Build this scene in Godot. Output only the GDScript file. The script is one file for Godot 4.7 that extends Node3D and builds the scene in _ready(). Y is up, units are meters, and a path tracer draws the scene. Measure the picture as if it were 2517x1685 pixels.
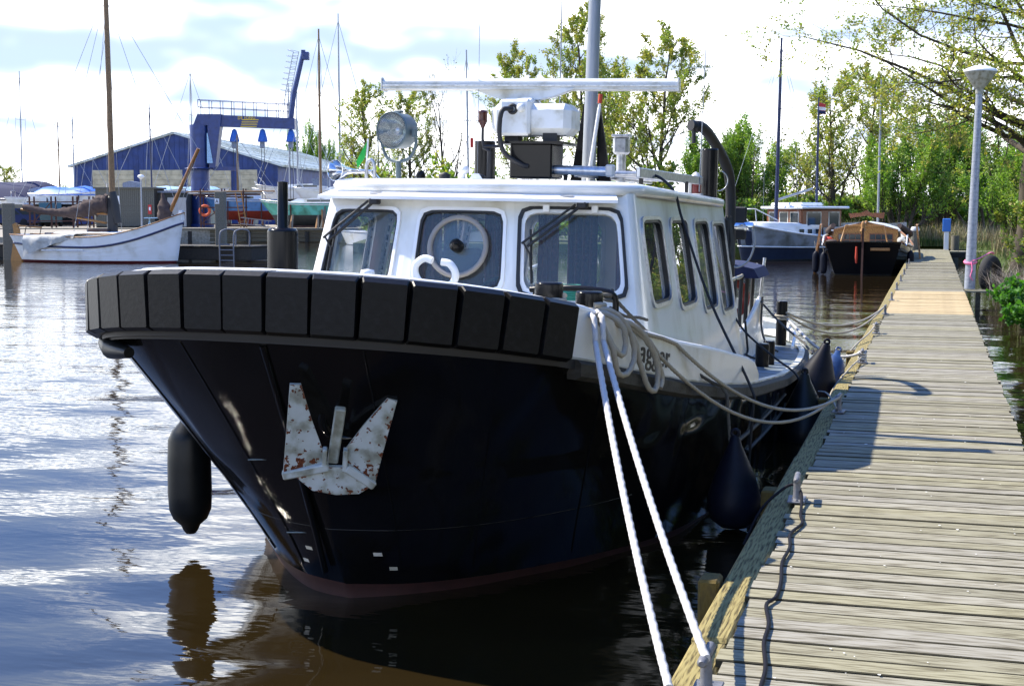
extends Node3D

# ------------------------------------------------------------------ mesh builder
class G:
	var v := PackedVector3Array()
	var n := PackedVector3Array()
	var c := PackedColorArray()
	var tint := Color(1, 1, 1)
	var xf := Transform3D()
	var colored := false

	func at(t: Transform3D) -> G:
		xf = t
		return self

	func tri(a: Vector3, b: Vector3, d: Vector3) -> void:
		var p := xf * a
		var q := xf * b
		var r := xf * d
		var m := (r - p).cross(q - p)
		if m.length_squared() < 1e-16:
			return
		m = m.normalized()
		v.append(p); v.append(q); v.append(r)
		n.append(m); n.append(m); n.append(m)
		if colored:
			c.append(tint); c.append(tint); c.append(tint)

	func quad(a: Vector3, b: Vector3, d: Vector3, e: Vector3) -> void:
		tri(a, b, d)
		tri(a, d, e)

	# rows of equal length, smooth; wrap joins the last column to the first
	func grid(rows: Array, wrap := false) -> void:
		var nr := rows.size()
		var nc: int = rows[0].size()
		var pts := PackedVector3Array()
		for r in rows:
			for p in r:
				pts.append(xf * p)
		var nn := PackedVector3Array()
		nn.resize(nr * nc)
		var cols := nc if wrap else nc - 1
		for i in nr - 1:
			for j in cols:
				var j2 := (j + 1) % nc
				var a := pts[i * nc + j]
				var b := pts[i * nc + j2]
				var d := pts[(i + 1) * nc + j2]
				var e := pts[(i + 1) * nc + j]
				var m := (d - a).cross(b - a) + (e - a).cross(d - a)
				nn[i * nc + j] += m
				nn[i * nc + j2] += m
				nn[(i + 1) * nc + j2] += m
				nn[(i + 1) * nc + j] += m
		for k in nn.size():
			nn[k] = nn[k].normalized()
		for i in nr - 1:
			for j in cols:
				var j2 := (j + 1) % nc
				for k in [i * nc + j, i * nc + j2, (i + 1) * nc + j2, i * nc + j, (i + 1) * nc + j2, (i + 1) * nc + j]:
					v.append(pts[k])
					n.append(nn[k])
					if colored:
						c.append(tint)

	func fan(ring: PackedVector3Array, flip := false) -> void:
		var m := Vector3.ZERO
		for p in ring:
			m += p
		m /= ring.size()
		for i in ring.size():
			var a := ring[i]
			var b := ring[(i + 1) % ring.size()]
			if flip:
				tri(m, b, a)
			else:
				tri(m, a, b)

	func box(o: Vector3, s: Vector3, bevel := 0.0, b := Basis()) -> void:
		var h := s * 0.5
		var w: float = minf(bevel, minf(h.x, minf(h.y, h.z)) * 0.9)
		var f := func(x: float, y: float, z: float) -> Vector3: return o + b * Vector3(x, y, z)
		if w <= 0.0:
			var q := []
			for sx in [-1, 1]:
				for sy in [-1, 1]:
					for sz in [-1, 1]:
						q.append(f.call(sx * h.x, sy * h.y, sz * h.z))
			quad(q[0], q[2], q[3], q[1])
			quad(q[4], q[5], q[7], q[6])
			quad(q[0], q[1], q[5], q[4])
			quad(q[2], q[6], q[7], q[3])
			quad(q[0], q[4], q[6], q[2])
			quad(q[1], q[3], q[7], q[5])
			return
		var i := h - Vector3(w, w, w)
		for s1 in [-1, 1]:
			var x: float = s1 * h.x
			var y: float = s1 * h.y
			var z: float = s1 * h.z
			_o4(f.call(x, -i.y, -i.z), f.call(x, i.y, -i.z), f.call(x, i.y, i.z), f.call(x, -i.y, i.z), b * Vector3(s1, 0, 0))
			_o4(f.call(-i.x, y, -i.z), f.call(i.x, y, -i.z), f.call(i.x, y, i.z), f.call(-i.x, y, i.z), b * Vector3(0, s1, 0))
			_o4(f.call(-i.x, -i.y, z), f.call(i.x, -i.y, z), f.call(i.x, i.y, z), f.call(-i.x, i.y, z), b * Vector3(0, 0, s1))
			for s2 in [-1, 1]:
				_o4(f.call(x, s2 * i.y, -i.z), f.call(s1 * i.x, s2 * h.y, -i.z), f.call(s1 * i.x, s2 * h.y, i.z), f.call(x, s2 * i.y, i.z), b * Vector3(s1, s2, 0))
				_o4(f.call(x, -i.y, s2 * i.z), f.call(s1 * i.x, -i.y, s2 * h.z), f.call(s1 * i.x, i.y, s2 * h.z), f.call(x, i.y, s2 * i.z), b * Vector3(s1, 0, s2))
				_o4(f.call(-i.x, y, s2 * i.z), f.call(-i.x, s1 * i.y, s2 * h.z), f.call(i.x, s1 * i.y, s2 * h.z), f.call(i.x, y, s2 * i.z), b * Vector3(0, s1, s2))
				for s3 in [-1, 1]:
					var p0: Vector3 = f.call(x, s2 * i.y, s3 * i.z)
					var p1: Vector3 = f.call(s1 * i.x, s2 * h.y, s3 * i.z)
					var p2: Vector3 = f.call(s1 * i.x, s2 * i.y, s3 * h.z)
					if (p2 - p0).cross(p1 - p0).dot(b * Vector3(s1, s2, s3)) > 0:
						tri(p0, p1, p2)
					else:
						tri(p0, p2, p1)

	func _o4(a: Vector3, b: Vector3, d: Vector3, e: Vector3, out: Vector3) -> void:
		if (d - a).cross(b - a).dot(out) > 0:
			quad(a, b, d, e)
		else:
			quad(a, e, d, b)

	func tube(pts: Array, r, sides := 8, cap := true, squash := 1.0) -> void:
		var rows := []
		var up := Vector3.UP
		var last := Vector3.ZERO
		for i in pts.size():
			var a: Vector3 = pts[maxi(i - 1, 0)]
			var b: Vector3 = pts[mini(i + 1, pts.size() - 1)]
			var t := (b - a).normalized()
			if i == 0:
				up = Vector3.UP if absf(t.y) < 0.9 else Vector3.RIGHT
			var s := t.cross(up).normalized()
			up = s.cross(t).normalized()
			var rad: float = r[i] if r is Array or r is PackedFloat32Array else r
			var row := PackedVector3Array()
			for k in sides:
				var ang := TAU * k / sides
				row.append(pts[i] + s * cos(ang) * rad + up * sin(ang) * rad * squash)
			rows.append(row)
			last = t
		grid(rows, true)
		if cap:
			fan(rows[0], true)
			fan(rows[-1])

	func rod(a: Vector3, b: Vector3, r: float, sides := 8) -> void:
		tube([a, b], r, sides)

	# bar of square section between two points
	func bar(a: Vector3, b: Vector3, w: float, h: float, bevel := 0.0) -> void:
		var d := b - a
		var z := d.normalized()
		var x := Vector3.UP.cross(z)
		if x.length() < 0.01:
			x = Vector3.RIGHT
		x = x.normalized()
		box((a + b) * 0.5, Vector3(w, h, d.length()), bevel, Basis(x, z.cross(x), z))

	# profile of (radius, height), about y
	func lathe(prof: Array, segs := 20, o := Vector3.ZERO, b := Basis()) -> void:
		var rows := []
		for p in prof:
			var row := PackedVector3Array()
			for k in segs:
				var a := TAU * k / segs
				row.append(o + b * Vector3(cos(a) * p.x, p.y, sin(a) * p.x))
			rows.append(row)
		rows.reverse()
		grid(rows, true)

	func ball(o: Vector3, r: Vector3, segs := 14, rings := 8) -> void:
		var rows := []
		for i in rings + 1:
			var t := PI * i / rings
			var row := PackedVector3Array()
			for k in segs:
				var a := TAU * k / segs
				row.append(o + Vector3(sin(t) * cos(a) * r.x, cos(t) * r.y, sin(t) * sin(a) * r.z))
			rows.append(row)
		grid(rows, true)

	func ring(o: Vector3, b: Basis, rad: float, r: float, segs := 24, sides := 8, a0 := 0.0, a1 := TAU) -> void:
		var pts := []
		var whole := absf(a1 - a0 - TAU) < 0.01
		for k in segs + 1:
			var a := a0 + (a1 - a0) * k / segs
			pts.append(o + b * Vector3(cos(a) * rad, sin(a) * rad, 0))
		if whole:
			var rows := []
			for k in segs + 1:
				var a := TAU * k / segs
				var e := b * Vector3(cos(a), sin(a), 0)
				var row := PackedVector3Array()
				for j in sides:
					var q := TAU * j / sides
					row.append(pts[k] + e * cos(q) * r + b.z * sin(q) * r)
				rows.append(row)
			grid(rows, true)
		else:
			tube(pts, r, sides)

	# flat outline in xy pushed from z0 to z1
	func slab(outline: Array, z0: float, z1: float, b := Basis(), o := Vector3.ZERO) -> void:
		var p2 := PackedVector2Array(outline)
		var ids := Geometry2D.triangulate_polygon(p2)
		var area := 0.0
		for i in p2.size():
			area += p2[i].cross(p2[(i + 1) % p2.size()])
		for k in range(0, ids.size(), 3):
			var q := [p2[ids[k]], p2[ids[k + 1]], p2[ids[k + 2]]]
			var cr: float = (q[1] - q[0]).cross(q[2] - q[0])
			if cr < 0:
				q = [q[0], q[2], q[1]]
			tri(o + b * Vector3(q[0].x, q[0].y, z1), o + b * Vector3(q[2].x, q[2].y, z1), o + b * Vector3(q[1].x, q[1].y, z1))
			tri(o + b * Vector3(q[0].x, q[0].y, z0), o + b * Vector3(q[1].x, q[1].y, z0), o + b * Vector3(q[2].x, q[2].y, z0))
		for i in p2.size():
			var a := p2[i]
			var d := p2[(i + 1) % p2.size()]
			if area < 0:
				var s := a
				a = d
				d = s
			quad(o + b * Vector3(a.x, a.y, z0), o + b * Vector3(a.x, a.y, z1), o + b * Vector3(d.x, d.y, z1), o + b * Vector3(d.x, d.y, z0))

	func mesh() -> ArrayMesh:
		var m := ArrayMesh.new()
		var arr := []
		arr.resize(Mesh.ARRAY_MAX)
		arr[Mesh.ARRAY_VERTEX] = v
		arr[Mesh.ARRAY_NORMAL] = n
		if colored:
			arr[Mesh.ARRAY_COLOR] = c
		m.add_surface_from_arrays(Mesh.PRIMITIVE_TRIANGLES, arr)
		return m

# ------------------------------------------------------------------ scene helpers
var M := {}
var T := {}
var used := {}
const YAW := 0.29492     # the basin's left quays run square to this heading

func numbered(called: String) -> String:
	var k: int = used.get(called, 0)
	used[called] = k + 1
	return called if k == 0 else "%s_%03d" % [called, k]

func tag(o: Node, label: String, category: String, group := "") -> Node:
	o.set_meta("label", label)
	o.set_meta("category", category)
	if group != "":
		o.set_meta("group", group)
	return o

func thing(called: String, label: String, category: String, at := Vector3.ZERO, turn := 0.0, group := "") -> Node3D:
	var o := Node3D.new()
	o.name = numbered(called)
	add_child(o)
	o.position = at
	o.rotation.y = turn
	tag(o, label, category, group)
	return o

func part(parent: Node, called: String, g: G, m: Material) -> MeshInstance3D:
	var o := MeshInstance3D.new()
	o.name = called
	o.mesh = g.mesh()
	o.material_override = m
	parent.add_child(o, true)
	return o

func part_m(parent: Node, called: String, me: Mesh, m: Material, t := Transform3D()) -> MeshInstance3D:
	var o := MeshInstance3D.new()
	o.name = called
	o.mesh = me
	o.material_override = m
	o.transform = t
	parent.add_child(o, true)
	return o

func lone(called: String, g: G, m: Material, label: String, category: String, group := "") -> MeshInstance3D:
	var o := part(self, numbered(called), g, m)
	tag(o, label, category, group)
	return o

func struct(called: String, g: G, m: Material) -> MeshInstance3D:
	var o := part(self, called, g, m)
	o.set_meta("kind", "structure")
	return o

func copy(src: Node3D, called: String, label: String, at: Vector3, turn := 0.0, size := Vector3.ONE, group := "") -> Node3D:
	var o: Node3D = src.duplicate()
	o.name = numbered(called)
	add_child(o)
	o.position = at
	o.rotation = Vector3(0, turn, 0)
	o.scale = size
	o.set_meta("label", label)
	if group != "":
		o.set_meta("group", group)
	return o

# place in the ground plan of the basin: metres across and metres out
func plan(x: float, y: float, d: float) -> Vector3:
	return Vector3(x * 0.95683 - d * 0.29066, y, -x * 0.29066 - d * 0.95683)

func lin(r: float, g: float, b: float) -> Color:
	return Color(r, g, b).linear_to_srgb()

func V(x: float, y: float, z: float) -> Vector3:
	return Vector3(x, y, z)

func catmull(p: Array, per := 8) -> Array:
	var out := []
	for i in p.size() - 1:
		var p0 = p[i - 1] if i > 0 else p[0] * 2.0 - p[1]
		var p1 = p[i]
		var p2 = p[i + 1]
		var p3 = p[i + 2] if i + 2 < p.size() else p[i + 1] * 2.0 - p[i]
		for k in per:
			var t := float(k) / per
			out.append(0.5 * (p1 * 2.0 + (p2 - p0) * t + (p0 * 2.0 - p1 * 5.0 + p2 * 4.0 - p3) * t * t + (p1 * 3.0 - p0 - p2 * 3.0 + p3) * t * t * t))
	out.append(p[-1])
	return out

func table(tab: Array, x: float) -> float:
	if (x - tab[0].x) * (tab[-1].x - tab[0].x) <= 0:
		return tab[0].y
	for i in tab.size() - 1:
		var a: Vector2 = tab[i]
		var b: Vector2 = tab[i + 1]
		if (x - a.x) * (x - b.x) <= 0:
			return lerpf(a.y, b.y, (x - a.x) / (b.x - a.x))
	return tab[-1].y

# ------------------------------------------------------------------ textures and materials
func noise(sd: int, freq: float, oct := 4, kind := FastNoiseLite.TYPE_SIMPLEX_SMOOTH) -> FastNoiseLite:
	var f := FastNoiseLite.new()
	f.seed = sd
	f.noise_type = kind
	f.frequency = freq
	f.fractal_octaves = oct
	return f

# colour by noise value: stops of [offset, colour in sRGB]
func ntex(sd: int, freq: float, oct: int, stops: Array, size := 512, kind := FastNoiseLite.TYPE_SIMPLEX_SMOOTH) -> ImageTexture:
	var im := noise(sd, freq, oct, kind).get_seamless_image(size, size)
	im.convert(Image.FORMAT_L8)
	var gr := Gradient.new()
	var off := PackedFloat32Array()
	var col := PackedColorArray()
	for s in stops:
		off.append(s[0])
		col.append(s[1])
	gr.offsets = off
	gr.colors = col
	var lut := PackedByteArray()
	for k in 256:
		var q := gr.sample(k / 255.0)
		lut.append(int(clampf(q.r, 0, 1) * 255)); lut.append(int(clampf(q.g, 0, 1) * 255)); lut.append(int(clampf(q.b, 0, 1) * 255))
	var src := im.get_data()
	var dst := PackedByteArray()
	dst.resize(src.size() * 3)
	for k in src.size():
		var s: int = src[k] * 3
		dst[k * 3] = lut[s]
		dst[k * 3 + 1] = lut[s + 1]
		dst[k * 3 + 2] = lut[s + 2]
	return ImageTexture.create_from_image(Image.create_from_data(size, size, false, Image.FORMAT_RGB8, dst))

func grey(a: float) -> Color:
	return Color(a, a, a)

func mat(called: String, col: Color, rough := 0.6, metal := 0.0, tex: Texture2D = null, sc := Vector3.ONE, world := true) -> StandardMaterial3D:
	var m := StandardMaterial3D.new()
	m.resource_name = called
	m.albedo_color = col
	m.roughness = rough
	m.metallic = metal
	if tex:
		m.albedo_texture = tex
		m.uv1_triplanar = true
		m.uv1_world_triplanar = world
		m.uv1_scale = sc
	M[called] = m
	return m

func bump(m: StandardMaterial3D, tex: Texture2D, cm: float) -> void:
	m.heightmap_enabled = true
	m.heightmap_texture = tex
	m.heightmap_scale = cm

func sky_image() -> Image:
	var w := 1536
	var h := 768
	var half := h / 2
	var data := PackedByteArray()
	data.resize(w * h * 3)
	var big := noise(11, 0.9, 5)
	var fine := noise(29, 3.4, 4)
	for j in half + 2:
		var el := (0.5 - (j + 0.5) / h) * PI
		var sy := sin(el)
		var cy := cos(el)
		var sh := maxf(sy, 0.0)
		# clear air: pale at the horizon, deeper blue above
		var k2 := smoothstep(0.08, 0.40, sh)
		var k3 := smoothstep(0.35, 0.95, sh)
		var br := lerpf(lerpf(0.185, 0.085, k2), 0.032, k3)
		var bg := lerpf(lerpf(0.232, 0.185, k2), 0.085, k3)
		var bb := lerpf(lerpf(0.315, 0.43, k2), 0.30, k3)
		var cover := lerpf(0.25, 0.67, pow(clampf(1.0 - sh * 1.2, 0.0, 1.0), 4.5))
		for i in w:
			var az := TAU * (i + 0.5) / w
			var q := 1.0 / (sh + 0.10)
			var px := cos(az) * cy * q
			var pz := sin(az) * cy * q
			var a := big.get_noise_3d(px, pz, 0.0) * 0.5 + 0.5
			var f := fine.get_noise_3d(px, pz, 4.0) * 0.5 + 0.5
			var d := a * 0.78 + f * 0.22
			var m := smoothstep(1.0 - cover - 0.14, 1.0 - cover + 0.13, d)
			# thick middles of the clouds are a little grey
			var core := smoothstep(1.0 - cover + 0.12, 1.0 - cover + 0.36, d)
			var cl := lerpf(0.98, 0.36, core) * lerpf(1.0, 0.62, smoothstep(0.12, 0.5, sh))
			var r := lerpf(br, cl * lerpf(0.99, 0.80, core), m)
			var g := lerpf(bg, cl * lerpf(0.995, 0.89, core), m)
			var b := lerpf(bb, cl, m)
			var o := (j * w + i) * 3
			var s := Color(r, g, b).linear_to_srgb()
			data[o] = int(clampf(s.r, 0, 1) * 255)
			data[o + 1] = int(clampf(s.g, 0, 1) * 255)
			data[o + 2] = int(clampf(s.b, 0, 1) * 255)
	var low := Color(0.16, 0.17, 0.16).linear_to_srgb()
	for j in range(half + 2, h):
		for i in w:
			var o := (j * w + i) * 3
			data[o] = int(low.r * 255)
			data[o + 1] = int(low.g * 255)
			data[o + 2] = int(low.b * 255)
	var im := Image.create_from_data(w, h, false, Image.FORMAT_RGB8, data)
	return im

func setup_view() -> void:
	var cam := Camera3D.new()
	cam.name = "camera"
	add_child(cam)
	cam.fov = 27.834
	cam.near = 0.05
	cam.far = 3000.0
	cam.position = Vector3(0, 2.1, 0)
	cam.rotation = Vector3(deg_to_rad(-5.435), YAW, 0)
	cam.current = true
	var env := Environment.new()
	env.background_mode = Environment.BG_SKY
	var sm := PanoramaSkyMaterial.new()
	sm.panorama = ImageTexture.create_from_image(sky_image())
	sm.energy_multiplier = 2.0
	var sk := Sky.new()
	sk.sky_material = sm
	env.sky = sk
	env.tonemap_mode = Environment.TONE_MAPPER_LINEAR
	env.tonemap_exposure = 2.0
	env.sdfgi_enabled = true
	env.ssao_enabled = true
	env.ssil_enabled = true
	var we := WorldEnvironment.new()
	we.name = "environment"
	we.environment = env
	add_child(we)
	var sun := DirectionalLight3D.new()
	sun.name = "sun"
	add_child(sun)
	var el := deg_to_rad(49.0)
	var rel := deg_to_rad(98.0)
	var from := Vector3(-sin(rel) * cos(el), sin(el), cos(rel) * cos(el))
	sun.look_at_from_position(from * 50.0, Vector3.ZERO, Vector3.UP)
	sun.light_energy = 1.6
	sun.light_color = Color(1.0, 0.965, 0.9)
	sun.light_angular_distance = 0.53
	sun.shadow_enabled = true

func textures() -> void:
	T.mottle = ntex(1, 0.012, 5, [[0.0, grey(0.74)], [0.45, grey(0.90)], [1.0, grey(1.0)]])
	T.dirt = ntex(2, 0.008, 5, [[0.0, Color(0.55, 0.52, 0.44)], [0.36, Color(0.80, 0.79, 0.73)], [0.55, Color(0.95, 0.95, 0.93)], [1.0, grey(1.0)]])
	T.grain = ntex(3, 0.02, 6, [[0.0, Color(0.34, 0.30, 0.25)], [0.28, Color(0.60, 0.57, 0.50)], [0.42, Color(0.82, 0.80, 0.74)], [0.6, Color(0.93, 0.92, 0.88)], [1.0, grey(1.0)]], 1024)
	T.plank = ntex(15, 0.018, 6, [[0.0, Color(0.52, 0.49, 0.42)], [0.28, Color(0.74, 0.72, 0.66)], [0.45, Color(0.89, 0.88, 0.84)], [0.62, Color(0.96, 0.955, 0.93)], [1.0, grey(1.0)]], 1024)
	T.algae = ntex(4, 0.006, 5, [[0.0, Color(0.60, 0.56, 0.34)], [0.38, Color(0.82, 0.75, 0.46)], [0.55, Color(0.88, 0.82, 0.58)], [0.8, Color(0.72, 0.67, 0.52)], [1.0, Color(0.95, 0.9, 0.75)]], 1024)
	T.clean = ntex(14, 0.008, 5, [[0.0, Color(0.80, 0.78, 0.71)], [0.3, Color(0.93, 0.925, 0.90)], [0.5, Color(0.98, 0.98, 0.97)], [1.0, grey(1.0)]])
	T.rusttone = ntex(6, 0.03, 4, [[0.0, Color(0.45, 0.30, 0.25)], [0.4, Color(0.80, 0.66, 0.55)], [0.7, Color(1.0, 0.85, 0.6)], [1.0, Color(1, 1, 0.85)]], 256)
	T.fine = ntex(7, 0.05, 3, [[0.0, grey(0.6)], [1.0, grey(1.0)]])
	T.rough = ntex(8, 0.03, 4, [[0.0, grey(0.0)], [1.0, grey(1.0)]])
	T.plate = ntex(9, 0.006, 2, [[0.0, grey(0.0)], [1.0, grey(1.0)]], 256)
	T.gravel = ntex(10, 0.03, 5, [[0.0, Color(0.62, 0.60, 0.55)], [0.5, Color(0.85, 0.83, 0.78)], [1.0, grey(1.0)]])
	T.grass = ntex(12, 0.02, 5, [[0.0, Color(0.30, 0.34, 0.14)], [0.4, Color(0.45, 0.55, 0.20)], [0.7, Color(0.62, 0.62, 0.36)], [1.0, Color(0.75, 0.72, 0.5)]])
	T.rubber = ntex(13, 0.02, 5, [[0.0, grey(0.55)], [0.6, grey(0.8)], [0.78, grey(1.0)], [1.0, Color(1, 1, 1)]])
	T.waves = wave_map()

func wave_map() -> ImageTexture:
	var size := 2048
	# fine ripples and slower swell, drawn out across the wind by the material's scale
	var a := noise(21, 0.0030, 2).get_seamless_image(size, size)
	var b := noise(22, 0.011, 3).get_seamless_image(size, size)
	a.convert(Image.FORMAT_L8)
	b.convert(Image.FORMAT_L8)
	var da := a.get_data()
	var db := b.get_data()
	var out := PackedByteArray()
	out.resize(da.size())
	for k in da.size():
		out[k] = (da[k] * 7 + db[k] * 3) / 10
	return ImageTexture.create_from_image(Image.create_from_data(size, size, false, Image.FORMAT_L8, out))

func materials() -> void:
	var m: StandardMaterial3D
	# water: peat-brown, clear enough to mirror
	m = mat("water", lin(0.016, 0.0105, 0.0035), 0.015)
	m.metallic_specular = 0.5
	m.uv1_triplanar = true
	m.uv1_world_triplanar = true
	m.uv1_scale = Vector3(0.11, 0.2, 0.26)
	bump(m, T.waves, 0.9)
	mat("quay", lin(0.40, 0.37, 0.31), 0.9, 0.0, T.gravel, Vector3(0.3, 0.3, 0.3))
	mat("earth", lin(0.13, 0.115, 0.05), 0.95, 0.0, T.grass, Vector3(0.15, 0.15, 0.15))
	mat("meadow", lin(0.16, 0.19, 0.055), 0.95, 0.0, T.grass, Vector3(0.03, 0.03, 0.03))
	# jetty timber
	for k in 6:
		var tone: float = [1.0, 0.87, 1.1, 0.93, 1.04, 0.8][k]
		var warm: float = [0.0, 0.02, -0.012, 0.03, -0.02, 0.01][k]
		m = mat("plank%d" % k, lin((0.285 + warm * 0.6) * tone, (0.270 + warm * 0.5) * tone, (0.212 - warm * 0.6) * tone), 0.85, 0.0, T.plank, Vector3(0.22, 3.0, 2.3))
		m.uv1_offset = Vector3(0.13 * k, 0, 0.17 * k)
		bump(m, T.plank, 0.3)
	for k in 2:
		m = mat("new_plank%d" % k, lin(0.54 - 0.05 * k, 0.42 - 0.04 * k, 0.24 - 0.03 * k), 0.75, 0.0, T.plank, Vector3(0.22, 3.0, 2.3))
	m = mat("edge_beam", lin(0.31, 0.26, 0.105), 0.9, 0.0, T.grain, Vector3(3.4, 3.4, 0.25))
	bump(m, T.grain, 0.6)
	m = mat("old_timber", lin(0.16, 0.135, 0.09), 0.9, 0.0, T.grain, Vector3(3.0, 0.6, 3.0))
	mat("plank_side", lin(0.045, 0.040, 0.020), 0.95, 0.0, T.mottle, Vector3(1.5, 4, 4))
	mat("block_timber", lin(0.16, 0.13, 0.055), 0.9, 0.0, T.algae, Vector3(3.0, 1.0, 3.0))
	mat("dark_timber", lin(0.035, 0.03, 0.022), 0.85, 0.0, T.mottle, Vector3(1, 1, 1))
	m = mat("post_timber", lin(0.20, 0.195, 0.17), 0.9, 0.0, T.grain, Vector3(5.0, 0.5, 5.0))
	mat("droppings", lin(0.75, 0.75, 0.7), 0.9)
	mat("galvanised", lin(0.19, 0.195, 0.215), 0.55, 0.2, T.mottle, Vector3(3, 3, 3))
	# tug
	m = mat("hull_black", lin(0.006, 0.006, 0.0062), 0.11, 0.0, T.mottle, Vector3(0.6, 0.6, 0.6), false)
	bump(m, T.plate, 7.0)
	m.clearcoat_enabled = true
	m.clearcoat = 0.12
	m.metallic_specular = 0.38
	m.clearcoat_roughness = 0.05
	mat("boot_top", lin(0.048, 0.014, 0.010), 0.6, 0.0, T.mottle, Vector3(2, 2, 2), false)
	m = mat("rubber_block", lin(0.0075, 0.0075, 0.008), 0.42, 0.0, T.rubber, Vector3(1.6, 1.6, 1.6), false)
	m.metallic_specular = 0.3
	bump(m, T.rough, 0.05)
	m = mat("rub_rail", lin(0.036, 0.034, 0.030), 0.75, 0.0, T.dirt, Vector3(1.4, 3.0, 1.4), false)
	bump(m, T.rough, 0.2)
	mat("white_paint", lin(0.82, 0.82, 0.80), 0.28, 0.0, T.clean, Vector3(0.45, 0.3, 0.45), false)
	M.white_paint.clearcoat_enabled = true
	M.white_paint.clearcoat = 0.3
	M.white_paint.clearcoat_roughness = 0.08
	mat("white_trim", lin(0.82, 0.82, 0.82), 0.3)
	mat("cream_paint", lin(0.66, 0.64, 0.58), 0.35, 0.0, T.dirt, Vector3(0.8, 0.5, 0.8), false)
	mat("deck_grey", lin(0.17, 0.21, 0.25), 0.55, 0.0, T.dirt, Vector3(0.9, 0.9, 0.9), false)
	mat("black_gloss", lin(0.008, 0.008, 0.009), 0.2)
	M.black_gloss.metallic_specular = 0.32
	mat("black_matt", lin(0.018, 0.018, 0.019), 0.6)
	mat("gasket", lin(0.012, 0.012, 0.012), 0.5)
	mat("alu", lin(0.62, 0.63, 0.64), 0.35, 0.8, T.mottle, Vector3(3, 3, 3), false)
	mat("chrome", lin(0.75, 0.76, 0.78), 0.12, 1.0)
	mat("radar_white", lin(0.76, 0.77, 0.76), 0.45, 0.0, T.clean, Vector3(1.2, 1.2, 1.2), false)
	mat("lamp_grey", lin(0.10, 0.14, 0.15), 0.4)
	mat("screen_ring", lin(0.26, 0.24, 0.22), 0.45)
	mat("mirror", lin(0.30, 0.35, 0.37), 0.15, 1.0)
	mat("amber_glass", lin(0.06, 0.012, 0.007), 0.25)
	mat("red_glass", lin(0.14, 0.01, 0.012), 0.2)
	mat("clear_plastic", lin(0.5, 0.5, 0.48), 0.3)
	mat("curtain", lin(0.15, 0.042, 0.045), 0.9, 0.0, T.fine, Vector3(1, 1, 1), false)
	M.curtain.rim_enabled = true
	M.curtain.rim = 0.4
	mat("inside_dark", lin(0.05, 0.04, 0.034), 0.8)
	mat("inside_wood", lin(0.16, 0.075, 0.03), 0.5, 0.0, T.grain, Vector3(2, 0.4, 2), false)
	mat("inside_white", lin(0.55, 0.54, 0.5), 0.6)
	m = mat("glass", Color(0.62, 0.72, 0.74, 0.10), 0.0)
	m.transparency = BaseMaterial3D.TRANSPARENCY_ALPHA
	m.metallic_specular = 0.5
	m = mat("dark_glass", Color(0.05, 0.07, 0.07, 0.82), 0.02)
	m.transparency = BaseMaterial3D.TRANSPARENCY_ALPHA
	m.metallic_specular = 0.8
	mat("far_glass", lin(0.03, 0.04, 0.045), 0.05)
	mat("anchor_white", lin(0.50, 0.54, 0.55), 0.6, 0.0, T.dirt, Vector3(1.6, 1.6, 1.6), false)
	mat("rusty", lin(0.15, 0.055, 0.022), 0.95, 0.0, T.rusttone, Vector3(9, 9, 9), false)
	mat("fender_navy", lin(0.006, 0.008, 0.018), 0.5, 0.0, T.mottle, Vector3(2, 2, 2), false)
	M.fender_navy.metallic_specular = 0.3
	mat("fender_blue", lin(0.015, 0.05, 0.16), 0.45, 0.0, T.mottle, Vector3(2, 2, 2), false)
	mat("fender_black", lin(0.008, 0.010, 0.011), 0.38, 0.0, T.mottle, Vector3(2, 2, 2), false)
	M.fender_black.metallic_specular = 0.35
	m = mat("rope_white", lin(0.80, 0.79, 0.77), 0.9, 0.0, T.fine, Vector3(9, 9, 9), true)
	bump(m, T.fine, 0.3)
	m = mat("rope_beige", lin(0.56, 0.51, 0.41), 0.9, 0.0, T.fine, Vector3(9, 9, 9), true)
	bump(m, T.fine, 0.3)
	m = mat("rope_dark", lin(0.12, 0.115, 0.10), 0.9, 0.0, T.fine, Vector3(9, 9, 9), true)
	mat("rope_black", lin(0.014, 0.014, 0.015), 0.7)
	mat("cable", lin(0.010, 0.010, 0.014), 0.65)
	M.cable.metallic_specular = 0.25
	mat("rope_green", lin(0.05, 0.30, 0.20), 0.8)
	# other boats and the yard
	mat("navy_cloth", lin(0.012, 0.02, 0.075), 0.85, 0.0, T.mottle, Vector3(1, 1, 1), false)
	mat("brown_cloth", lin(0.085, 0.058, 0.05), 0.95, 0.0, T.mottle, Vector3(0.8, 0.8, 0.8), false)
	mat("canvas", lin(0.50, 0.50, 0.46), 0.9, 0.0, T.mottle, Vector3(0.5, 0.5, 0.5), false)
	mat("tarp_blue", lin(0.06, 0.20, 0.62), 0.5, 0.0, T.mottle, Vector3(1, 1, 1), false)
	mat("tarp_pale", lin(0.36, 0.58, 0.78), 0.6, 0.0, T.mottle, Vector3(1, 1, 1), false)
	mat("tarp_grey", lin(0.22, 0.26, 0.34), 0.6, 0.0, T.mottle, Vector3(1, 1, 1), false)
	mat("varnish", lin(0.36, 0.16, 0.045), 0.35, 0.0, T.grain, Vector3(3, 0.5, 3), false)
	mat("oak", lin(0.44, 0.22, 0.06), 0.45, 0.0, T.grain, Vector3(3, 0.5, 3), false)
	mat("spar", lin(0.28, 0.17, 0.08), 0.5, 0.0, T.grain, Vector3(3, 0.3, 3), false)
	mat("spar_grey", lin(0.32, 0.34, 0.36), 0.5, 0.4)
	mat("wire", lin(0.30, 0.32, 0.34), 0.5, 0.5)
	mat("navy_line", lin(0.012, 0.018, 0.07), 0.4)
	mat("hull_white", lin(0.78, 0.80, 0.82), 0.3, 0.0, T.clean, Vector3(0.3, 0.3, 0.3), false)
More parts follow.
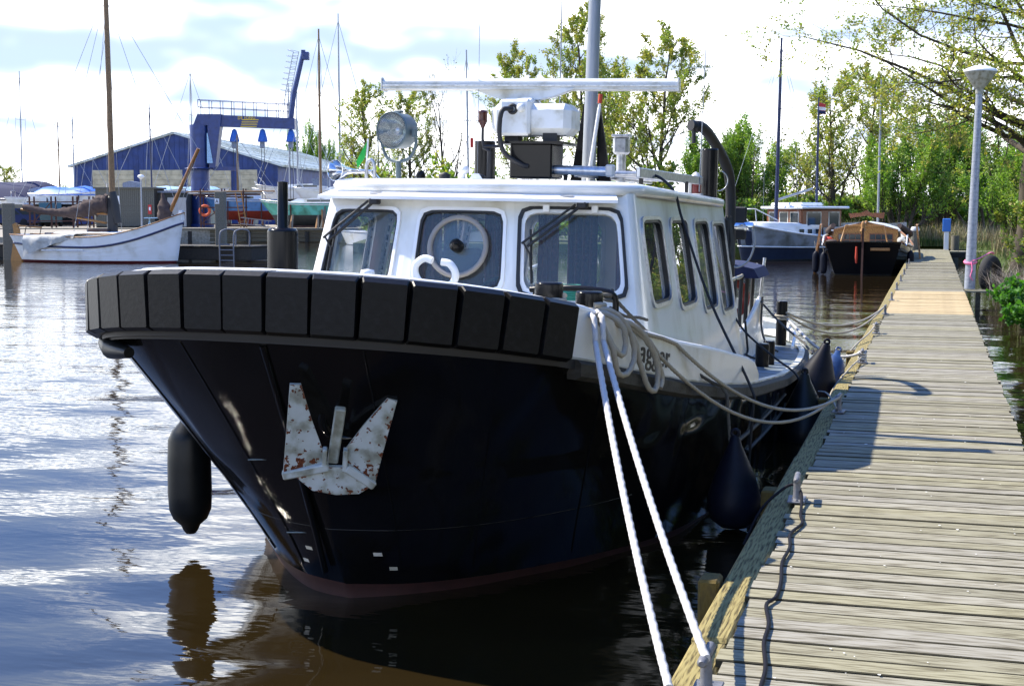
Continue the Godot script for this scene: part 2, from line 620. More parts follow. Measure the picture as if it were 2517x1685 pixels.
	mat("hull_navy", lin(0.022, 0.032, 0.06), 0.3, 0.0, T.mottle, Vector3(0.4, 0.4, 0.4), false)
	mat("hull_grey", lin(0.27, 0.30, 0.34), 0.35, 0.0, T.dirt, Vector3(0.4, 0.4, 0.4), false)
	mat("hull_teal", lin(0.08, 0.42, 0.38), 0.4, 0.0, T.dirt, Vector3(0.3, 0.3, 0.3), false)
	mat("hull_sky", lin(0.09, 0.26, 0.55), 0.4, 0.0, T.mottle, Vector3(0.3, 0.3, 0.3), false)
	mat("antifoul_red", lin(0.30, 0.035, 0.02), 0.8, 0.0, T.mottle, Vector3(0.5, 0.5, 0.5), false)
	mat("antifoul_dark", lin(0.05, 0.06, 0.065), 0.85, 0.0, T.mottle, Vector3(0.5, 0.5, 0.5), false)
	mat("antifoul_maroon", lin(0.11, 0.012, 0.018), 0.7)
	mat("mahogany", lin(0.24, 0.072, 0.026), 0.35, 0.0, T.grain, Vector3(2, 0.5, 2), false)
	mat("crane_blue", lin(0.017, 0.045, 0.185), 0.4, 0.0, T.mottle, Vector3(0.3, 0.3, 0.3), false)
	mat("mast_navy", lin(0.013, 0.026, 0.09), 0.45, 0.0, T.mottle, Vector3(0.3, 0.3, 0.3), false)
	mat("cover_blue", lin(0.02, 0.13, 0.55), 0.5, 0.0, T.mottle, Vector3(1, 1, 1), false)
	mat("shed_blue", lin(0.019, 0.050, 0.195), 0.6, 0.0, T.mottle, Vector3(0.15, 0.15, 0.15), false)
	mat("shed_roof", lin(0.60, 0.66, 0.66), 0.55, 0.0, T.dirt, Vector3(0.1, 0.1, 0.1), false)
	mat("door_beige", lin(0.56, 0.50, 0.33), 0.6, 0.0, T.mottle, Vector3(0.2, 0.2, 0.2), false)
	mat("shed_timber", lin(0.17, 0.175, 0.165), 0.9, 0.0, T.grain, Vector3(3, 0.4, 3), false)
	mat("sign_white", lin(0.75, 0.77, 0.78), 0.5)
	mat("sign_red", lin(0.45, 0.02, 0.02), 0.5)
	mat("yellow_print", lin(0.62, 0.44, 0.04), 0.6)
	mat("black_print", lin(0.012, 0.012, 0.012), 0.5)
	mat("rack_brown", lin(0.075, 0.03, 0.02), 0.85, 0.0, T.mottle, Vector3(1, 1, 1), false)
	mat("dull_red", lin(0.30, 0.03, 0.02), 0.6)
	mat("orange_ring", lin(0.60, 0.10, 0.03), 0.6)
	mat("car_blue", lin(0.02, 0.035, 0.10), 0.2)
	mat("car_teal", lin(0.03, 0.075, 0.085), 0.2)
	mat("car_silver", lin(0.42, 0.43, 0.45), 0.25, 0.3)
	mat("tyre", lin(0.016, 0.016, 0.017), 0.85, 0.0, T.mottle, Vector3(4, 4, 4), false)
	mat("red_flag", lin(0.62, 0.035, 0.025), 0.7)
	mat("green_flag", lin(0.02, 0.42, 0.06), 0.7)
	mat("pink_ribbon", lin(0.70, 0.16, 0.30), 0.6)
	mat("pedestal_blue", lin(0.03, 0.16, 0.52), 0.5)
	mat("lamp_cone", lin(0.46, 0.47, 0.43), 0.4, 0.0, T.dirt, Vector3(2, 2, 2), false)
	mat("lamp_post", lin(0.34, 0.37, 0.42), 0.45, 0.2, T.mottle, Vector3(2, 2, 2), false)
	mat("oxide_red", lin(0.50, 0.055, 0.025), 0.6)
	# plants
	mat("bark", lin(0.075, 0.06, 0.04), 0.95, 0.0, T.mottle, Vector3(1, 0.3, 1), true)
	m = mat("leaf", Color(1, 1, 1), 0.55)
	m.vertex_color_use_as_albedo = true
	m.backlight_enabled = true
	m.backlight = Color(0.95, 1.0, 0.65)
	m.cull_mode = BaseMaterial3D.CULL_DISABLED
	m = mat("blade", Color(1, 1, 1), 0.7)
	m.vertex_color_use_as_albedo = true
	m.backlight_enabled = true
	m.backlight = Color(0.4, 0.4, 0.3)
	m.cull_mode = BaseMaterial3D.CULL_DISABLED

func ground_sheet(called: String, pts: Array, y: float, m: Material, depth := 1.6) -> void:
	var g := G.new()
	var o := []
	for p in pts:
		o.append(Vector2(p.x, -p.z))
	# outline in x and -z; pushed up to y
	g.slab(o, y - depth, y, Basis(Vector3.RIGHT, Vector3(0, 0, -1), Vector3.UP))
	struct(called, g, m)

# rippled water surface; finer cells near the jetty, flat beyond and behind
func water_sheet(g: G) -> void:
	var rng := RandomNumberGenerator.new()
	rng.seed = 17
	var wave := []
	for k in 26:
		var wl := 0.20 * pow(11.0, k / 25.0)
		var a := rng.randf_range(-0.95, 0.95) + 0.15
		var kk := TAU / wl
		wave.append([sin(a) * kk, cos(a) * kk, rng.randf() * TAU, rng.randf_range(0.55, 1.3) * 0.0125 / kk * (1.35 if wl > 0.5 else 1.0), wl])
	var rows := 330
	var cols := 380
	var a0 := -1.45
	var a1 := 0.75
	var pts := PackedVector3Array()
	var nor := PackedVector3Array()
	for i in rows:
		var d := 2.2 * pow(150.0, float(i) / (rows - 1))
		var cell := d * 0.0152
		for j in cols:
			var az := lerpf(a0, a1, float(j) / (cols - 1))
			var x := sin(az) * d
			var z := -cos(az) * d
			var y := 0.0
			var sx := 0.0
			var sz := 0.0
			for w in wave:
				var f: float = clampf((w[4] / cell - 3.0) / 4.0, 0.0, 1.0)
				if f <= 0.0:
					continue
				var ph: float = x * w[0] + z * w[1] + w[2]
				var am: float = w[3] * f
				y += sin(ph) * am
				var cs := cos(ph) * am
				sx += cs * w[0]
				sz += cs * w[1]
			var edge := minf(1.0, minf(j, cols - 1 - j) * 0.2) * minf(1.0, minf(i, rows - 1 - i) * 0.2)
			pts.append(V(x, y * edge, z))
			nor.append(V(-sx * edge, 1.0, -sz * edge).normalized())
	for i in rows - 1:
		for j in cols - 1:
			var a := i * cols + j
			for k in [a, a + cols, a + cols + 1, a, a + cols + 1, a + 1]:
				g.v.append(pts[k])
				g.n.append(nor[k])
	# plain sheets round it
	var rim := []
	for j in range(0, cols, 19):
		rim.append(pts[j])
	for j in rim.size() - 1:
		g.tri(V(0, 0, 0), rim[j + 1], rim[j])
	g.tri(V(0, 0, 0), rim[0], V(-60, 0, 40))
	g.tri(V(0, 0, 0), V(60, 0, 40), rim[-1])
	g.quad(V(-400, 0, 40), V(-400, 0, 60), V(200, 0, 60), V(200, 0, 40))
	g.tri(V(0, 0, 0), V(-60, 0, 40), V(60, 0, 40))
	var le: Vector3 = pts[(rows - 1) * cols]
	var re: Vector3 = pts[rows * cols - 1]
	g.tri(rim[0], le, V(-400, 0, 40))
	g.tri(rim[0], V(-400, 0, 40), V(-60, 0, 40))
	g.tri(rim[-1], V(200, 0, 40), re)
	g.tri(rim[-1], V(60, 0, 40), V(200, 0, 40))

func build_setting() -> void:
	var g := G.new()
	water_sheet(g)
	struct("water", g, M.water)
	g = G.new()
	g.quad(V(-420, -2.2, 60), V(-420, -2.2, -320), V(200, -2.2, -320), V(200, -2.2, 60))
	struct("basin_floor", g, M.earth)
	# land behind the basin, out to the horizon
	ground_sheet("meadow", [plan(-260, 0, 110), plan(-11, 0, 98), plan(-9.4, 0, 97), plan(-8.5, 0, 74), plan(4, 0, 72), plan(24, 0, 66.5), V(0.9, 0, -64.5), V(60, 0, -64.5), V(700, 0, -200), V(700, 0, -1500), V(-1500, 0, -1500), V(-1500, 0, -60)], 0.42, M.meadow)
	ground_sheet("quay", [plan(-130, 0, 66.5), plan(-20.6, 0, 66), plan(-25.0, 0, 94.5), plan(-9.5, 0, 95.5), plan(-9, 0, 175), plan(-150, 0, 175)], 0.88, M.quay, 1.0)
	# overgrown bank beside the jetty
	var edge := []
	var rng := RandomNumberGenerator.new()
	rng.seed = 77
	for k in 24:
		var z := -21.6 - k * 1.86
		edge.append(V(1.75 + rng.randf_range(-0.25, 0.25) + (0.9 if k == 0 else 0.0), 0, z))
	edge.append(V(40, 0, -64.6))
	edge.append(V(40, 0, -21.4))
	ground_sheet("bank", edge, 0.16, M.earth)
	ground_sheet("bank_top", [V(2.6, 0, -25.0), V(2.5, 0, -64.55), V(39.9, 0, -64.55), V(39.9, 0, -24.0)], 0.40, M.earth, 0.3)
	# near bank of the ditch, mirrored in the tug's side windows
	ground_sheet("ditch_bank", [V(3.6, 0, 12), V(3.4, 0, -21.3), V(40, 0, -21.3), V(40, 0, 12)], 0.34, M.earth)

# ------------------------------------------------------------------ the jetty underfoot
# worn board: top and ends in one surface, long sides and arrises in a darker one so the gaps read
func plank_mesh(w: float, h: float, d: float, c: float, sd: int) -> ArrayMesh:
	var rng := RandomNumberGenerator.new()
	rng.seed = 900 + sd
	var a := G.new()
	var b := G.new()
	var n := 10
	var front := []
	var back := []
	for i in n + 1:
		front.append(rng.randf_range(-0.0025, 0.0015))
		back.append(rng.randf_range(-0.0025, 0.0015))
	for i in n:
		var x0 := -w * 0.5 + w * i / n
		var x1 := -w * 0.5 + w * (i + 1) / n
		var f0: float = d * 0.5 + front[i]
		var f1: float = d * 0.5 + front[i + 1]
		var b0: float = -d * 0.5 - back[i]
		var b1: float = -d * 0.5 - back[i + 1]
		a.quad(V(x0, 0, f0 - c), V(x0, 0, b0 + c), V(x1, 0, b1 + c), V(x1, 0, f1 - c))
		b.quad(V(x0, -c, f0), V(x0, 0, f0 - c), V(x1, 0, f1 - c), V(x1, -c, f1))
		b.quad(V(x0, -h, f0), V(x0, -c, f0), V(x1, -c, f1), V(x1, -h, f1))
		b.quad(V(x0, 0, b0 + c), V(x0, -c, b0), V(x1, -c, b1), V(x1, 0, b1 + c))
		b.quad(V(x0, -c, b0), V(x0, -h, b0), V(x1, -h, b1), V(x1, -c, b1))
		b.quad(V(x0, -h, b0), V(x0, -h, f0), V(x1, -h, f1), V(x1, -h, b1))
	for s in [-1, 1]:
		var x: float = s * w * 0.5
		var e := [V(x, 0, d * 0.5 - c), V(x, 0, -d * 0.5 + c), V(x, -c, -d * 0.5), V(x, -h, -d * 0.5), V(x, -h, d * 0.5), V(x, -c, d * 0.5)]
		a.fan(PackedVector3Array(e), s < 0)
	var m := a.mesh()
	var arr := []
	arr.resize(Mesh.ARRAY_MAX)
	arr[Mesh.ARRAY_VERTEX] = b.v
	arr[Mesh.ARRAY_NORMAL] = b.n
	m.add_surface_from_arrays(Mesh.PRIMITIVE_TRIANGLES, arr)
	return m

func build_jetty() -> void:
	var jetty := thing("wooden_jetty", "long grey plank jetty with yellowed edge beam running away on the right", "jetty", V(-0.03, 0.45, -32))
	var rng := RandomNumberGenerator.new()
	rng.seed = 5
	var meshes := []
	for k in 5:
		meshes.append(plank_mesh(1.372 + 0.012 * (k - 2), 0.032, 0.1345 - 0.0014 * k, 0.0045, k))
	meshes.append(plank_mesh(1.372, 0.032, 0.1425, 0.002, 7))
	var z := -3.75
	var made := 0
	var rest := G.new()
	while z > -63.2:
		var zl := z + 32.0
		var fresh := z < -23.25 and z > -29.9
		var turn := rng.randf_range(-0.0045, 0.0045)
		var lift := rng.randf_range(-0.004, 0.003)
		var tilt := rng.randf_range(-0.012, 0.012)
		var t := Transform3D(Basis.from_euler(V(tilt, turn, rng.randf_range(-0.002, 0.002))), V(rng.randf_range(-0.008, 0.008), lift, zl))
		if made < 300:
			var m: Material = M["new_plank%d" % (rng.randi() % 2)] if fresh else M["plank%d" % (rng.randi() % 6)]
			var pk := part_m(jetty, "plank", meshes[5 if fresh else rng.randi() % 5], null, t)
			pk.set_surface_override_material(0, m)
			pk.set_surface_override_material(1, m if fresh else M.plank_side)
		else:
			rest.at(t).box(V(0, -0.014, 0), V(1.372, 0.028, 0.1385), 0.005)
		made += 1
		z -= 0.1455
	var zz := -3.75 + 0.1455
	while zz < 3.0:
		rest.at(Transform3D(Basis(), V(0, 0, zz + 32))).box(V(0, -0.014, 0), V(1.372, 0.028, 0.1385), 0.005)
		zz += 0.1455
	rest.at(Transform3D())
	part(jetty, "far_planks", rest, M.plank3).set_meta("kind", "stuff")
	# edge beam in lengths, a little lower than the planks
	var cuts := [3.0, -5.3, -9.6, -14.2, -18.4, -23.0, -27.3, -31.8, -36.4, -41.0, -45.5, -50.0, -54.6, -59.0, -63.3]
	for k in cuts.size() - 1:
		var a: float = cuts[k]
		var b: float = cuts[k + 1]
		var g := G.new()
		g.box(V(-0.765, -0.125 + rng.randf_range(-0.008, 0.008), (a + b) * 0.5 + 32), V(0.155 + rng.randf_range(-0.008, 0.004), 0.20, absf(a - b) - 0.006), 0.016)
		part(jetty, "edge_beam", g, M.edge_beam)
	for side in [-0.55, 0.0, 0.55]:
		var g := G.new()
		g.box(V(side, -0.13, 2), V(0.09, 0.2, 66), 0.0)
		part(jetty, "joist", g, M.old_timber)
	for k in 17:
		var pz := -5.0 - k * 3.6
		for sx in [-0.66, 0.60]:
			var g := G.new()
			g.lathe([Vector2(0.0, -0.235), Vector2(0.10, -0.235), Vector2(0.10, -2.4)], 12, V(sx, 0, pz + 32))
			part(jetty, "pile", g, M.dark_timber)
		var g2 := G.new()
		g2.box(V(-0.02, -0.30, pz + 32.2), V(1.45, 0.14, 0.12), 0.006)
		part(jetty, "cross_beam", g2, M.old_timber)
	# upright fender blocks bolted outside the edge beam
	for p in [[-6.15, 0.0], [-8.55, -0.06], [-12.9, -0.06], [-17.2, -0.04]]:
		var g := G.new()
		g.box(V(-0.895, -0.28 + p[1], p[0] + 32), V(0.095, 0.56, 0.15), 0.012)
		part(jetty, "fender_block", g, M.block_timber)
	# bird lime and screw heads
	var spots := G.new()
	for k in 190:
		var x := rng.randf_range(-0.62, 0.64)
		var q := V(x, 0.0062, rng.randf_range(10.0, 27.6))
		var r := rng.randf_range(0.002, 0.006) * (2.2 if k % 23 == 0 else 1.0)
		var ringp := PackedVector3Array()
		for j in 7:
			var a := TAU * j / 7
			var rr := r * rng.randf_range(0.7, 1.4)
			ringp.append(q + V(cos(a) * rr, 0, sin(a) * rr))
		spots.fan(ringp)
	part(jetty, "bird_lime", spots, M.droppings).set_meta("kind", "stuff")

func cleat_parts(t: Node3D) -> void:
	var g := G.new()
	g.box(V(0, 0.006, 0), V(0.10, 0.010, 0.19), 0.003)
	part(t, "base_plate", g, M.galvanised)
	g = G.new()
	g.lathe([Vector2(0.030, 0.010), Vector2(0.022, 0.025), Vector2(0.019, 0.125)], 14)
	part(t, "post", g, M.galvanised)
	g = G.new()
	g.tube([V(0, 0.130, -0.105), V(0, 0.132, -0.095), V(0, 0.132, 0.095), V(0, 0.130, 0.105)], [0.011, 0.018, 0.018, 0.011], 12)
	part(t, "cross_bar", g, M.galvanised)
	for s in [-1, 1]:
		g = G.new()
		g.lathe([Vector2(0.0, 0.020), Vector2(0.009, 0.020), Vector2(0.010, 0.011)], 8, V(0, 0, 0.075 * s))
		part(t, "bolt", g, M.galvanised)

func build_cleats() -> void:
	var zs := [-4.62, -7.93, -11.6, -15.5, -19.3, -23.0, -26.6, -30.3, -34.0, -37.8, -41.6, -45.4, -49.2, -53.0]
	var labels := ["galvanised cleat at the bottom edge of the photo, holding the white double line",
		"galvanised T cleat with black cable passing its foot, nearest whole one",
		"galvanised cleat holding the beige spring line at the edge of the cabin's shadow",
		"cleat wrapped in white line, beside the blue tipped fender",
		"cleat with grey rope tied round it, just before the pale boards",
		"cleat taking the doubled stern rope at the near edge of the pale boards",
		"cleat beside the middle of the pale new boards",
		"cleat just beyond the pale new boards, first of the far row",
		"cleat with brown rope end, second beyond the pale boards",
		"third small cleat beyond the pale new boards",
		"fourth small cleat beyond the pale new boards",
		"fifth small cleat beyond the pale new boards",
		"sixth small cleat beyond the pale boards, near the black boat",
		"last small cleat before the jetty end, with the black boat's rope"]
	for k in zs.size():
		var t := thing("mooring_cleat", labels[k], "cleat", V(-0.705, 0.4545, zs[k]), 0.06 * sin(k * 2.3), "galvanised cleats along the jetty edge")
		cleat_parts(t)

# ------------------------------------------------------------------ the tug
const TUG_AT := Vector3(-3.12, 0, -11)
const HEEL := -0.019
var tug_deck := [Vector2(0, 5.0), Vector2(0.45, 4.95), Vector2(0.85, 4.78), Vector2(1.15, 4.5), Vector2(1.36, 4.1), Vector2(1.5, 3.5), Vector2(1.62, 2.7), Vector2(1.72, 1.8), Vector2(1.79, 0.5), Vector2(1.82, -1), Vector2(1.84, -2.5), Vector2(1.82, -3.8), Vector2(1.72, -4.8), Vector2(1.4, -5.7), Vector2(0.75, -6.2), Vector2(0, -6.3)]
var tug_wl := [Vector2(0, 4.17), Vector2(0.25, 4.07), Vector2(0.43, 3.93), Vector2(0.62, 3.72), Vector2(0.85, 3.4), Vector2(1.12, 2.95), Vector2(1.38, 2.35), Vector2(1.55, 1.55), Vector2(1.66, 0.4), Vector2(1.7, -1), Vector2(1.68, -2.5), Vector2(1.62, -3.7), Vector2(1.45, -4.5), Vector2(1.1, -5.1), Vector2(0.55, -5.5), Vector2(0, -5.6)]
var tug_rail := [Vector2(5, 1.52), Vector2(4.15, 1.37), Vector2(3.28, 1.21), Vector2(2.64, 1.10), Vector2(1.8, 0.98), Vector2(0.44, 0.82), Vector2(-1.65, 0.65), Vector2(-3, 0.60), Vector2(-4.5, 0.60), Vector2(-6.3, 0.65)]
var tug_bulwark := [Vector2(5, 1.80), Vector2(4.3, 1.66), Vector2(4.03, 1.61), Vector2(3.43, 1.46), Vector2(2.58, 1.31), Vector2(1.73, 1.19), Vector2(0.44, 1.0), Vector2(0.1, 0.93), Vector2(-0.15, 0.79)]

func tl(p: Vector3) -> Vector3:
	return TUG_AT + Basis(Vector3(0, 0, 1), HEEL) * p

# full outline port stern -> nose -> starboard stern
func both(curve: Array) -> Array:
	var out := []
	for k in range(curve.size() - 1, 0, -1):
		out.append(Vector2(-curve[k].x, curve[k].y))
	for p in curve:
		out.append(p)
	return out

func outward(c: Array) -> Array:
	var out := []
	for i in c.size():
		var a: Vector2 = c[maxi(i - 1, 0)]
		var b: Vector2 = c[mini(i + 1, c.size() - 1)]
		var t := (b - a).normalized()
		# outline runs port stern, bow, starboard stern; outside lies to the side of +z at the nose
		out.append(Vector2(-t.y, t.x))
	return out

# profile of (out, up) swept along the outline with heights from a table
func sweep(g: G, c: Array, outs: Array, tab: Array, prof: Array, i0 := 0, i1 := -1, closed := true, shift := 0.0) -> void:
	if i1 < 0:
		i1 = c.size() - 1
	var rows := []
	for p in prof:
		var row := PackedVector3Array()
		for i in range(i0, i1 + 1):
			var q: Vector2 = c[i] + outs[i] * (p.x + shift)
			row.append(V(q.x, table(tab, c[i].y) + p.y, q.y))
		rows.append(row)
	if closed:
		rows.append(rows[0])
	# flat shading across the profile's corners: one strip per side
	for k in rows.size() - 1:
		g.grid([rows[k + 1], rows[k]])
	if closed:
		var e0 := PackedVector3Array()
		var e1 := PackedVector3Array()
		for k in prof.size():
			e0.append(rows[k][0])
			e1.append(rows[k][rows[k].size() - 1])
		g.fan(e0)
		g.fan(e1, true)

func cabin_half(y: float) -> float:
	return 1.115 + (2.25 - y) * 0.17

func front_at(u: float, v: float, w: float) -> Vector3:
	var z := 1.92 + (2.2 - v) * 0.24 - maxf(0.0, absf(u) - 0.38) * 0.25
	return V(u * cabin_half(v) / 1.14, v, z) + V(signf(u) * (0.24 if absf(u) > 0.38 else 0.0), 0.22, 0.95).normalized() * w

func side_at(u: float, v: float, w: float) -> Vector3:
	return V(cabin_half(v) + w, v + w * 0.17, u)

func port_at(u: float, v: float, w: float) -> Vector3:
	return V(-cabin_half(v) - w, v + w * 0.17, u)

func rear_at(u: float, v: float, w: float) -> Vector3:
	return V(u * cabin_half(v) / 1.14, v, -2.42 - w)

func hole_outline(hw: float, hh: float, angles: Array, k := 9.0) -> Array:
	var out := []
	for a in angles:
		var r := pow(pow(absf(cos(a)) / hw, k) + pow(absf(sin(a)) / hh, k), -1.0 / k)
		out.append(Vector2(cos(a) * r, sin(a) * r))
	return out

# one wall cell with a rounded window opening; returns the opening's outline as (u, v)
func window_cell(wall: G, f: Callable, r: Rect2, h: Rect2, flip: bool, lower := 0.0) -> Array:
	var o := h.get_center()
	var angles := []
	for k in 40:
		angles.append(TAU * k / 40.0)
	for p in [r.position, Vector2(r.end.x, r.position.y), r.end, Vector2(r.position.x, r.end.y)]:
		angles.append(fposmod((p - o).angle(), TAU))
	angles.sort()
	var inner := hole_outline(h.size.x * 0.5, h.size.y * 0.5, angles)
	var n := angles.size()
	var outer := []
	for a in angles:
		var d := Vector2(cos(a), sin(a))
		var t := 1e9
		if d.x > 1e-6: t = minf(t, (r.end.x - o.x) / d.x)
		if d.x < -1e-6: t = minf(t, (r.position.x - o.x) / d.x)
		if d.y > 1e-6: t = minf(t, (r.end.y - o.y) / d.y)
		if d.y < -1e-6: t = minf(t, (r.position.y - o.y) / d.y)
		outer.append(o + d * t)
	var out := []
	for k in n:
		out.append(o + inner[k] + Vector2(lower * inner[k].x / h.size.x * (0.5 - inner[k].y / h.size.y), 0))
	for k in n:
		var k2 := (k + 1) % n
		var a: Vector3 = f.call(out[k].x, out[k].y, 0.0)
		var b: Vector3 = f.call(out[k2].x, out[k2].y, 0.0)
		var d: Vector3 = f.call(outer[k2].x, outer[k2].y, 0.0)
		var e: Vector3 = f.call(outer[k].x, outer[k].y, 0.0)
		var a2: Vector3 = f.call(out[k].x, out[k].y, -0.05)
		var b2: Vector3 = f.call(out[k2].x, out[k2].y, -0.05)
		if flip:
			wall.quad(a, e, d, b)
			wall.quad(a, b, b2, a2)
		else:
			wall.quad(a, b, d, e)
			wall.quad(a, a2, b2, b)
	return out

# raised frame round an opening, from g0 to g1 beyond its outline
func window_frame(g: G, f: Callable, o: Array, g0: float, g1: float, w0: float, w1: float, flip: bool) -> void:
	var m := Vector2.ZERO
	for p in o:
		m += p
	m /= o.size()
	var grow := func(p: Vector2, by: float) -> Vector2:
		var d: Vector2 = p - m
		return m + Vector2(d.x + signf(d.x) * by * minf(1.0, absf(d.x) * 12.0), d.y + signf(d.y) * by * minf(1.0, absf(d.y) * 12.0))
	var rows := []
	for q in [[g1, w0], [g1, w1], [g0, w1], [g0, w0]]:
		var row := PackedVector3Array()
		for p in o:
			var s: Vector2 = grow.call(p, q[0])
			row.append(f.call(s.x, s.y, q[1]))
		rows.append(row)
	for k in 3:
		if flip:
			g.grid([rows[k], rows[k + 1]], true)
		else:
			g.grid([rows[k + 1], rows[k]], true)

func pane(parent: Node, f: Callable, o: Array, w: float) -> void:
	var ringp := PackedVector3Array()
	for p in o:
		ringp.append(f.call(p.x, p.y, w))
	var g := G.new()
	g.fan(ringp)
	part(parent, "pane", g, M.glass)

func drape(g: G, a: Vector3, b: Vector3, top: float, bottom: float, folds: int, depth: float) -> void:
	var rows := []
	var d := (b - a).normalized()
	var s := Vector3(-d.z, 0, d.x)
	for y in [top, lerpf(top, bottom, 0.33), lerpf(top, bottom, 0.66), bottom]:
		var row := PackedVector3Array()
		for k in folds * 6 + 1:
			var t := float(k) / (folds * 6)
			var p := a.lerp(b, t) + s * sin(t * folds * TAU) * depth * (1.0 + 0.3 * sin(y * 9.0 + t * 5.0))
			row.append(V(p.x, y, p.z))
		rows.append(row)
	g.grid(rows)

func build_tug() -> void:
	var tug := thing("tugboat", "black hulled tugboat with white cabin and rubber block bow, moored at the jetty", "tugboat", TUG_AT)
	tug.rotation = Vector3(0, 0, HEEL)
	var half_d := catmull(tug_deck, 8)
	var half_w := catmull(tug_wl, 8)
	var dk := both(half_d)
	var wl := both(half_w)
	for i in wl.size():
		wl[i].x += 0.12
	var outs := outward(dk)
	var nose := half_d.size() - 1
	# hull plating
	var levels := [1.0, 0.9, 0.8, 0.7, 0.6, 0.5, 0.4, 0.3, 0.2, 0.12, 0.055]
	var rows := []
	for t in levels:
		var row := PackedVector3Array()
		for i in dk.size():
			var e := pow(t, 1.12)
			var q: Vector2 = wl[i].lerp(dk[i], e)
			row.append(V(q.x, t * (table(tug_rail, dk[i].y) - 0.02), q.y))
		rows.append(row)
	var g := G.new()
	g.grid(rows)
	var hull := part(tug, "hull", g, M.hull_black)
	var low := [rows[-1]]
	for t in [[0.0, 1.0], [-0.25, 0.96], [-0.6, 0.8], [-0.9, 0.3]]:
		var row := PackedVector3Array()
		for i in dk.size():
			row.append(V(wl[i].x * t[1], t[0], wl[i].y * (0.97 + 0.03 * t[1])))
		low.append(row)
	g = G.new()
	g.grid(low)
	part(tug, "boot_top", g, M.boot_top)
	# plating seam, stem bar and rubbing strakes on the hull
	g = G.new()
	for yy in [[0.44, -2.0, 1.0], [0.30, -2.4, 0.6]]:
		var pts := []
		for i in range(nose, dk.size()):
			var z: float = dk[i].y
			if z < yy[2] and z > yy[1]:
				var t: float = yy[0] / table(tug_rail, z)
				var q: Vector2 = wl[i].lerp(dk[i], pow(t, 1.12))
				pts.append(V(q.x + 0.005, yy[0], q.y))
		if pts.size() > 2:
			g.tube(pts, 0.015, 8)
	part(hull, "strake", g, M.black_matt)
	g = G.new()
	var stem := []
	for t in [0.97, 0.85, 0.7, 0.55, 0.4, 0.25, 0.1]:
		var q: Vector2 = wl[nose].lerp(dk[nose], pow(t, 1.12))
		stem.append(V(0, t * 1.5, q.y + 0.004))
	g.tube(stem, 0.018, 8)
	part(hull, "stem_bar", g, M.hull_black)
	# welded plate seams
	for i in [nose - 22, nose - 9, nose + 9, nose + 22, nose + 36]:
		var seam := []
		for t in [0.97, 0.85, 0.7, 0.55, 0.4, 0.25, 0.1]:
			var q: Vector2 = wl[i].lerp(dk[i], pow(t, 1.12)) + outs[i] * 0.001
			seam.append(V(q.x, t * (table(tug_rail, dk[i].y) - 0.02), q.y))
		g = G.new()
		g.tube(seam, 0.005, 6)
		part(hull, "weld_seam", g, M.hull_black)
	for y in [0.78, 0.42]:
		var seam := []
		for i in range(nose - 30, nose + 44):
			var t: float = y / table(tug_rail, dk[i].y)
			var q: Vector2 = wl[i].lerp(dk[i], pow(t, 1.12)) + outs[i] * 0.001
			seam.append(V(q.x, y, q.y))
		g = G.new()
		g.tube(seam, 0.004, 5)
		part(hull, "weld_seam", g, M.hull_black)
	# draught marks near the forefoot
	for p in [[5, 0.26], [7, 0.17]]:
		for s in [1, -1]:
			var i: int = nose + s * p[0]
			var rows2 := []
			for dy in [0.0, 0.022]:
				var row := PackedVector3Array()
				for k in [0, 1, 2, 3]:
					var t: float = (p[1] + dy) / table(tug_rail, dk[i].y)
					var qa: Vector2 = wl[i].lerp(dk[i], pow(t, 1.12))
					var qb: Vector2 = wl[i + s].lerp(dk[i + s], pow(t, 1.12))
					var q: Vector2 = qa.lerp(qb, k / 3.0 * 1.3) + outs[i] * 0.004
					row.append(V(q.x, p[1] + dy, q.y))
				rows2.append(row)
			g = G.new()
			g.grid(rows2)
			part(hull, "draught_mark", g, M.cream_paint)
	# decks
	g = G.new()
	rows = [PackedVector3Array(), PackedVector3Array(), PackedVector3Array()]
	for i in half_d.size():
		var p: Vector2 = half_d[i]
		var y := table(tug_rail, p.y) - 0.015
		rows[0].append(V(-p.x, y, p.y))
		rows[1].append(V(0, y + 0.03, p.y))
		rows[2].append(V(p.x, y, p.y))
	g.grid(rows)
	part(tug, "deck", g, M.deck_grey)
	# rubber rail round the hull
	g = G.new()
	var r0 := 0
	for i in nose:
		if dk[i].y < 4.2:
			r0 = i
	var rail_prof := [Vector2(-0.03, 0.0), Vector2(0.035, 0.0), Vector2(0.06, -0.02), Vector2(0.06, -0.085), Vector2(0.03, -0.105), Vector2(-0.03, -0.105)]
	sweep(g, dk, outs, tug_rail, rail_prof, 0, r0)
	sweep(g, dk, outs, tug_rail, rail_prof, dk.size() - 1 - r0, dk.size() - 1)
	part(tug, "rub_rail", g, M.rub_rail)
	g = G.new()
	sweep(g, dk, outs, tug_rail, [Vector2(-0.02, 0.0), Vector2(0.02, 0.0), Vector2(0.02, -0.05), Vector2(-0.02, -0.05)], r0, dk.size() - 1 - r0)
	part(tug, "bow_moulding", g, M.black_matt)
	g = G.new()
	sweep(g, dk, outs, tug_rail, [Vector2(-0.05, 0.012), Vector2(0.012, 0.012), Vector2(0.012, 0.0), Vector2(-0.05, 0.0)])
	part(tug, "rail_cap", g, M.cream_paint)
	# bow bulwark, tapering off along the sides
	var b0 := 0
	var b1 := 0
	for i in dk.size():
		if dk[i].y > -0.16:
			if b0 == 0:
				b0 = i
			b1 = i
	var inner := []
	var topin := []
	var topout := []
	var outer := []
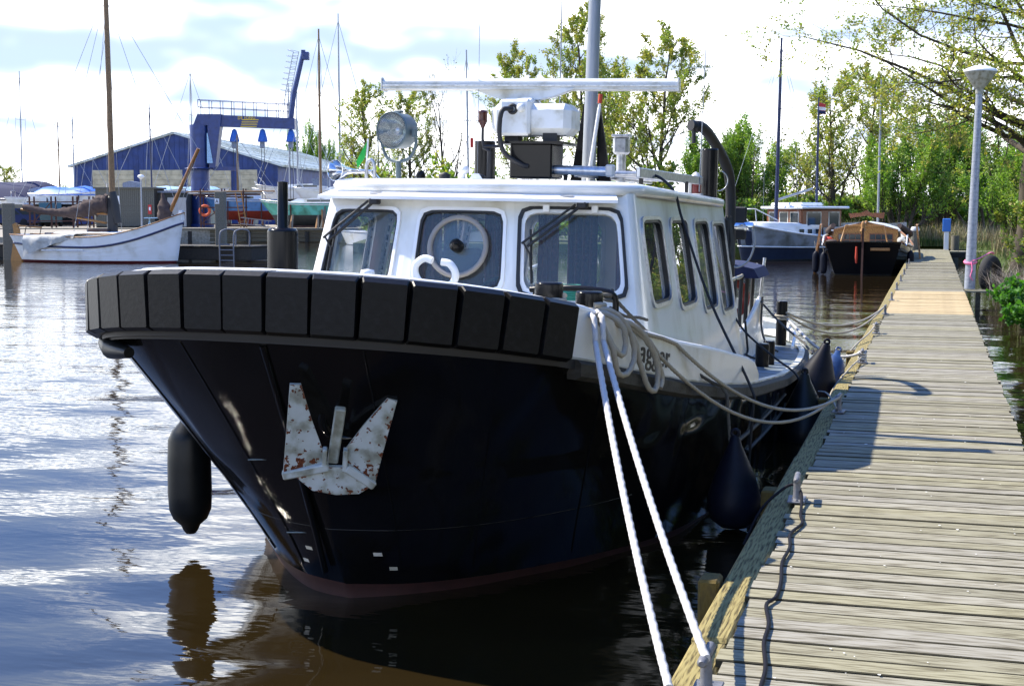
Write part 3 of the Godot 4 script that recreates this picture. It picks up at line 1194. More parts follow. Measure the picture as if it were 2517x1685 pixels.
	for i in range(b0, b1 + 1):
		var z: float = dk[i].y
		var yt := table(tug_bulwark, z)
		var yb := table(tug_rail, z)
		var o: Vector2 = dk[i] + outs[i] * 0.0
		var q: Vector2 = dk[i] - outs[i] * 0.05
		outer.append(V(o.x, yb, o.y))
		topout.append(V(o.x, yt, o.y))
		topin.append(V(q.x, yt, q.y))
		inner.append(V(q.x, yb - 0.02, q.y))
	g = G.new()
	g.grid([PackedVector3Array(topout), PackedVector3Array(outer)])
	g.grid([PackedVector3Array(topin), PackedVector3Array(topout)])
	g.grid([PackedVector3Array(inner), PackedVector3Array(topin)])
	var bul := part(tug, "bulwark", g, M.white_paint)
	g = G.new()
	var cap := []
	for i in topin.size():
		cap.append((topin[i] + topout[i]) * 0.5 + V(0, 0.006, 0))
	g.tube(cap, 0.022, 8)
	part(bul, "capping", g, M.white_trim)
	# rubber blocks of the bow fender
	var path := []
	for i in range(b0, b1 + 1):
		if dk[i].y > (4.26 if dk[i].x > 0 else 4.19):
			path.append(i)
	var arc := [0.0]
	for k in path.size() - 1:
		arc.append(arc[-1] + (dk[path[k + 1]] - dk[path[k]]).length())
	var total: float = arc[-1]
	var count := 15
	var block := G.new()
	var bw := total / count * 0.5 + 0.004
	# outline of a block seen from above: narrower in front
	var face := [[-0.04, 1.0, 1.0], [0.082, 1.0, 0.99], [0.118, 0.94, 0.86]]
	var brows := []
	for q in face:
		var w: float = bw * q[1]
		var h: float = 0.152 * q[2]
		var e := 0.006
		brows.append(PackedVector3Array([V(-w, -h + e, q[0]), V(-w, h - e, q[0]), V(-w + e, h, q[0]), V(w - e, h, q[0]), V(w, h - e, q[0]), V(w, -h + e, q[0]), V(w - e, -h, q[0]), V(-w + e, -h, q[0])]))
	for k in brows.size() - 1:
		for j in 8:
			block.quad(brows[k][j], brows[k + 1][j], brows[k + 1][(j + 1) % 8], brows[k][(j + 1) % 8])
	block.fan(brows[-1], true)
	block.fan(brows[0])
	var bm := block.mesh()
	var fender := Node3D.new()
	fender.name = "bow_fender"
	tug.add_child(fender)
	var rng := RandomNumberGenerator.new()
	rng.seed = 3
	for k in count:
		var s := total * (k + 0.5) / count
		var j := 0
		while j < arc.size() - 2 and arc[j + 1] < s:
			j += 1
		var t: float = (s - arc[j]) / (arc[j + 1] - arc[j])
		var p: Vector2 = dk[path[j]].lerp(dk[path[j + 1]], t)
		var o: Vector2 = outs[path[j]].lerp(outs[path[j + 1]], t).normalized()
		var z := V(o.x, 0.0, o.y)
		var along := V(o.y, 0, -o.x)
		var ya := table(tug_bulwark, p.y - along.z * 0.1)
		var yb := table(tug_bulwark, p.y + along.z * 0.1)
		var x := (along * 0.2 + V(0, yb - ya, 0)).normalized()
		var y := z.cross(x).normalized()
		var pos := V(p.x, table(tug_bulwark, p.y) - 0.132, p.y) + z * (0.006 + rng.randf_range(-0.004, 0.004))
		part_m(fender, "rubber_block", bm, M.rubber_block, Transform3D(Basis(x, y, z), pos))
	# dark steel channel that the blocks sit in
	g = G.new()
	sweep(g, dk, outs, tug_bulwark, [Vector2(0.004, 0.0), Vector2(0.05, 0.0), Vector2(0.045, -0.31), Vector2(0.004, -0.31)], path[0], path[-1])
	part(tug, "fender_channel", g, M.black_matt)
	build_tug_name(bul)
	build_tug_cabin(tug)
	build_tug_roof(tug)
	build_tug_fittings(tug)

func build_tug_name(parent: Node) -> void:
	var word := "agger"
	var font := SystemFont.new()
	font.font_names = PackedStringArray(["Droid Sans"])
	font.font_weight = 700
	var tm := TextMesh.new()
	tm.text = word
	tm.font = font
	tm.font_size = 40
	tm.pixel_size = 0.0038
	tm.depth = 0.003
	var p := V(1.567, 1.295, 3.10)
	var along := V(0.148, -0.17, -0.974).normalized()
	var out := V(0.988, 0.0, 0.15).normalized()
	var o := MeshInstance3D.new()
	o.name = "name_lettering"
	o.mesh = tm
	o.material_override = M.black_print
	var up := out.cross(along).normalized()
	o.transform = Transform3D(Basis(along * 1.32, up * 1.05, along.cross(up).normalized()), p)
	parent.add_child(o, true)

func build_tug_cabin(tug: Node) -> void:
	var wall := G.new()
	var cab := part(tug, "cabin", wall_shell(wall), M.white_paint)
	# windows
	var fronts := [Rect2(-1.045, 1.58, 0.545, 0.52), Rect2(-0.325, 1.575, 0.60, 0.53), Rect2(0.42, 1.57, 0.60, 0.53)]
	for k in 3:
		var o := opening(fronts[k])
		var g := G.new()
		window_frame(g, front_at, o, 0.0, 0.022, -0.02, 0.012, false)
		var fr := part(cab, "front_window", g, M.white_trim)
		if k == 2:
			var gg := G.new()
			window_frame(gg, front_at, o, 0.022, 0.042, -0.002, 0.02, false)
			part(fr, "gasket", gg, M.gasket)
			for hx in [0.56, 0.88]:
				gg = G.new()
				gg.box(front_at(hx, 2.125, 0.03), V(0.045, 0.05, 0.02), 0.004)
				part(fr, "hinge", gg, M.white_trim)
		else:
			var gg := G.new()
			window_frame(gg, front_at, o, -0.014, 0.0, -0.03, 0.004, false)
			part(fr, "gasket", gg, M.gasket)
		pane(fr, front_at, o, -0.02)
	for s in [1, -1]:
		var f: Callable = side_at if s == 1 else port_at
		for h in side_holes():
			var o := opening(h)
			var g := G.new()
			window_frame(g, f, o, 0.0, 0.028, -0.02, 0.014, s == 1)
			var fr := part(cab, "side_window", g, M.alu)
			var gg := G.new()
			window_frame(gg, f, o, -0.018, 0.0, -0.03, 0.003, s == 1)
			part(fr, "gasket", gg, M.gasket)
			pane(fr, f, o, -0.022)
	var ro := opening(Rect2(-0.75, 1.35, 0.7, 0.65))
	var rg := G.new()
	window_frame(rg, rear_at, ro, 0.0, 0.03, -0.02, 0.014, true)
	var rf := part(cab, "rear_window", rg, M.alu)
	pane(rf, rear_at, ro, -0.02)
	# clear-view screen in the middle front window
	var c := front_at(-0.03, 1.855, 0.012)
	var nz := V(0, 0.235, 0.972).normalized()
	var bz := Basis(Vector3.RIGHT, nz.cross(Vector3.RIGHT).normalized(), nz)
	var g := G.new()
	g.ring(c + nz * 0.01, bz, 0.203, 0.019, 40, 8)
	var cv := part(cab, "clear_view_screen", g, M.screen_ring)
	g = G.new()
	g.lathe([Vector2(0.0, 0.10), Vector2(0.018, 0.085), Vector2(0.045, 0.055), Vector2(0.045, 0.0)], 18, c, Basis(bz.x, bz.z, -bz.y))
	part(cv, "motor_cap", g, M.black_gloss)
	var ringp := PackedVector3Array()
	for k in 36:
		ringp.append(c + bz * V(cos(TAU * k / 36) * 0.188, sin(TAU * k / 36) * 0.188, 0.006))
	g = G.new()
	g.fan(ringp)
	part(cv, "pane", g, M.glass)
	# wipers
	for wx in [[-0.66, -1.0], [0.80, 0.44]]:
		g = G.new()
		var a := front_at(wx[0], 2.14, 0.09)
		var b := front_at(wx[1], 1.86, 0.06)
		g.tube([a, b], 0.011, 6)
		g.tube([a + V(-0.05, 0.0, 0), b + V(-0.04, 0.02, 0)], 0.009, 6)
		g.tube([b + V(-0.03, 0.03, 0), b + V(0.02, -0.05, 0), front_at(wx[1] + 0.03, 1.62, 0.03)], 0.007, 6)
		g.tube([front_at(wx[1] + 0.02, 1.98, 0.035), front_at(wx[1] + 0.03, 1.62, 0.025)], 0.008, 6)
		g.box(a, V(0.07, 0.05, 0.07), 0.01)
		part(cab, "wiper", g, M.black_matt)
	# brow over the front windows
	var top := PackedVector3Array()
	var lip := PackedVector3Array()
	var und := PackedVector3Array()
	for u in [-1.13, -0.75, -0.38, 0.0, 0.38, 0.75, 1.03]:
		top.append(front_at(u, 2.235, 0.0) + V(0, 0.0, 0.004))
		lip.append(front_at(u, 2.165, 0.135))
		und.append(front_at(u, 2.145, 0.13))
	g = G.new()
	g.grid([top, lip])
	g.grid([lip, und])
	var back := PackedVector3Array()
	for u in [-1.13, -0.75, -0.38, 0.0, 0.38, 0.75, 1.03]:
		back.append(front_at(u, 2.19, 0.0) + V(0, 0, 0.002))
	g.grid([und, back])
	g.fan(PackedVector3Array([top[6], lip[6], und[6], back[6]]))
	g.fan(PackedVector3Array([top[0], lip[0], und[0], back[0]]), true)
	var brow := part(cab, "brow", g, M.white_trim)
	for u in [-0.68, 0.70]:
		g = G.new()
		var ctr := (front_at(u, 2.235, 0.0) * 0.45 + front_at(u, 2.165, 0.135) * 0.55)
		var dirn := (front_at(u, 2.235, 0.0) - front_at(u, 2.165, 0.135)).normalized()
		var xx := Vector3.RIGHT
		var nn := xx.cross(dirn).normalized()
		if nn.y < 0: nn = -nn
		var rr := PackedVector3Array()
		for k in 20:
			rr.append(ctr + nn * 0.006 + xx * cos(TAU * k / 20) * 0.05 + dirn * sin(TAU * k / 20) * 0.028)
		g.fan(rr)
		part(brow, "wiper_port", g, M.alu)
	# inside: floor, bulkhead, dashboard, wheel, curtains
	g = G.new()
	g.box(V(0, 0.82, -0.2), V(2.2, 0.04, 4.2), 0)
	part(cab, "floor", g, M.inside_dark)
	g = G.new()
	g.box(V(0, 1.36, 1.62), V(2.0, 0.10, 0.42), 0.02)
	g.box(V(0, 1.1, 1.72), V(2.0, 0.45, 0.1), 0.0)
	g.box(V(0.45, 1.45, 1.62), V(0.4, 0.1, 0.22), 0.02)
	part(cab, "dashboard", g, M.inside_dark)
	g = G.new()
	g.ring(V(0.05, 1.42, 1.28), Basis(Vector3.RIGHT, -0.5), 0.22, 0.014, 28, 6)
	for k in 4:
		var a := TAU * k / 4 + 0.3
		var bb := Basis(Vector3.RIGHT, -0.5)
		g.rod(V(0.05, 1.42, 1.28), V(0.05, 1.42, 1.28) + bb * V(cos(a) * 0.22, sin(a) * 0.22, 0), 0.009, 6)
	part(cab, "steering_wheel", g, M.black_matt)
	g = G.new()
	g.box(V(-0.55, 1.1, -0.4), V(0.6, 0.55, 1.4), 0.05)
	g.box(V(-0.9, 1.45, -0.4), V(0.12, 0.6, 1.4), 0.05)
	part(cab, "bench", g, M.curtain)
	g = G.new()
	g.box(V(0.55, 1.4, -2.3), V(0.62, 1.2, 0.05), 0.01)
	part(cab, "cabin_door", g, M.inside_wood)
	for d in [[V(-0.85, 0, 0.95), V(-0.55, 0, 0.9)], [V(-0.30, 0, 0.6), V(-0.05, 0, 0.55)], [V(0.12, 0, 0.5), V(0.3, 0, 0.62)], [V(0.93, 0, 1.35), V(1.0, 0, 0.95)], [V(-0.35, 0, -2.2), V(-0.05, 0, -2.2)], [V(-1.0, 0, -0.4), V(-1.0, 0, -0.75)]]:
		g = G.new()
		drape(g, d[0], d[1], 2.12, 1.30, 4, 0.025)
		part(cab, "curtain", g, M.curtain)

func side_holes() -> Array:
	return [Rect2(0.87, 1.475, 0.70, 0.585), Rect2(-0.23, 1.39, 0.75, 0.66), Rect2(-1.29, 1.29, 0.74, 0.745), Rect2(-2.25, 1.21, 0.74, 0.80)]

func opening(h: Rect2) -> Array:
	var angles := []
	for k in 44:
		angles.append(TAU * k / 44.0)
	var o := h.get_center()
	var out := []
	for p in hole_outline(h.size.x * 0.5, h.size.y * 0.5, angles):
		out.append(o + p)
	return out

func wall_shell(wall: G) -> G:
	# front: three cells
	window_cell(wall, front_at, Rect2(-1.10, 1.05, 0.69, 1.19), Rect2(-1.045, 1.58, 0.545, 0.52), false)
	window_cell(wall, front_at, Rect2(-0.41, 1.05, 0.755, 1.19), Rect2(-0.325, 1.575, 0.60, 0.53), false)
	window_cell(wall, front_at, Rect2(0.345, 1.05, 0.755, 1.19), Rect2(0.42, 1.57, 0.60, 0.53), false)
	var holes := side_holes()
	var cuts := [1.66, 0.695, -0.39, -1.40, -2.42]
	for s in [1, -1]:
		var f: Callable = side_at if s == 1 else port_at
		for k in 4:
			window_cell(wall, f, Rect2(cuts[k + 1], 0.50, cuts[k] - cuts[k + 1], 1.74), holes[k], s == 1)
		# rounded corner between front and side
		var rows := []
		for y in [2.24, 2.0, 1.7, 1.4, 1.05, 0.5]:
			var a := front_at(1.10 * s, y, 0.0)
			if y < 1.05:
				a = front_at(1.10 * s, 1.05, 0.0) + V(s * 0.09, y - 1.05, 0.0)
			var b: Vector3 = f.call(1.66, y, 0.0)
			var ctl := V(b.x, y, a.z - 0.02)
			var row := PackedVector3Array()
			for k in 9:
				var t := k / 8.0
				row.append(a * (1 - t) * (1 - t) + ctl * 2 * t * (1 - t) + b * t * t)
			rows.append(row)
		if s < 0:
			rows.reverse()
		wall.grid(rows)
	window_cell(wall, rear_at, Rect2(-1.14, 0.5, 2.28, 1.74), Rect2(-0.75, 1.35, 0.7, 0.65), true)
	return wall

func roof_y(z: float) -> float:
	return 2.215 + (z + 2.6) * 0.0165

func build_tug_roof(tug: Node) -> void:
	# outline of the roof, a little wider than the walls
	var line := []
	for u in [-1.06, -0.75, -0.38, 0.0, 0.38, 0.75, 1.06]:
		var p := front_at(u, 2.24, 0.03)
		line.append(Vector2(p.x, p.z))
	for p in [Vector2(1.125, 1.60), Vector2(1.15, 1.5), Vector2(1.15, 0.5), Vector2(1.15, -1.0), Vector2(1.14, -2.3), Vector2(1.11, -2.44), Vector2(1.0, -2.5), Vector2(0, -2.52), Vector2(-1.0, -2.5), Vector2(-1.11, -2.44), Vector2(-1.14, -2.3), Vector2(-1.15, -1.0), Vector2(-1.15, 0.5), Vector2(-1.15, 1.5), Vector2(-1.125, 1.60)]:
		line.append(p)
	var rows := []
	for q in [[0.0, -0.06], [0.016, -0.045], [0.022, -0.015], [0.012, 0.012], [-0.03, 0.024], [-0.12, 0.034], [-0.5, 0.055]]:
		var row := PackedVector3Array()
		for i in line.size():
			var a: Vector2 = line[i]
			var dir := Vector2(signf(a.x) * minf(1.0, absf(a.x)), (1.0 if a.y > 1.4 else (-1.0 if a.y < -2.4 else 0.0))).normalized() if a.length() > 0.1 else Vector2.DOWN
			if i >= 1 and i <= 5:
				dir = Vector2(0, 1)
			var p: Vector2 = a + dir * q[0]
			if q[0] < -0.2:
				p = Vector2(a.x * 0.5, -0.35 + (a.y + 0.35) * 0.5)
			row.append(V(p.x, roof_y(a.y) + q[1], p.y))
		rows.append(row)
	var g := G.new()
	g.grid(rows, true)
	g.fan(rows[-1], true)
	var roof := part(tug, "roof", g, M.white_paint)
	g = G.new()
	g.slab([Vector2(-0.06, 0), Vector2(0.06, 0), Vector2(0.02, 0.055), Vector2(-0.02, 0.055)], 0, 0.012, Basis(), V(0.02, roof_y(1.8) + 0.02, 1.8))
	part(roof, "lifting_eye", g, M.white_trim)
	# radar
	var r := Node3D.new()
	r.name = "radar"
	tug.add_child(r)
	r.position = V(0.14, 0, 0.8)
	g = G.new()
	g.box(V(0.03, 2.48, 0), V(0.33, 0.26, 0.34), 0.012)
	g.box(V(0.03, 2.615, 0), V(0.52, 0.02, 0.42), 0.0)
	part(r, "pedestal", g, M.black_gloss)
	for sx in [-0.13, 0.17]:
		g = G.new()
		g.bar(V(sx, 2.62, 0.1), V(sx, 2.70, 0.1), 0.11, 0.09)
		part(r, "mounting_foot", g, M.black_matt)
	g = G.new()
	g.box(V(0.02, 2.79, 0), V(0.62, 0.235, 0.36), 0.05)
	g.box(V(-0.09, 2.80, 0.1), V(0.24, 0.27, 0.24), 0.02)
	g.box(V(-0.09, 2.925, 0), V(0.24, 0.05, 0.24), 0.02)
	part(r, "gearbox", g, M.radar_white)
	g = G.new()
	g.slab([Vector2(-0.36, 0.04), Vector2(0.45, 0.04), Vector2(0.28, -0.02), Vector2(0.16, -0.045), Vector2(-0.10, -0.045), Vector2(-0.2, -0.02)], -0.045, 0.045, Basis(), V(-0.12, 2.985, 0))
	part(r, "turning_unit", g, M.radar_white)
	g = G.new()
	var bb := Basis(Vector3.UP, 0.10) * Basis(Vector3(0, 0, 1), 0.0)
	g.slab([Vector2(0.07, -0.04), Vector2(0.07, 0.02), Vector2(0.03, 0.045), Vector2(-0.05, 0.045), Vector2(-0.07, 0.02), Vector2(-0.07, -0.035)], -1.13, 1.13, bb * Basis(Vector3(0, 0, -1), Vector3.UP, Vector3.RIGHT), V(-0.045, 3.055, 0))
	part(r, "scanner_bar", g, M.radar_white)
	g = G.new()
	for sx in [-1.137, 1.137]:
		g.box(V(-0.045, 3.055, 0) + bb * V(sx, 0.0, 0), V(0.014, 0.10, 0.155), 0.003, bb)
	g.box(V(-0.045, 3.05, 0.0) + bb * V(0, -0.005, 0.073), V(2.26, 0.012, 0.008), 0.0, bb)
	part(r, "scanner_trim", g, M.alu)
	g = G.new()
	g.tube(catmull([V(-0.10, 2.86, 0.23), V(-0.16, 2.84, 0.30), V(-0.175, 2.66, 0.30), V(-0.14, 2.53, 0.27), V(-0.03, 2.45, 0.2), V(0.01, 2.44, 0.17)], 6), 0.018, 10)
	g.ring(V(-0.10, 2.86, 0.225), Basis(), 0.03, 0.012, 16, 6)
	part(r, "cable", g, M.black_matt)
	g = G.new()
	g.lathe([Vector2(0.0, 0.02), Vector2(0.03, 0.02), Vector2(0.033, 0.0)], 16, V(-0.035, 2.87, 0.22), Basis(Vector3.RIGHT, PI / 2))
	part(r, "inspection_cap", g, M.radar_white)
	# searchlight
	var s := Node3D.new()
	s.name = "searchlight"
	tug.add_child(s)
	s.position = V(-0.71, 2.675, 1.42)
	s.scale = V(0.93, 0.93, 0.93)
	s.rotation.y = -0.25
	var face := Basis(Vector3.RIGHT, PI / 2)
	g = G.new()
	g.lathe([Vector2(0.136, 0.10), Vector2(0.145, 0.105), Vector2(0.148, 0.09), Vector2(0.142, 0.07), Vector2(0.138, -0.06), Vector2(0.10, -0.10), Vector2(0.0, -0.11)], 28, V(0, 0, 0), face)
	part(s, "housing", g, M.lamp_grey)
	g = G.new()
	g.lathe([Vector2(0.134, 0.09), Vector2(0.12, 0.03), Vector2(0.08, -0.03), Vector2(0.0, -0.05)], 28, V(0, 0, 0), face)
	part(s, "reflector", g, M.mirror)
	g = G.new()
	g.lathe([Vector2(0.0, 0.03), Vector2(0.035, 0.03), Vector2(0.04, 0.0), Vector2(0.02, -0.03)], 14, V(0, 0, 0), face)
	part(s, "bulb_shield", g, M.alu)
	g = G.new()
	g.lathe([Vector2(0.133, 0.101), Vector2(0.0, 0.104)], 28, V(0, 0, 0), face)
	part(s, "lens", g, M.glass)
	g = G.new()
	g.tube(catmull([V(-0.155, 0.0, 0), V(-0.165, -0.10, 0), V(-0.12, -0.20, 0), V(-0.05, -0.235, 0), V(0.05, -0.235, 0), V(0.12, -0.20, 0), V(0.165, -0.10, 0), V(0.155, 0.0, 0)], 4), 0.012, 8)
	g.rod(V(0, -0.235, 0), V(0, -0.42, 0), 0.022, 10)
	g.box(V(0.165, -0.02, 0.02), V(0.03, 0.07, 0.05), 0.004)
	g.box(V(0, 0.15, 0), V(0.06, 0.02, 0.05), 0.004)
	part(s, "yoke", g, M.lamp_grey)
	# horn, lamps, small roof gear
	g = G.new()
	var hb := Basis(Vector3.UP, -0.35) * face
	g.lathe([Vector2(0.078, 0.12), Vector2(0.073, 0.122), Vector2(0.055, 0.07), Vector2(0.030, 0.01), Vector2(0.018, -0.06), Vector2(0.013, -0.27)], 24, V(-1.03, 2.375, 1.64), hb)
	g.rod(V(-0.94, 2.38, 1.40), V(-0.88, 2.30, 1.36), 0.02, 8)
	part(tug, "horn", g, M.chrome)
	g = G.new()
	g.rod(V(-0.14, 2.26, 1.0), V(-0.14, 2.55, 1.0), 0.022, 10)
	g.tube([V(-0.14, 2.55, 1.0), V(-0.19, 2.57, 1.0), V(-0.2, 2.64, 1.0), V(-0.2, 2.74, 1.0)], 0.012, 8)
	g.rod(V(-0.2, 2.58, 1.0), V(-0.07, 2.585, 1.0), 0.012, 8)
	part(tug, "light_pole", g, M.black_matt)
	g = G.new()
	g.lathe([Vector2(0.0, 0.115), Vector2(0.036, 0.11), Vector2(0.038, 0.09), Vector2(0.034, 0.088), Vector2(0.034, 0.04), Vector2(0.038, 0.036), Vector2(0.02, 0.0), Vector2(0.012, -0.02)], 16, V(-0.2, 2.74, 1.0))
	part(tug, "beacon", g, M.amber_glass)
	g = G.new()
	g.lathe([Vector2(0.0, 0.42), Vector2(0.082, 0.42), Vector2(0.086, 0.41), Vector2(0.086, 0.0)], 24, V(-0.44, 2.24, 0.2))
	part(tug, "exhaust_stack", g, M.black_gloss)
	g = G.new()
	g.lathe([Vector2(0.0, 0.17), Vector2(0.03, 0.165), Vector2(0.045, 0.14), Vector2(0.046, 0.12), Vector2(0.016, 0.10), Vector2(0.016, 0.0)], 18, V(-0.33, 2.27, 1.05))
	part(tug, "antenna_dome", g, M.white_trim)
	g = G.new()
	g.lathe([Vector2(0.0, 0.10), Vector2(0.02, 0.10), Vector2(0.036, 0.07), Vector2(0.036, 0.0)], 14, V(-0.58, 2.29, 1.3))
	part(tug, "roof_vent", g, M.black_gloss)
	g = G.new()
	for sx in [-0.52, -0.37]:
		g.lathe([Vector2(0.0, 0.12), Vector2(0.05, 0.10), Vector2(0.04, 0.07), Vector2(0.04, 0.0)], 14, V(sx + 0.02, 2.27, 1.0 if sx < -0.5 else 0.6))
	part(tug, "roof_vent", g, M.black_matt)
	g = G.new()
	g.rod(V(-1.0, 2.28, 1.35), V(-0.985, 2.62, 1.35), 0.007, 6)
	var fs := part(tug, "flag_staff", g, M.white_trim)
	g = G.new()
	g.slab([Vector2(-0.005, 0.30), Vector2(-0.02, 0.18), Vector2(-0.075, 0.10), Vector2(-0.085, 0.15), Vector2(-0.05, 0.22)], -0.004, 0.004, Basis(Vector3.UP, 0.2), V(-0.985, 2.30, 1.355))
	part(fs, "flag", g, M.green_flag)
	# rail hoop left of the searchlight
	g = G.new()
	g.tube(catmull([V(-0.93, 2.28, 1.5), V(-0.93, 2.42, 1.5), V(-0.90, 2.46, 1.5), V(-0.87, 2.42, 1.5), V(-0.87, 2.28, 1.5)], 4), 0.014, 8)
	part(tug, "roof_hoop", g, M.alu)
	# mast with its two black fins, and the whip aerials
	g = G.new()
	g.tube([V(0.43, 2.25, 0.2), V(0.47, 5.6, 0.18)], [0.056, 0.042], 16)
	var mast := part(tug, "mast", g, M.spar_grey)
	g = G.new()
	for sx in [-1, 1]:
		var o := V(0.43, 2.26, 0.12)
		g.slab([Vector2(0.05 * sx, 0.0), Vector2(0.20 * sx, 0.0), Vector2(0.16 * sx, 0.12), Vector2(0.065 * sx, 0.72), Vector2(0.05 * sx, 0.72)], -0.012, 0.012, Basis(), o)
	part(mast, "fin", g, M.black_gloss)
	g = G.new()
	g.tube([V(0.46, 2.3, 0.35), V(0.54, 2.9, 0.35), V(0.55, 2.98, 0.35)], [0.016, 0.014, 0.006], 8)
	part(mast, "flag_staff", g, M.white_trim)
	g = G.new()
	g.tube([V(0.545, 2.95, 0.35), V(0.552, 3.02, 0.35)], 0.017, 8)
	part(mast, "staff_tip", g, M.oxide_red)
	for q in [[V(0.02, 3.0, -0.4), V(0.02, 5.0, -0.4), 0.006], [V(0.98, 2.3, -1.9), V(1.02, 5.0, -1.9), 0.005], [V(-0.27, 2.3, 0.9), V(-0.27, 4.6, 0.9), 0.0022]]:
		g = G.new()
		g.rod(q[0], q[1], q[2], 6)
		part(tug, "whip_aerial", g, M.wire)
	# square ventilator
	g = G.new()
	g.rod(V(0.54, 2.25, -0.5), V(0.54, 2.60, -0.5), 0.04, 14)
	g.box(V(0.54, 2.66, -0.5), V(0.13, 0.15, 0.12), 0.02)
	g.box(V(0.54, 2.74, -0.5), V(0.15, 0.02, 0.14), 0.004)
	part(tug, "square_ventilator", g, M.alu)
	# aft starboard: black cylinder, side lamp
	g = G.new()
	g.lathe([Vector2(0.0, 0.47), Vector2(0.078, 0.465), Vector2(0.082, 0.45), Vector2(0.082, 0.0)], 22, V(1.0, 2.25, -2.35))
	part(tug, "aft_stack", g, M.black_gloss)
	g = G.new()
	g.box(V(0.92, 2.27, -2.05), V(0.13, 0.03, 0.13), 0.004)
	g.lathe([Vector2(0.0, 0.21), Vector2(0.02, 0.20), Vector2(0.06, 0.16), Vector2(0.06, 0.14)], 16, V(0.92, 2.28, -2.05))
	g.box(V(0.875, 2.35, -2.05), V(0.03, 0.14, 0.1), 0.004)
	var nl := part(tug, "side_lamp", g, M.clear_plastic)
	g = G.new()
	g.lathe([Vector2(0.052, 0.14), Vector2(0.052, 0.0)], 18, V(0.925, 2.285, -2.05))
	part(nl, "lens", g, M.red_glass)
	g = G.new()
	g.tube(catmull([V(0.83, 2.93, -2.2), V(0.93, 2.91, -2.35), V(1.0, 2.76, -2.75), V(1.06, 2.56, -3.1), V(1.08, 2.35, -3.25), V(1.09, 1.8, -3.3), V(1.10, 0.65, -3.35)], 6), 0.052, 14)
	var dv := part(tug, "davit", g, M.black_matt)
	g = G.new()
	g.lathe([Vector2(0, 0.05), Vector2(0.055, 0.04), Vector2(0.055, -0.04), Vector2(0, -0.05)], 12, V(0.88, 2.92, -2.25), Basis(Vector3(1, 0, 0), PI / 2))
	g.rod(V(0.86, 2.88, -2.22), V(0.86, 2.76, -2.22), 0.02, 8)
	part(dv, "sheave", g, M.black_matt)
	g = G.new()
	g.ring(V(1.02, 2.42, -2.8), Basis(Vector3.UP, 0.5), 0.10, 0.006, 20, 6, -2.0, 1.2)
	part(dv, "hoop", g, M.alu)
	g = G.new()
	g.box(V(1.12, 2.0, -3.45), V(0.22, 0.34, 0.05), 0.015)
	part(tug, "light_board", g, M.black_matt)
	g = G.new()
	g.lathe([Vector2(0.0, 0.22), Vector2(0.045, 0.22), Vector2(0.045, 0.13), Vector2(0.036, 0.13), Vector2(0.036, 0.02), Vector2(0.05, 0.01), Vector2(0.05, -0.03), Vector2(0.0, -0.04)], 16, V(1.10, 1.97, -3.3), Basis(Vector3(0, 0, 1), -PI / 2))
	part(tug, "deck_lamp", g, M.chrome)
	g = G.new()
	g.tube(catmull([V(1.32, 1.95, -3.3), V(1.34, 1.8, -3.3), V(1.28, 1.62, -3.3), V(1.15, 1.55, -3.3), V(1.05, 1.65, -3.3), V(1.03, 1.8, -3.3)], 6), 0.011, 8)
	part(tug, "lamp_cable", g, M.spar_grey)

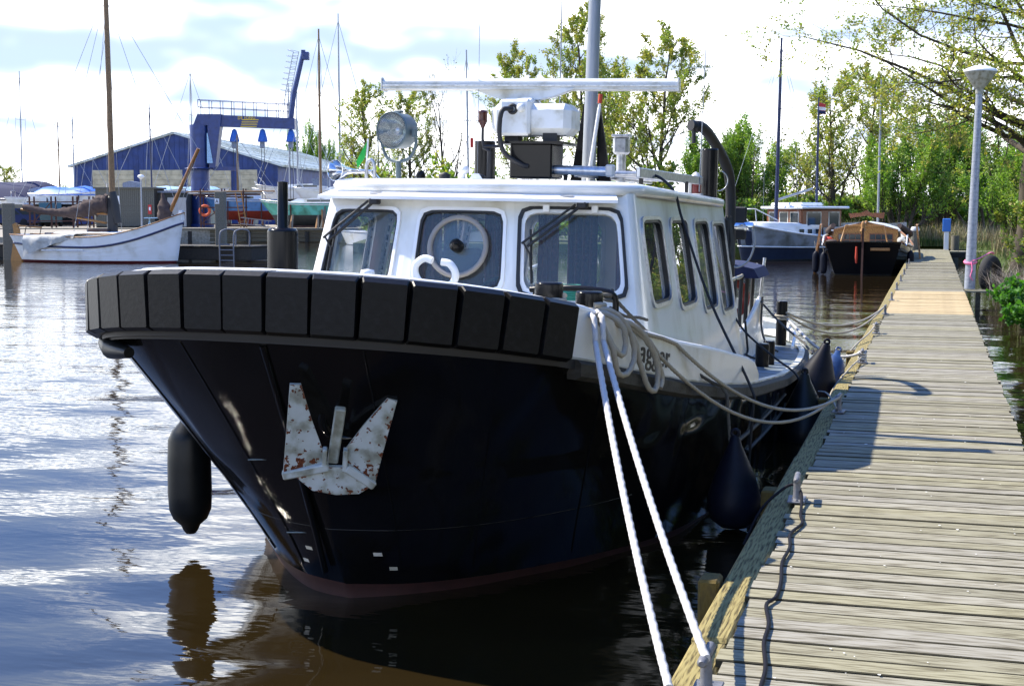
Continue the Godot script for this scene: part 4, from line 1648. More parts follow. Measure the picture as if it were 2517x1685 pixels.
func build_tug_fittings(tug: Node) -> void:
	# foredeck: twin bollards, capstan post, chock, small vents
	for q in [[1.17, 4.02, 1.755], [1.33, 3.78, 1.70]]:
		var g := G.new()
		g.lathe([Vector2(0.0, q[2]), Vector2(0.066, q[2]), Vector2(0.075, q[2] - 0.012), Vector2(0.075, q[2] - 0.1), Vector2(0.06, q[2] - 0.12), Vector2(0.06, 1.25)], 24, V(q[0], 0, q[1]))
		part(tug, "bollard", g, M.black_gloss)
	var g := G.new()
	g.lathe([Vector2(0.0, 2.27), Vector2(0.032, 2.265), Vector2(0.034, 1.985), Vector2(0.085, 1.98), Vector2(0.095, 1.96), Vector2(0.095, 1.25)], 24, V(-0.77, 0, 3.2))
	part(tug, "capstan_post", g, M.black_gloss)
	g = G.new()
	g.tube(catmull([V(0.665, 1.865, 4.42), V(0.62, 1.875, 4.42), V(0.575, 1.84, 4.42), V(0.575, 1.79, 4.42), V(0.61, 1.745, 4.42), V(0.66, 1.74, 4.42)], 5), 0.019, 10)
	g.tube(catmull([V(0.715, 1.86, 4.42), V(0.76, 1.85, 4.42), V(0.79, 1.80, 4.42), V(0.77, 1.75, 4.42), V(0.71, 1.735, 4.42)], 5), 0.019, 10)
	g.box(V(0.68, 1.71, 4.42), V(0.26, 0.04, 0.06), 0.01)
	part(tug, "chock", g, M.white_trim)
	g = G.new()
	g.lathe([Vector2(0.0, 1.80), Vector2(0.035, 1.795), Vector2(0.04, 1.77), Vector2(0.02, 1.75), Vector2(0.022, 1.70), Vector2(0.07, 1.66), Vector2(0.07, 1.45)], 14, V(0.22, 0, 4.2))
	part(tug, "mushroom_vent", g, M.white_trim)
	g = G.new()
	g.lathe([Vector2(0.0, 1.755), Vector2(0.11, 1.745), Vector2(0.12, 1.72), Vector2(0.10, 1.40)], 18, V(-1.2, 0, 3.9))
	part(tug, "deck_hatch", g, M.white_trim)
	# handrail beside the front window
	g = G.new()
	g.tube(catmull([V(0.75, 1.64, 2.9), V(1.0, 1.665, 3.0), V(1.2, 1.66, 3.05), V(1.30, 1.63, 3.05), V(1.31, 1.5, 3.03), V(1.31, 1.18, 3.03)], 5), 0.02, 10)
	g.rod(V(0.78, 1.64, 2.9), V(0.78, 1.2, 2.9), 0.02, 8)
	part(tug, "handrail", g, M.black_gloss)
	# trunk below the front windows
	g = G.new()
	g.box(V(0, 1.30, 2.35), V(2.0, 0.36, 0.5), 0.06)
	part(tug, "cabin_trunk", g, M.white_paint)
	# hawse pipe for the anchor, starboard bow
	g = G.new()
	var hz := V(0.36, -0.32, 0.87).normalized()
	var hx := Vector3.UP.cross(hz).normalized()
	var hb := Basis(hx, hz.cross(hx), hz)
	g.ring(V(0.30, 1.07, 4.655), hb, 0.115, 0.030, 30, 8)
	var hp := part(tug, "hawse_pipe", g, M.hull_black)
	g = G.new()
	g.lathe([Vector2(0.10, 0.012), Vector2(0.0, 0.012)], 24, V(0.30, 1.07, 4.655), Basis(hb.x, hb.z, -hb.y))
	part(hp, "pipe_mouth", g, M.gasket)
	# weld scars and scuffs on the bow: thin proud beads
	g = G.new()
	for y in [0.80, 0.36]:
		var pts := []
		var dk := catmull(tug_deck, 8)
		var wl := catmull(tug_wl, 8)
		for i in range(0, 10):
			var t: float = y / table(tug_rail, dk[i].y)
			var q: Vector2 = wl[i].lerp(dk[i], pow(t, 1.12))
			pts.append(V(-q.x + 0.12 * (1.0 - t), y - 0.006 * i + 0.04, q.y + 0.004))
		g.tube(pts, 0.0045, 5)
	part(tug, "weld_bead", g, M.lamp_grey)
	# aft coaming and its railing
	for s in [-1, 1]:
		g = G.new()
		var top := PackedVector3Array()
		var bot := PackedVector3Array()
		var tin := PackedVector3Array()
		var bin := PackedVector3Array()
		for q in [[-2.40, 1.02], [-2.6, 0.93], [-2.9, 0.88], [-3.3, 0.88], [-3.8, 0.93], [-4.3, 1.02], [-4.75, 1.12], [-4.85, 1.13]]:
			top.append(V(1.25 * s, q[1], q[0]))
			bot.append(V(1.32 * s, 0.5, q[0]))
			tin.append(V(1.21 * s, q[1], q[0]))
			bin.append(V(1.21 * s, 0.5, q[0]))
		g.grid([top, bot])
		g.grid([tin, top])
		g.grid([bin, tin])
		var co := part(tug, "aft_coaming", g, M.white_paint)
		g = G.new()
		var lip := []
		for p in top:
			lip.append(p + V(-0.02 * s, 0.01, 0))
		g.tube(lip, 0.028, 8)
		part(co, "lip", g, M.white_trim)
		g = G.new()
		g.tube([V(1.13 * s, 1.42, -2.6), V(1.17 * s, 1.44, -3.6), V(1.19 * s, 1.52, -4.8)], 0.02, 10)
		part(co, "top_rail", g, M.cream_paint)
		for k in 5:
			var z := -2.75 - k * 0.5
			g = G.new()
			g.rod(V(1.15 * s, 0.9, z), V(1.16 * s, 1.43, z), 0.022, 8)
			part(co, "stanchion", g, M.black_matt)
	g = G.new()
	g.box(V(0, 0.81, -4.87), V(2.52, 0.64, 0.04), 0.0)
	part(tug, "aft_bulkhead", g, M.white_paint)
	g = G.new()
	g.slab([Vector2(-0.5, 0.0), Vector2(0.5, 0.0), Vector2(0.44, 0.10), Vector2(0.2, 0.15), Vector2(-0.3, 0.16), Vector2(-0.46, 0.08)], -0.5, 0.5, Basis(), V(0.85, 1.42, -4.2))
	part(tug, "cockpit_cover", g, M.navy_cloth)
	g = G.new()
	g.tube([V(1.24, 1.14, -4.8), V(1.27, 1.6, -4.85)], 0.018, 8)
	part(tug, "cover_pole", g, M.alu)
	# low stern bulwark and bollards
	var dk := both(catmull(tug_deck, 8))
	var outs := outward(dk)
	g = G.new()
	var n := dk.size()
	var i1 := 0
	for i in n:
		if dk[i].y < -4.2 and i < n / 2:
			i1 = i
	sweep(g, dk, outs, tug_rail, [Vector2(-0.06, 0.0), Vector2(-0.02, 0.0), Vector2(-0.03, 0.24), Vector2(-0.07, 0.24)], 0, i1)
	sweep(g, dk, outs, tug_rail, [Vector2(-0.06, 0.0), Vector2(-0.02, 0.0), Vector2(-0.03, 0.20), Vector2(-0.07, 0.20)], n - 1 - int(i1 * 0.72), n - 1)
	part(tug, "stern_bulwark", g, M.white_paint)
	g = G.new()
	var pts := []
	for i in range(n - 34, n - 1):
		if dk[i].y < -2.6:
			var q: Vector2 = dk[i] - outs[i] * 0.10
			pts.append(V(q.x, table(tug_rail, dk[i].y) + 0.10 + 0.08 * smoothstep(-3.4, -4.4, dk[i].y), q.y))
	g.tube(pts, 0.018, 8)
	part(tug, "stern_rail", g, M.white_trim)
	for q in [[1.52, -2.75, 0.83, 0.068], [1.55, -3.05, 0.83, 0.06], [1.47, -5.0, 1.11, 0.062]]:
		g = G.new()
		g.lathe([Vector2(0.0, q[2]), Vector2(q[3] - 0.008, q[2]), Vector2(q[3], q[2] - 0.01), Vector2(q[3], 0.5)], 20, V(q[0], 0, q[1]))
		part(tug, "bollard", g, M.black_gloss)
	g = G.new()
	g.tube(catmull([V(1.27, 1.0, -3.3), V(1.30, 0.7, -3.35), V(1.31, 0.66, -3.2), V(1.45, 0.655, -2.9)], 5), 0.012, 8)
	part(tug, "deck_hose", g, M.rope_black)

# ------------------------------------------------------------------ ropes, fenders, anchor, ladder
func sag(a: Vector3, b: Vector3, drop: float, n := 14) -> Array:
	var out := []
	for k in n + 1:
		var t := float(k) / n
		out.append(a.lerp(b, t) - V(0, drop * 4.0 * t * (1.0 - t), 0))
	return out

# laid rope: three lobes that turn along the length
func rope(g: G, pts: Array, r: float, sides := 12, lay := 0.0) -> void:
	var turn_per_m := lay if lay > 0.0 else 1.5 / r
	# resample so that the lay shows
	var fine := []
	var step := r * 0.55
	for i in pts.size() - 1:
		var d: float = (pts[i + 1] - pts[i]).length()
		var m := maxi(1, int(d / step))
		for k in m:
			fine.append(pts[i].lerp(pts[i + 1], float(k) / m))
	fine.append(pts[-1])
	var rows := []
	var up := Vector3.UP
	var ph := 0.0
	for i in fine.size():
		var a: Vector3 = fine[maxi(i - 1, 0)]
		var b: Vector3 = fine[mini(i + 1, fine.size() - 1)]
		var t := (b - a).normalized()
		if i == 0:
			up = Vector3.UP if absf(t.y) < 0.9 else Vector3.RIGHT
		else:
			ph += (fine[i] - fine[i - 1]).length() * turn_per_m
		var s := t.cross(up).normalized()
		up = s.cross(t).normalized()
		var row := PackedVector3Array()
		for k in sides:
			var ang := TAU * k / sides
			var rad := r * (0.94 + 0.10 * cos(3.0 * ang + ph))
			row.append(fine[i] + s * cos(ang) * rad + up * sin(ang) * rad)
		rows.append(row)
	g.grid(rows, true)
	g.fan(rows[0], true)
	g.fan(rows[-1])

func coil_round(g: G, o: Vector3, rad: float, r: float, turns: float, rise: float, a0 := 0.0) -> void:
	var pts := []
	var n := int(turns * 18)
	for k in n + 1:
		var a := a0 + TAU * turns * k / n
		pts.append(o + V(cos(a) * rad, rise * k / n, sin(a) * rad))
	rope(g, pts, r, 9)

func build_ropes() -> void:
	var g := G.new()
	# doubled white bow line
	var a := tl(V(1.47, 1.47, 4.02))
	rope(g, [tl(V(1.40, 1.60, 3.9)), tl(V(1.46, 1.58, 4.02)), tl(V(1.475, 1.50, 4.06))] + sag(tl(V(1.48, 1.46, 4.07)), V(-0.695, 0.595, -4.55), 0.06), 0.0160)
	rope(g, [tl(V(1.36, 1.60, 3.95)), tl(V(1.43, 1.58, 4.08)), tl(V(1.45, 1.50, 4.13))] + sag(tl(V(1.455, 1.46, 4.14)), V(-0.79, 0.54, -4.38), 0.08), 0.0160)
	lone("bow_line", g, M.rope_white, "doubled bright white rope running down from the bow to the bottom edge", "rope")
	# spring line to the cleat in the cabin's shadow, doubled
	g = G.new()
	rope(g, [tl(V(1.37, 1.55, 3.72)), tl(V(1.50, 1.50, 3.5)), tl(V(1.55, 1.43, 3.25)), tl(V(1.585, 1.39, 3.0))] + sag(tl(V(1.62, 1.33, 2.72)), V(-0.70, 0.585, -11.5), 0.23, 18), 0.0125)
	rope(g, [tl(V(1.39, 1.54, 3.72)), tl(V(1.52, 1.46, 3.42)), tl(V(1.57, 1.40, 3.3))] + sag(tl(V(1.60, 1.30, 3.15)), V(-0.73, 0.57, -11.7), 0.30, 18), 0.0125)
	lone("spring_line", g, M.rope_beige, "doubled beige rope sagging across the name lettering to the shadowed cleat", "rope")
	# turns and bights round the forward bollards
	g = G.new()
	coil_round(g, tl(V(1.17, 1.60, 4.02)), 0.083, 0.0165, 3.0, 0.085)
	coil_round(g, tl(V(1.33, 1.545, 3.78)), 0.083, 0.0165, 3.0, 0.085, 1.0)
	rope(g, catmull([tl(V(1.30, 1.60, 3.86)), tl(V(1.45, 1.60, 3.80)), tl(V(1.53, 1.50, 3.70)), tl(V(1.56, 1.36, 3.66)), tl(V(1.55, 1.27, 3.76)), tl(V(1.52, 1.28, 3.88)), tl(V(1.50, 1.42, 3.95)), tl(V(1.42, 1.60, 3.97))], 6), 0.0165)
	rope(g, catmull([tl(V(1.28, 1.60, 3.84)), tl(V(1.44, 1.585, 3.84)), tl(V(1.52, 1.52, 3.80)), tl(V(1.535, 1.42, 3.78)), tl(V(1.53, 1.37, 3.84)), tl(V(1.50, 1.42, 3.92)), tl(V(1.42, 1.57, 3.95))], 6), 0.0165)
	rope(g, catmull([tl(V(1.36, 1.56, 3.74)), tl(V(1.50, 1.52, 3.56)), tl(V(1.58, 1.42, 3.42)), tl(V(1.62, 1.25, 3.30)), tl(V(1.62, 1.13, 3.33)), tl(V(1.60, 1.15, 3.44)), tl(V(1.57, 1.28, 3.53)), tl(V(1.53, 1.46, 3.62)), tl(V(1.40, 1.57, 3.76))], 6), 0.0165)
	rope(g, catmull([tl(V(1.38, 1.55, 3.72)), tl(V(1.52, 1.48, 3.50)), tl(V(1.60, 1.36, 3.37)), tl(V(1.635, 1.20, 3.24)), tl(V(1.635, 1.13, 3.28))], 6), 0.0165)
	lone("coiled_rope", g, M.rope_beige, "pale rope wound round the twin bollards with loops hanging over the bulwark", "rope")
	# dark laid rope from the handrail down to the middle fender
	g = G.new()
	coil_round(g, tl(V(1.26, 1.60, 3.05)), 0.032, 0.012, 2.0, 0.06)
	rope(g, sag(tl(V(1.30, 1.62, 3.05)), tl(V(1.74, 1.02, 2.02)), 0.04, 10) + [tl(V(1.79, 0.99, 1.95)), tl(V(1.83, 0.93, 1.93)), tl(V(1.86, 0.62, 1.93)), tl(V(1.88, 0.60, 1.93))], 0.0115)
	rope(g, catmull([tl(V(1.28, 1.56, 3.05)), tl(V(1.34, 1.50, 2.9)), tl(V(1.38, 1.48, 2.7)), tl(V(1.42, 1.46, 2.62))], 5), 0.010)
	lone("fender_rope", g, M.rope_dark, "grey twisted rope from the black handrail to the teardrop fender below the name", "rope")
	# black lines from the roof
	g = G.new()
	g.tube(catmull([tl(V(0.86, 2.42, 0.2)), tl(V(1.02, 2.38, 0.25)), tl(V(1.15, 2.26, 0.30)), tl(V(1.22, 2.05, 0.32)), tl(V(1.50, 1.45, 0.6)), tl(V(1.85, 0.86, 0.85)), tl(V(1.88, 0.72, 0.88)), tl(V(1.87, 0.4, 0.9)), tl(V(1.87, -0.05, 0.92))], 6), 0.011, 8)
	lone("roof_line", g, M.rope_black, "black line slanting from the roof past the side windows to the rail", "rope")
	g = G.new()
	g.tube(catmull([tl(V(1.16, 1.28, -2.5)), tl(V(1.4, 1.0, -2.2)), tl(V(1.7, 0.78, -2.05)), tl(V(1.9, 0.66, -1.95)), tl(V(1.97, 0.58, -1.9))], 5), 0.010, 8)
	lone("fender_line", g, M.rope_black, "black line from the cabin's rear corner to the nearer stern fender", "rope")
	g = G.new()
	rope(g, sag(tl(V(1.24, 1.12, -4.8)), tl(V(1.87, 0.80, -3.35)), 0.03, 8) + [tl(V(1.98, 0.72, -3.05))], 0.012)
	coil_round(g, tl(V(1.24, 1.10, -4.8)), 0.03, 0.014, 2.0, 0.05)
	rope(g, catmull([tl(V(1.27, 1.08, -4.75)), tl(V(1.30, 0.85, -4.5)), tl(V(1.40, 0.68, -4.2)), tl(V(1.55, 0.64, -3.9))], 6), 0.012)
	lone("fender_rope", g, M.rope_dark, "dark knotted rope from the aft coaming corner to the farther stern fender", "rope")
	# stern lines
	g = G.new()
	rope(g, sag(tl(V(1.53, 0.98, -4.95)), V(-0.72, 0.57, -22.95), 0.22, 18), 0.014, 8)
	rope(g, sag(tl(V(1.54, 0.95, -4.95)), V(-0.74, 0.55, -23.05), 0.30, 18), 0.014, 8)
	coil_round(g, tl(V(1.47, 0.90, -5.0)), 0.07, 0.014, 2.0, 0.06)
	lone("stern_line", g, M.rope_beige, "doubled beige rope sagging over the water from the stern to the pale boards", "rope")
	g = G.new()
	rope(g, [tl(V(1.50, 0.93, -5.02))] + sag(tl(V(1.80, 0.72, -4.6)), V(-0.73, 0.56, -15.45), 0.10, 14), 0.017, 8)
	coil_round(g, V(-0.705, 0.49, -15.5), 0.036, 0.015, 3.0, 0.09)
	lone("stern_line", g, M.rope_white, "white rope from the tug's stern to the cleat by the blue fender", "rope")
	g = G.new()
	coil_round(g, V(-0.705, 0.49, -19.3), 0.035, 0.014, 3.0, 0.1)
	rope(g, catmull([V(-0.72, 0.56, -19.2), V(-0.78, 0.50, -18.6), V(-0.86, 0.46, -17.9), V(-0.95, 0.38, -17.2), V(-1.02, 0.30, -16.6)], 6), 0.010, 8)
	lone("mooring_rope", g, M.rope_beige, "short beige rope tied to the cleat before the pale boards, trailing over the beam", "rope")
	g = G.new()
	rope(g, catmull([V(-0.71, 0.52, -15.4), V(-0.80, 0.47, -14.6), V(-0.90, 0.36, -13.8), V(-0.93, 0.22, -13.3)], 6), 0.009, 8)
	rope(g, catmull([V(-0.72, 0.50, -11.5), V(-0.8, 0.45, -12.3), V(-0.9, 0.44, -12.9), V(-1.0, 0.40, -13.3)], 6), 0.009, 8)
	lone("light_rope", g, M.rope_beige, "thin pale rope lying across the yellow beam beside the blue fender", "rope")
	# shore power cable along the planks
	g = G.new()
	g.tube(catmull([V(-0.98, 0.22, -7.75), V(-0.90, 0.40, -7.86), V(-0.80, 0.50, -7.95), V(-0.735, 0.535, -7.98), V(-0.685, 0.51, -7.93), V(-0.665, 0.475, -7.78), V(-0.645, 0.464, -7.5), V(-0.62, 0.463, -7.3), V(-0.655, 0.463, -7.05), V(-0.63, 0.463, -6.75), V(-0.635, 0.463, -6.45), V(-0.605, 0.463, -6.1), V(-0.60, 0.463, -5.85), V(-0.625, 0.463, -5.72), V(-0.585, 0.463, -5.45), V(-0.575, 0.463, -5.2), V(-0.535, 0.463, -4.9), V(-0.525, 0.463, -4.65), V(-0.49, 0.463, -4.35), V(-0.47, 0.463, -4.0), V(-0.40, 0.463, -3.2), V(-0.3, 0.463, -1.5), V(-0.32, 0.463, 1.5)], 6), 0.0085, 10)
	lone("power_cable", g, M.cable, "thin black cable snaking along the jetty planks past the near cleat", "cable")

func fender_thing(label: String, at: Vector3, prof: Array, m: Material, lean := Vector3.ZERO, knob := 0.0) -> Node3D:
	var t := thing("boat_fender", label, "fender", at, 0.0, "fenders hung from the tugboat")
	t.rotation = lean
	var g := G.new()
	g.lathe(prof, 28)
	part(t, "body", g, m)
	g = G.new()
	var top: Vector2 = prof[0]
	g.ring(V(0, top.y + 0.02, 0), Basis(), 0.024, 0.012, 16, 6)
	part(t, "eye", g, m)
	return t

func build_fenders() -> void:
	var cyl := [Vector2(0.0, 0.40), Vector2(0.045, 0.395), Vector2(0.055, 0.35), Vector2(0.10, 0.30), Vector2(0.128, 0.24), Vector2(0.134, 0.10), Vector2(0.136, -0.10), Vector2(0.130, -0.20), Vector2(0.105, -0.26), Vector2(0.06, -0.30), Vector2(0.045, -0.335), Vector2(0.03, -0.355), Vector2(0.0, -0.36)]
	var f := fender_thing("black sausage fender hanging beside the bow just above the water", tl(V(-1.30, 0.42, 3.42)), cyl, M.fender_black)
	var tear := [Vector2(0.0, 0.36), Vector2(0.03, 0.355), Vector2(0.045, 0.30), Vector2(0.09, 0.20), Vector2(0.14, 0.08), Vector2(0.175, -0.04), Vector2(0.18, -0.12), Vector2(0.15, -0.20), Vector2(0.09, -0.245), Vector2(0.0, -0.26)]
	fender_thing("dark blue teardrop fender against the black hull below the name", tl(V(1.90, 0.30, 1.93)), tear, M.fender_navy)
	var big := []
	for p in tear:
		big.append(Vector2(p.x * 1.35, p.y * 1.25))
	fender_thing("black bulging fender at the quarter, nearer of two by the jetty edge", tl(V(2.02, 0.20, -1.90)), big, M.fender_black)
	fender_thing("big round black fender under the stern rail, behind the nearer one", tl(V(2.02, 0.40, -3.0)), big, M.fender_navy, V(0.1, 0, -0.25))
	fender_thing("bright blue fender with dark end leaning on the jetty beam", V(-0.99, 0.30, -14.6), [Vector2(0.0, 0.42), Vector2(0.03, 0.41), Vector2(0.04, 0.36), Vector2(0.09, 0.30), Vector2(0.115, 0.22), Vector2(0.118, -0.16), Vector2(0.09, -0.25), Vector2(0.035, -0.30), Vector2(0.0, -0.32)], M.fender_blue, V(-0.62, 0, -0.16))
	# lanyard of the bow fender, part of the tug's deck gear
	var g := G.new()
	g.tube([tl(V(-1.30, 0.82, 3.42)), tl(V(-1.46, 1.2, 3.45)), tl(V(-1.52, 1.50, 3.42)), tl(V(-1.48, 1.52, 3.4))], 0.008, 6)
	lone("fender_lanyard", g, M.rope_black, "black lanyard holding the sausage fender under the left bow", "rope")
	# bow fender's neighbour: a lump of rubber under the block fender
	g = G.new()
	g.tube([tl(V(-1.30, 1.38, 4.2)), tl(V(-1.22, 1.36, 4.42)), tl(V(-1.08, 1.35, 4.6)), tl(V(-0.9, 1.35, 4.72))], [0.03, 0.055, 0.055, 0.03], 12)
	lone("rolled_fender", g, M.fender_black, "small black roll tucked under the left end of the rubber bow blocks", "fender")

# flaking rust along the edges of a plate, and on its foot below the height given
func rust_on(plate: Node, outline: Array, z: float, b: Basis, sd: int, foot: float) -> void:
	var n := noise(60 + sd, 22.0, 4)
	var g := G.new()
	var poly := PackedVector2Array(outline)
	var c := 0.0035
	for i in range(-80, 81):
		for j in range(-90, 76):
			var p := Vector2(i, j) * c
			if not Geometry2D.is_point_in_polygon(p, poly):
				continue
			var d := 1.0
			for k in poly.size():
				d = minf(d, p.distance_to(Geometry2D.get_closest_point_to_segment(p, poly[k], poly[(k + 1) % poly.size()])))
			var need := 0.02 + d * 26.0
			if p.y < foot:
				need = minf(need, 0.10)
			if p.y > 0.2:
				need -= 0.18
			if n.get_noise_2d(p.x, p.y) > need or n.get_noise_2d(p.x + 3.0, p.y) > 0.46:
				var h := c * 0.5
				g.quad(b * V(p.x - h, p.y - h, z + 0.0008), b * V(p.x - h, p.y + h, z + 0.0008), b * V(p.x + h, p.y + h, z + 0.0008), b * V(p.x + h, p.y - h, z + 0.0008))
	part(plate, "flaking_rust", g, M.rusty).set_meta("kind", "stuff")

func build_anchor() -> void:
	var t := thing("bow_anchor", "white rust streaked anchor hanging in the bow's hawse pipe", "anchor")
	var z := V(0.40, -0.26, 0.88).normalized()
	var x := Vector3.UP.cross(z).normalized()
	x = (x + V(0, -0.05, 0)).normalized()
	var b := Basis(x, z.cross(x).normalized(), z)
	var tb := Basis(Vector3(0, 0, 1), HEEL)
	t.transform = Transform3D((tb * b).scaled_local(V(1.06, 1.06, 1.0)), tl(V(0.30, 1.01, 4.74)))
	var g := G.new()
	var left := [Vector2(-0.240, 0.250), Vector2(-0.190, 0.250), Vector2(-0.135, 0.08), Vector2(-0.070, -0.09), Vector2(-0.070, -0.160), Vector2(-0.252, -0.21)]
	g.slab(left, 0.0, 0.022, Basis(Vector3.UP, 0.10), V(0, 0, 0.0))
	rust_on(part(t, "fluke", g, M.anchor_white), left, 0.022, Basis(Vector3.UP, 0.10), 1, -0.12)
	g = G.new()
	var right := [Vector2(0.260, 0.192), Vector2(0.215, 0.204), Vector2(0.115, 0.06), Vector2(0.025, -0.09), Vector2(0.035, -0.160), Vector2(0.184, -0.245), Vector2(0.220, -0.03)]
	g.slab(right, 0.0, 0.022, Basis(Vector3.UP, -0.10), V(0, 0, 0.0))
	rust_on(part(t, "fluke", g, M.anchor_white), right, 0.022, Basis(Vector3.UP, -0.10), 2, -0.14)
	g = G.new()
	var crown := [Vector2(-0.19, -0.215), Vector2(-0.06, -0.155), Vector2(0.05, -0.155), Vector2(0.175, -0.24), Vector2(0.11, -0.290), Vector2(0.0, -0.300), Vector2(-0.11, -0.282)]
	g.slab(crown, 0.026, 0.052)
	rust_on(part(t, "crown_plate", g, M.anchor_white), crown, 0.052, Basis(), 3, -9.0)
	g = G.new()
	g.bar(V(-0.252, -0.215, 0.035), V(-0.04, -0.155, 0.045), 0.045, 0.04, 0.006)
	g.bar(V(0.04, -0.155, 0.045), V(0.18, -0.25, 0.035), 0.045, 0.04, 0.006)
	part(t, "crown_bar", g, M.anchor_white)
	g = G.new()
	g.box(V(-0.062, -0.12, 0.04), V(0.022, 0.11, 0.05), 0.004)
	g.box(V(0.035, -0.12, 0.04), V(0.022, 0.11, 0.05), 0.004)
	part(t, "lug", g, M.anchor_white)
	g = G.new()
	g.box(V(-0.012, 0.0, 0.03), V(0.05, 0.33, 0.035), 0.006, Basis(Vector3.RIGHT, 0.28) * Basis(Vector3(0, 0, 1), -0.06))
	part(t, "shank", g, M.anchor_white)

func build_roof_ladder() -> void:
	var t := thing("aluminium_ladder", "aluminium ladder lying along the tug's roof edge beside the mast", "ladder")
	t.transform = Transform3D(Basis(Vector3(0, 0, 1), HEEL), TUG_AT)
	for x in [0.48, 0.96]:
		var g := G.new()
		g.box(V(x, 2.405, -0.65), V(0.035, 0.075, 2.9), 0.006)
		part(t, "rail", g, M.alu)
	for k in 10:
		var g := G.new()
		g.rod(V(0.48, 2.405, 0.62 - k * 0.28), V(0.96, 2.405, 0.62 - k * 0.28), 0.016, 8)
		part(t, "rung", g, M.alu)
	var g := G.new()
	g.tube([V(0.28, 2.42, 0.86), V(0.75, 2.41, 0.86)], 0.035, 12)
	part(t, "stabiliser_bar", g, M.alu)
	for x in [0.26, 0.76]:
		g = G.new()
		g.box(V(x, 2.415, 0.86), V(0.06, 0.09, 0.09), 0.01)
		part(t, "rubber_end", g, M.clear_plastic)
	for p in [V(0.40, 2.34, 0.80), V(0.90, 2.33, 0.4), V(0.98, 2.31, -1.2)]:
		g = G.new()
		g.box(p, V(0.03, 0.14, 0.03), 0.004)
		part(t, "chock", g, M.black_matt)
	# hanging rope mop at the rear corner of the cabin
	g = G.new()
	var rng := RandomNumberGenerator.new()
	rng.seed = 9
	for k in 26:
		var a := V(1.17 + rng.randf_range(-0.02, 0.03), 2.06 + rng.randf_range(-0.03, 0.03), -2.46 + rng.randf_range(-0.06, 0.04))
		g.tube([a, a + V(rng.randf_range(0.0, 0.05), -0.2, rng.randf_range(-0.04, 0.04)), a + V(rng.randf_range(0.0, 0.06), -0.42 + rng.randf_range(-0.06, 0.06), rng.randf_range(-0.05, 0.05))], 0.010, 5)
	var mop := part(self, numbered("rope_mop"), g, M.rope_dark)
	mop.transform = t.transform
	tag(mop, "shaggy grey rope mop hanging at the rear corner of the white cabin", "mop")
	# green line coil and red lifebuoy
	g = G.new()
	var pts := []
	for k in 60:
		var a := k * 0.7
		pts.append(V(0.92 + cos(a) * 0.07, 1.57 + k * 0.0016, 2.62 + sin(a) * 0.07))
	g.tube(pts, 0.008, 6)
	var coil := part(self, numbered("rope_coil"), g, M.rope_green)
	coil.transform = t.transform
	tag(coil, "little coil of green rope below the right front window", "rope")
	g = G.new()
	g.ring(V(1.02, 1.16, -4.3), Basis(Vector3.UP, 0.9), 0.17, 0.045, 28, 10)
	var buoy := part(self, numbered("lifebuoy"), g, M.dull_red)
	buoy.transform = t.transform
	tag(buoy, "orange red lifebuoy behind the tug's aft railing", "lifebuoy")

# ------------------------------------------------------------------ other boats
# generic round hull, bow towards +z. o: L, B, sheer [bow, mid, stern], base (height of its waterline), draft, over_b, over_s, stern (breadth of the transom over B), top, bottom, stripe
func hull_line(o: Dictionary, t: float, wlm: bool) -> Vector2:
	var tm: float = o.get("tm", 0.55)
	var st: float = o.stern * (0.85 if wlm else 1.0)
	var hb: float
	if t < tm:
		hb = pow(1.0 - pow(1.0 - t / tm, 2.0), o.get("full", 0.75) * (1.25 if wlm else 1.0))
	else:
		hb = 1.0 - pow((t - tm) / (1.0 - tm), 2.0) * (1.0 - st)
	var l0: float = o.L * 0.5 - (o.over_b if wlm else 0.0)
	var l1: float = -o.L * 0.5 + (o.over_s if wlm else 0.0)
	return Vector2(hb * o.B * 0.5 * (0.88 if wlm else 1.0), lerpf(l0, l1, t))

func sheer_at(o: Dictionary, t: float) -> float:
	var s: Array = o.sheer
	var k := 1.0 - 2.0 * t
	return o.base + s[1] + (s[0] - s[1]) * (k * k if k > 0 else 0.0) + (s[2] - s[1]) * (k * k if k < 0 else 0.0)

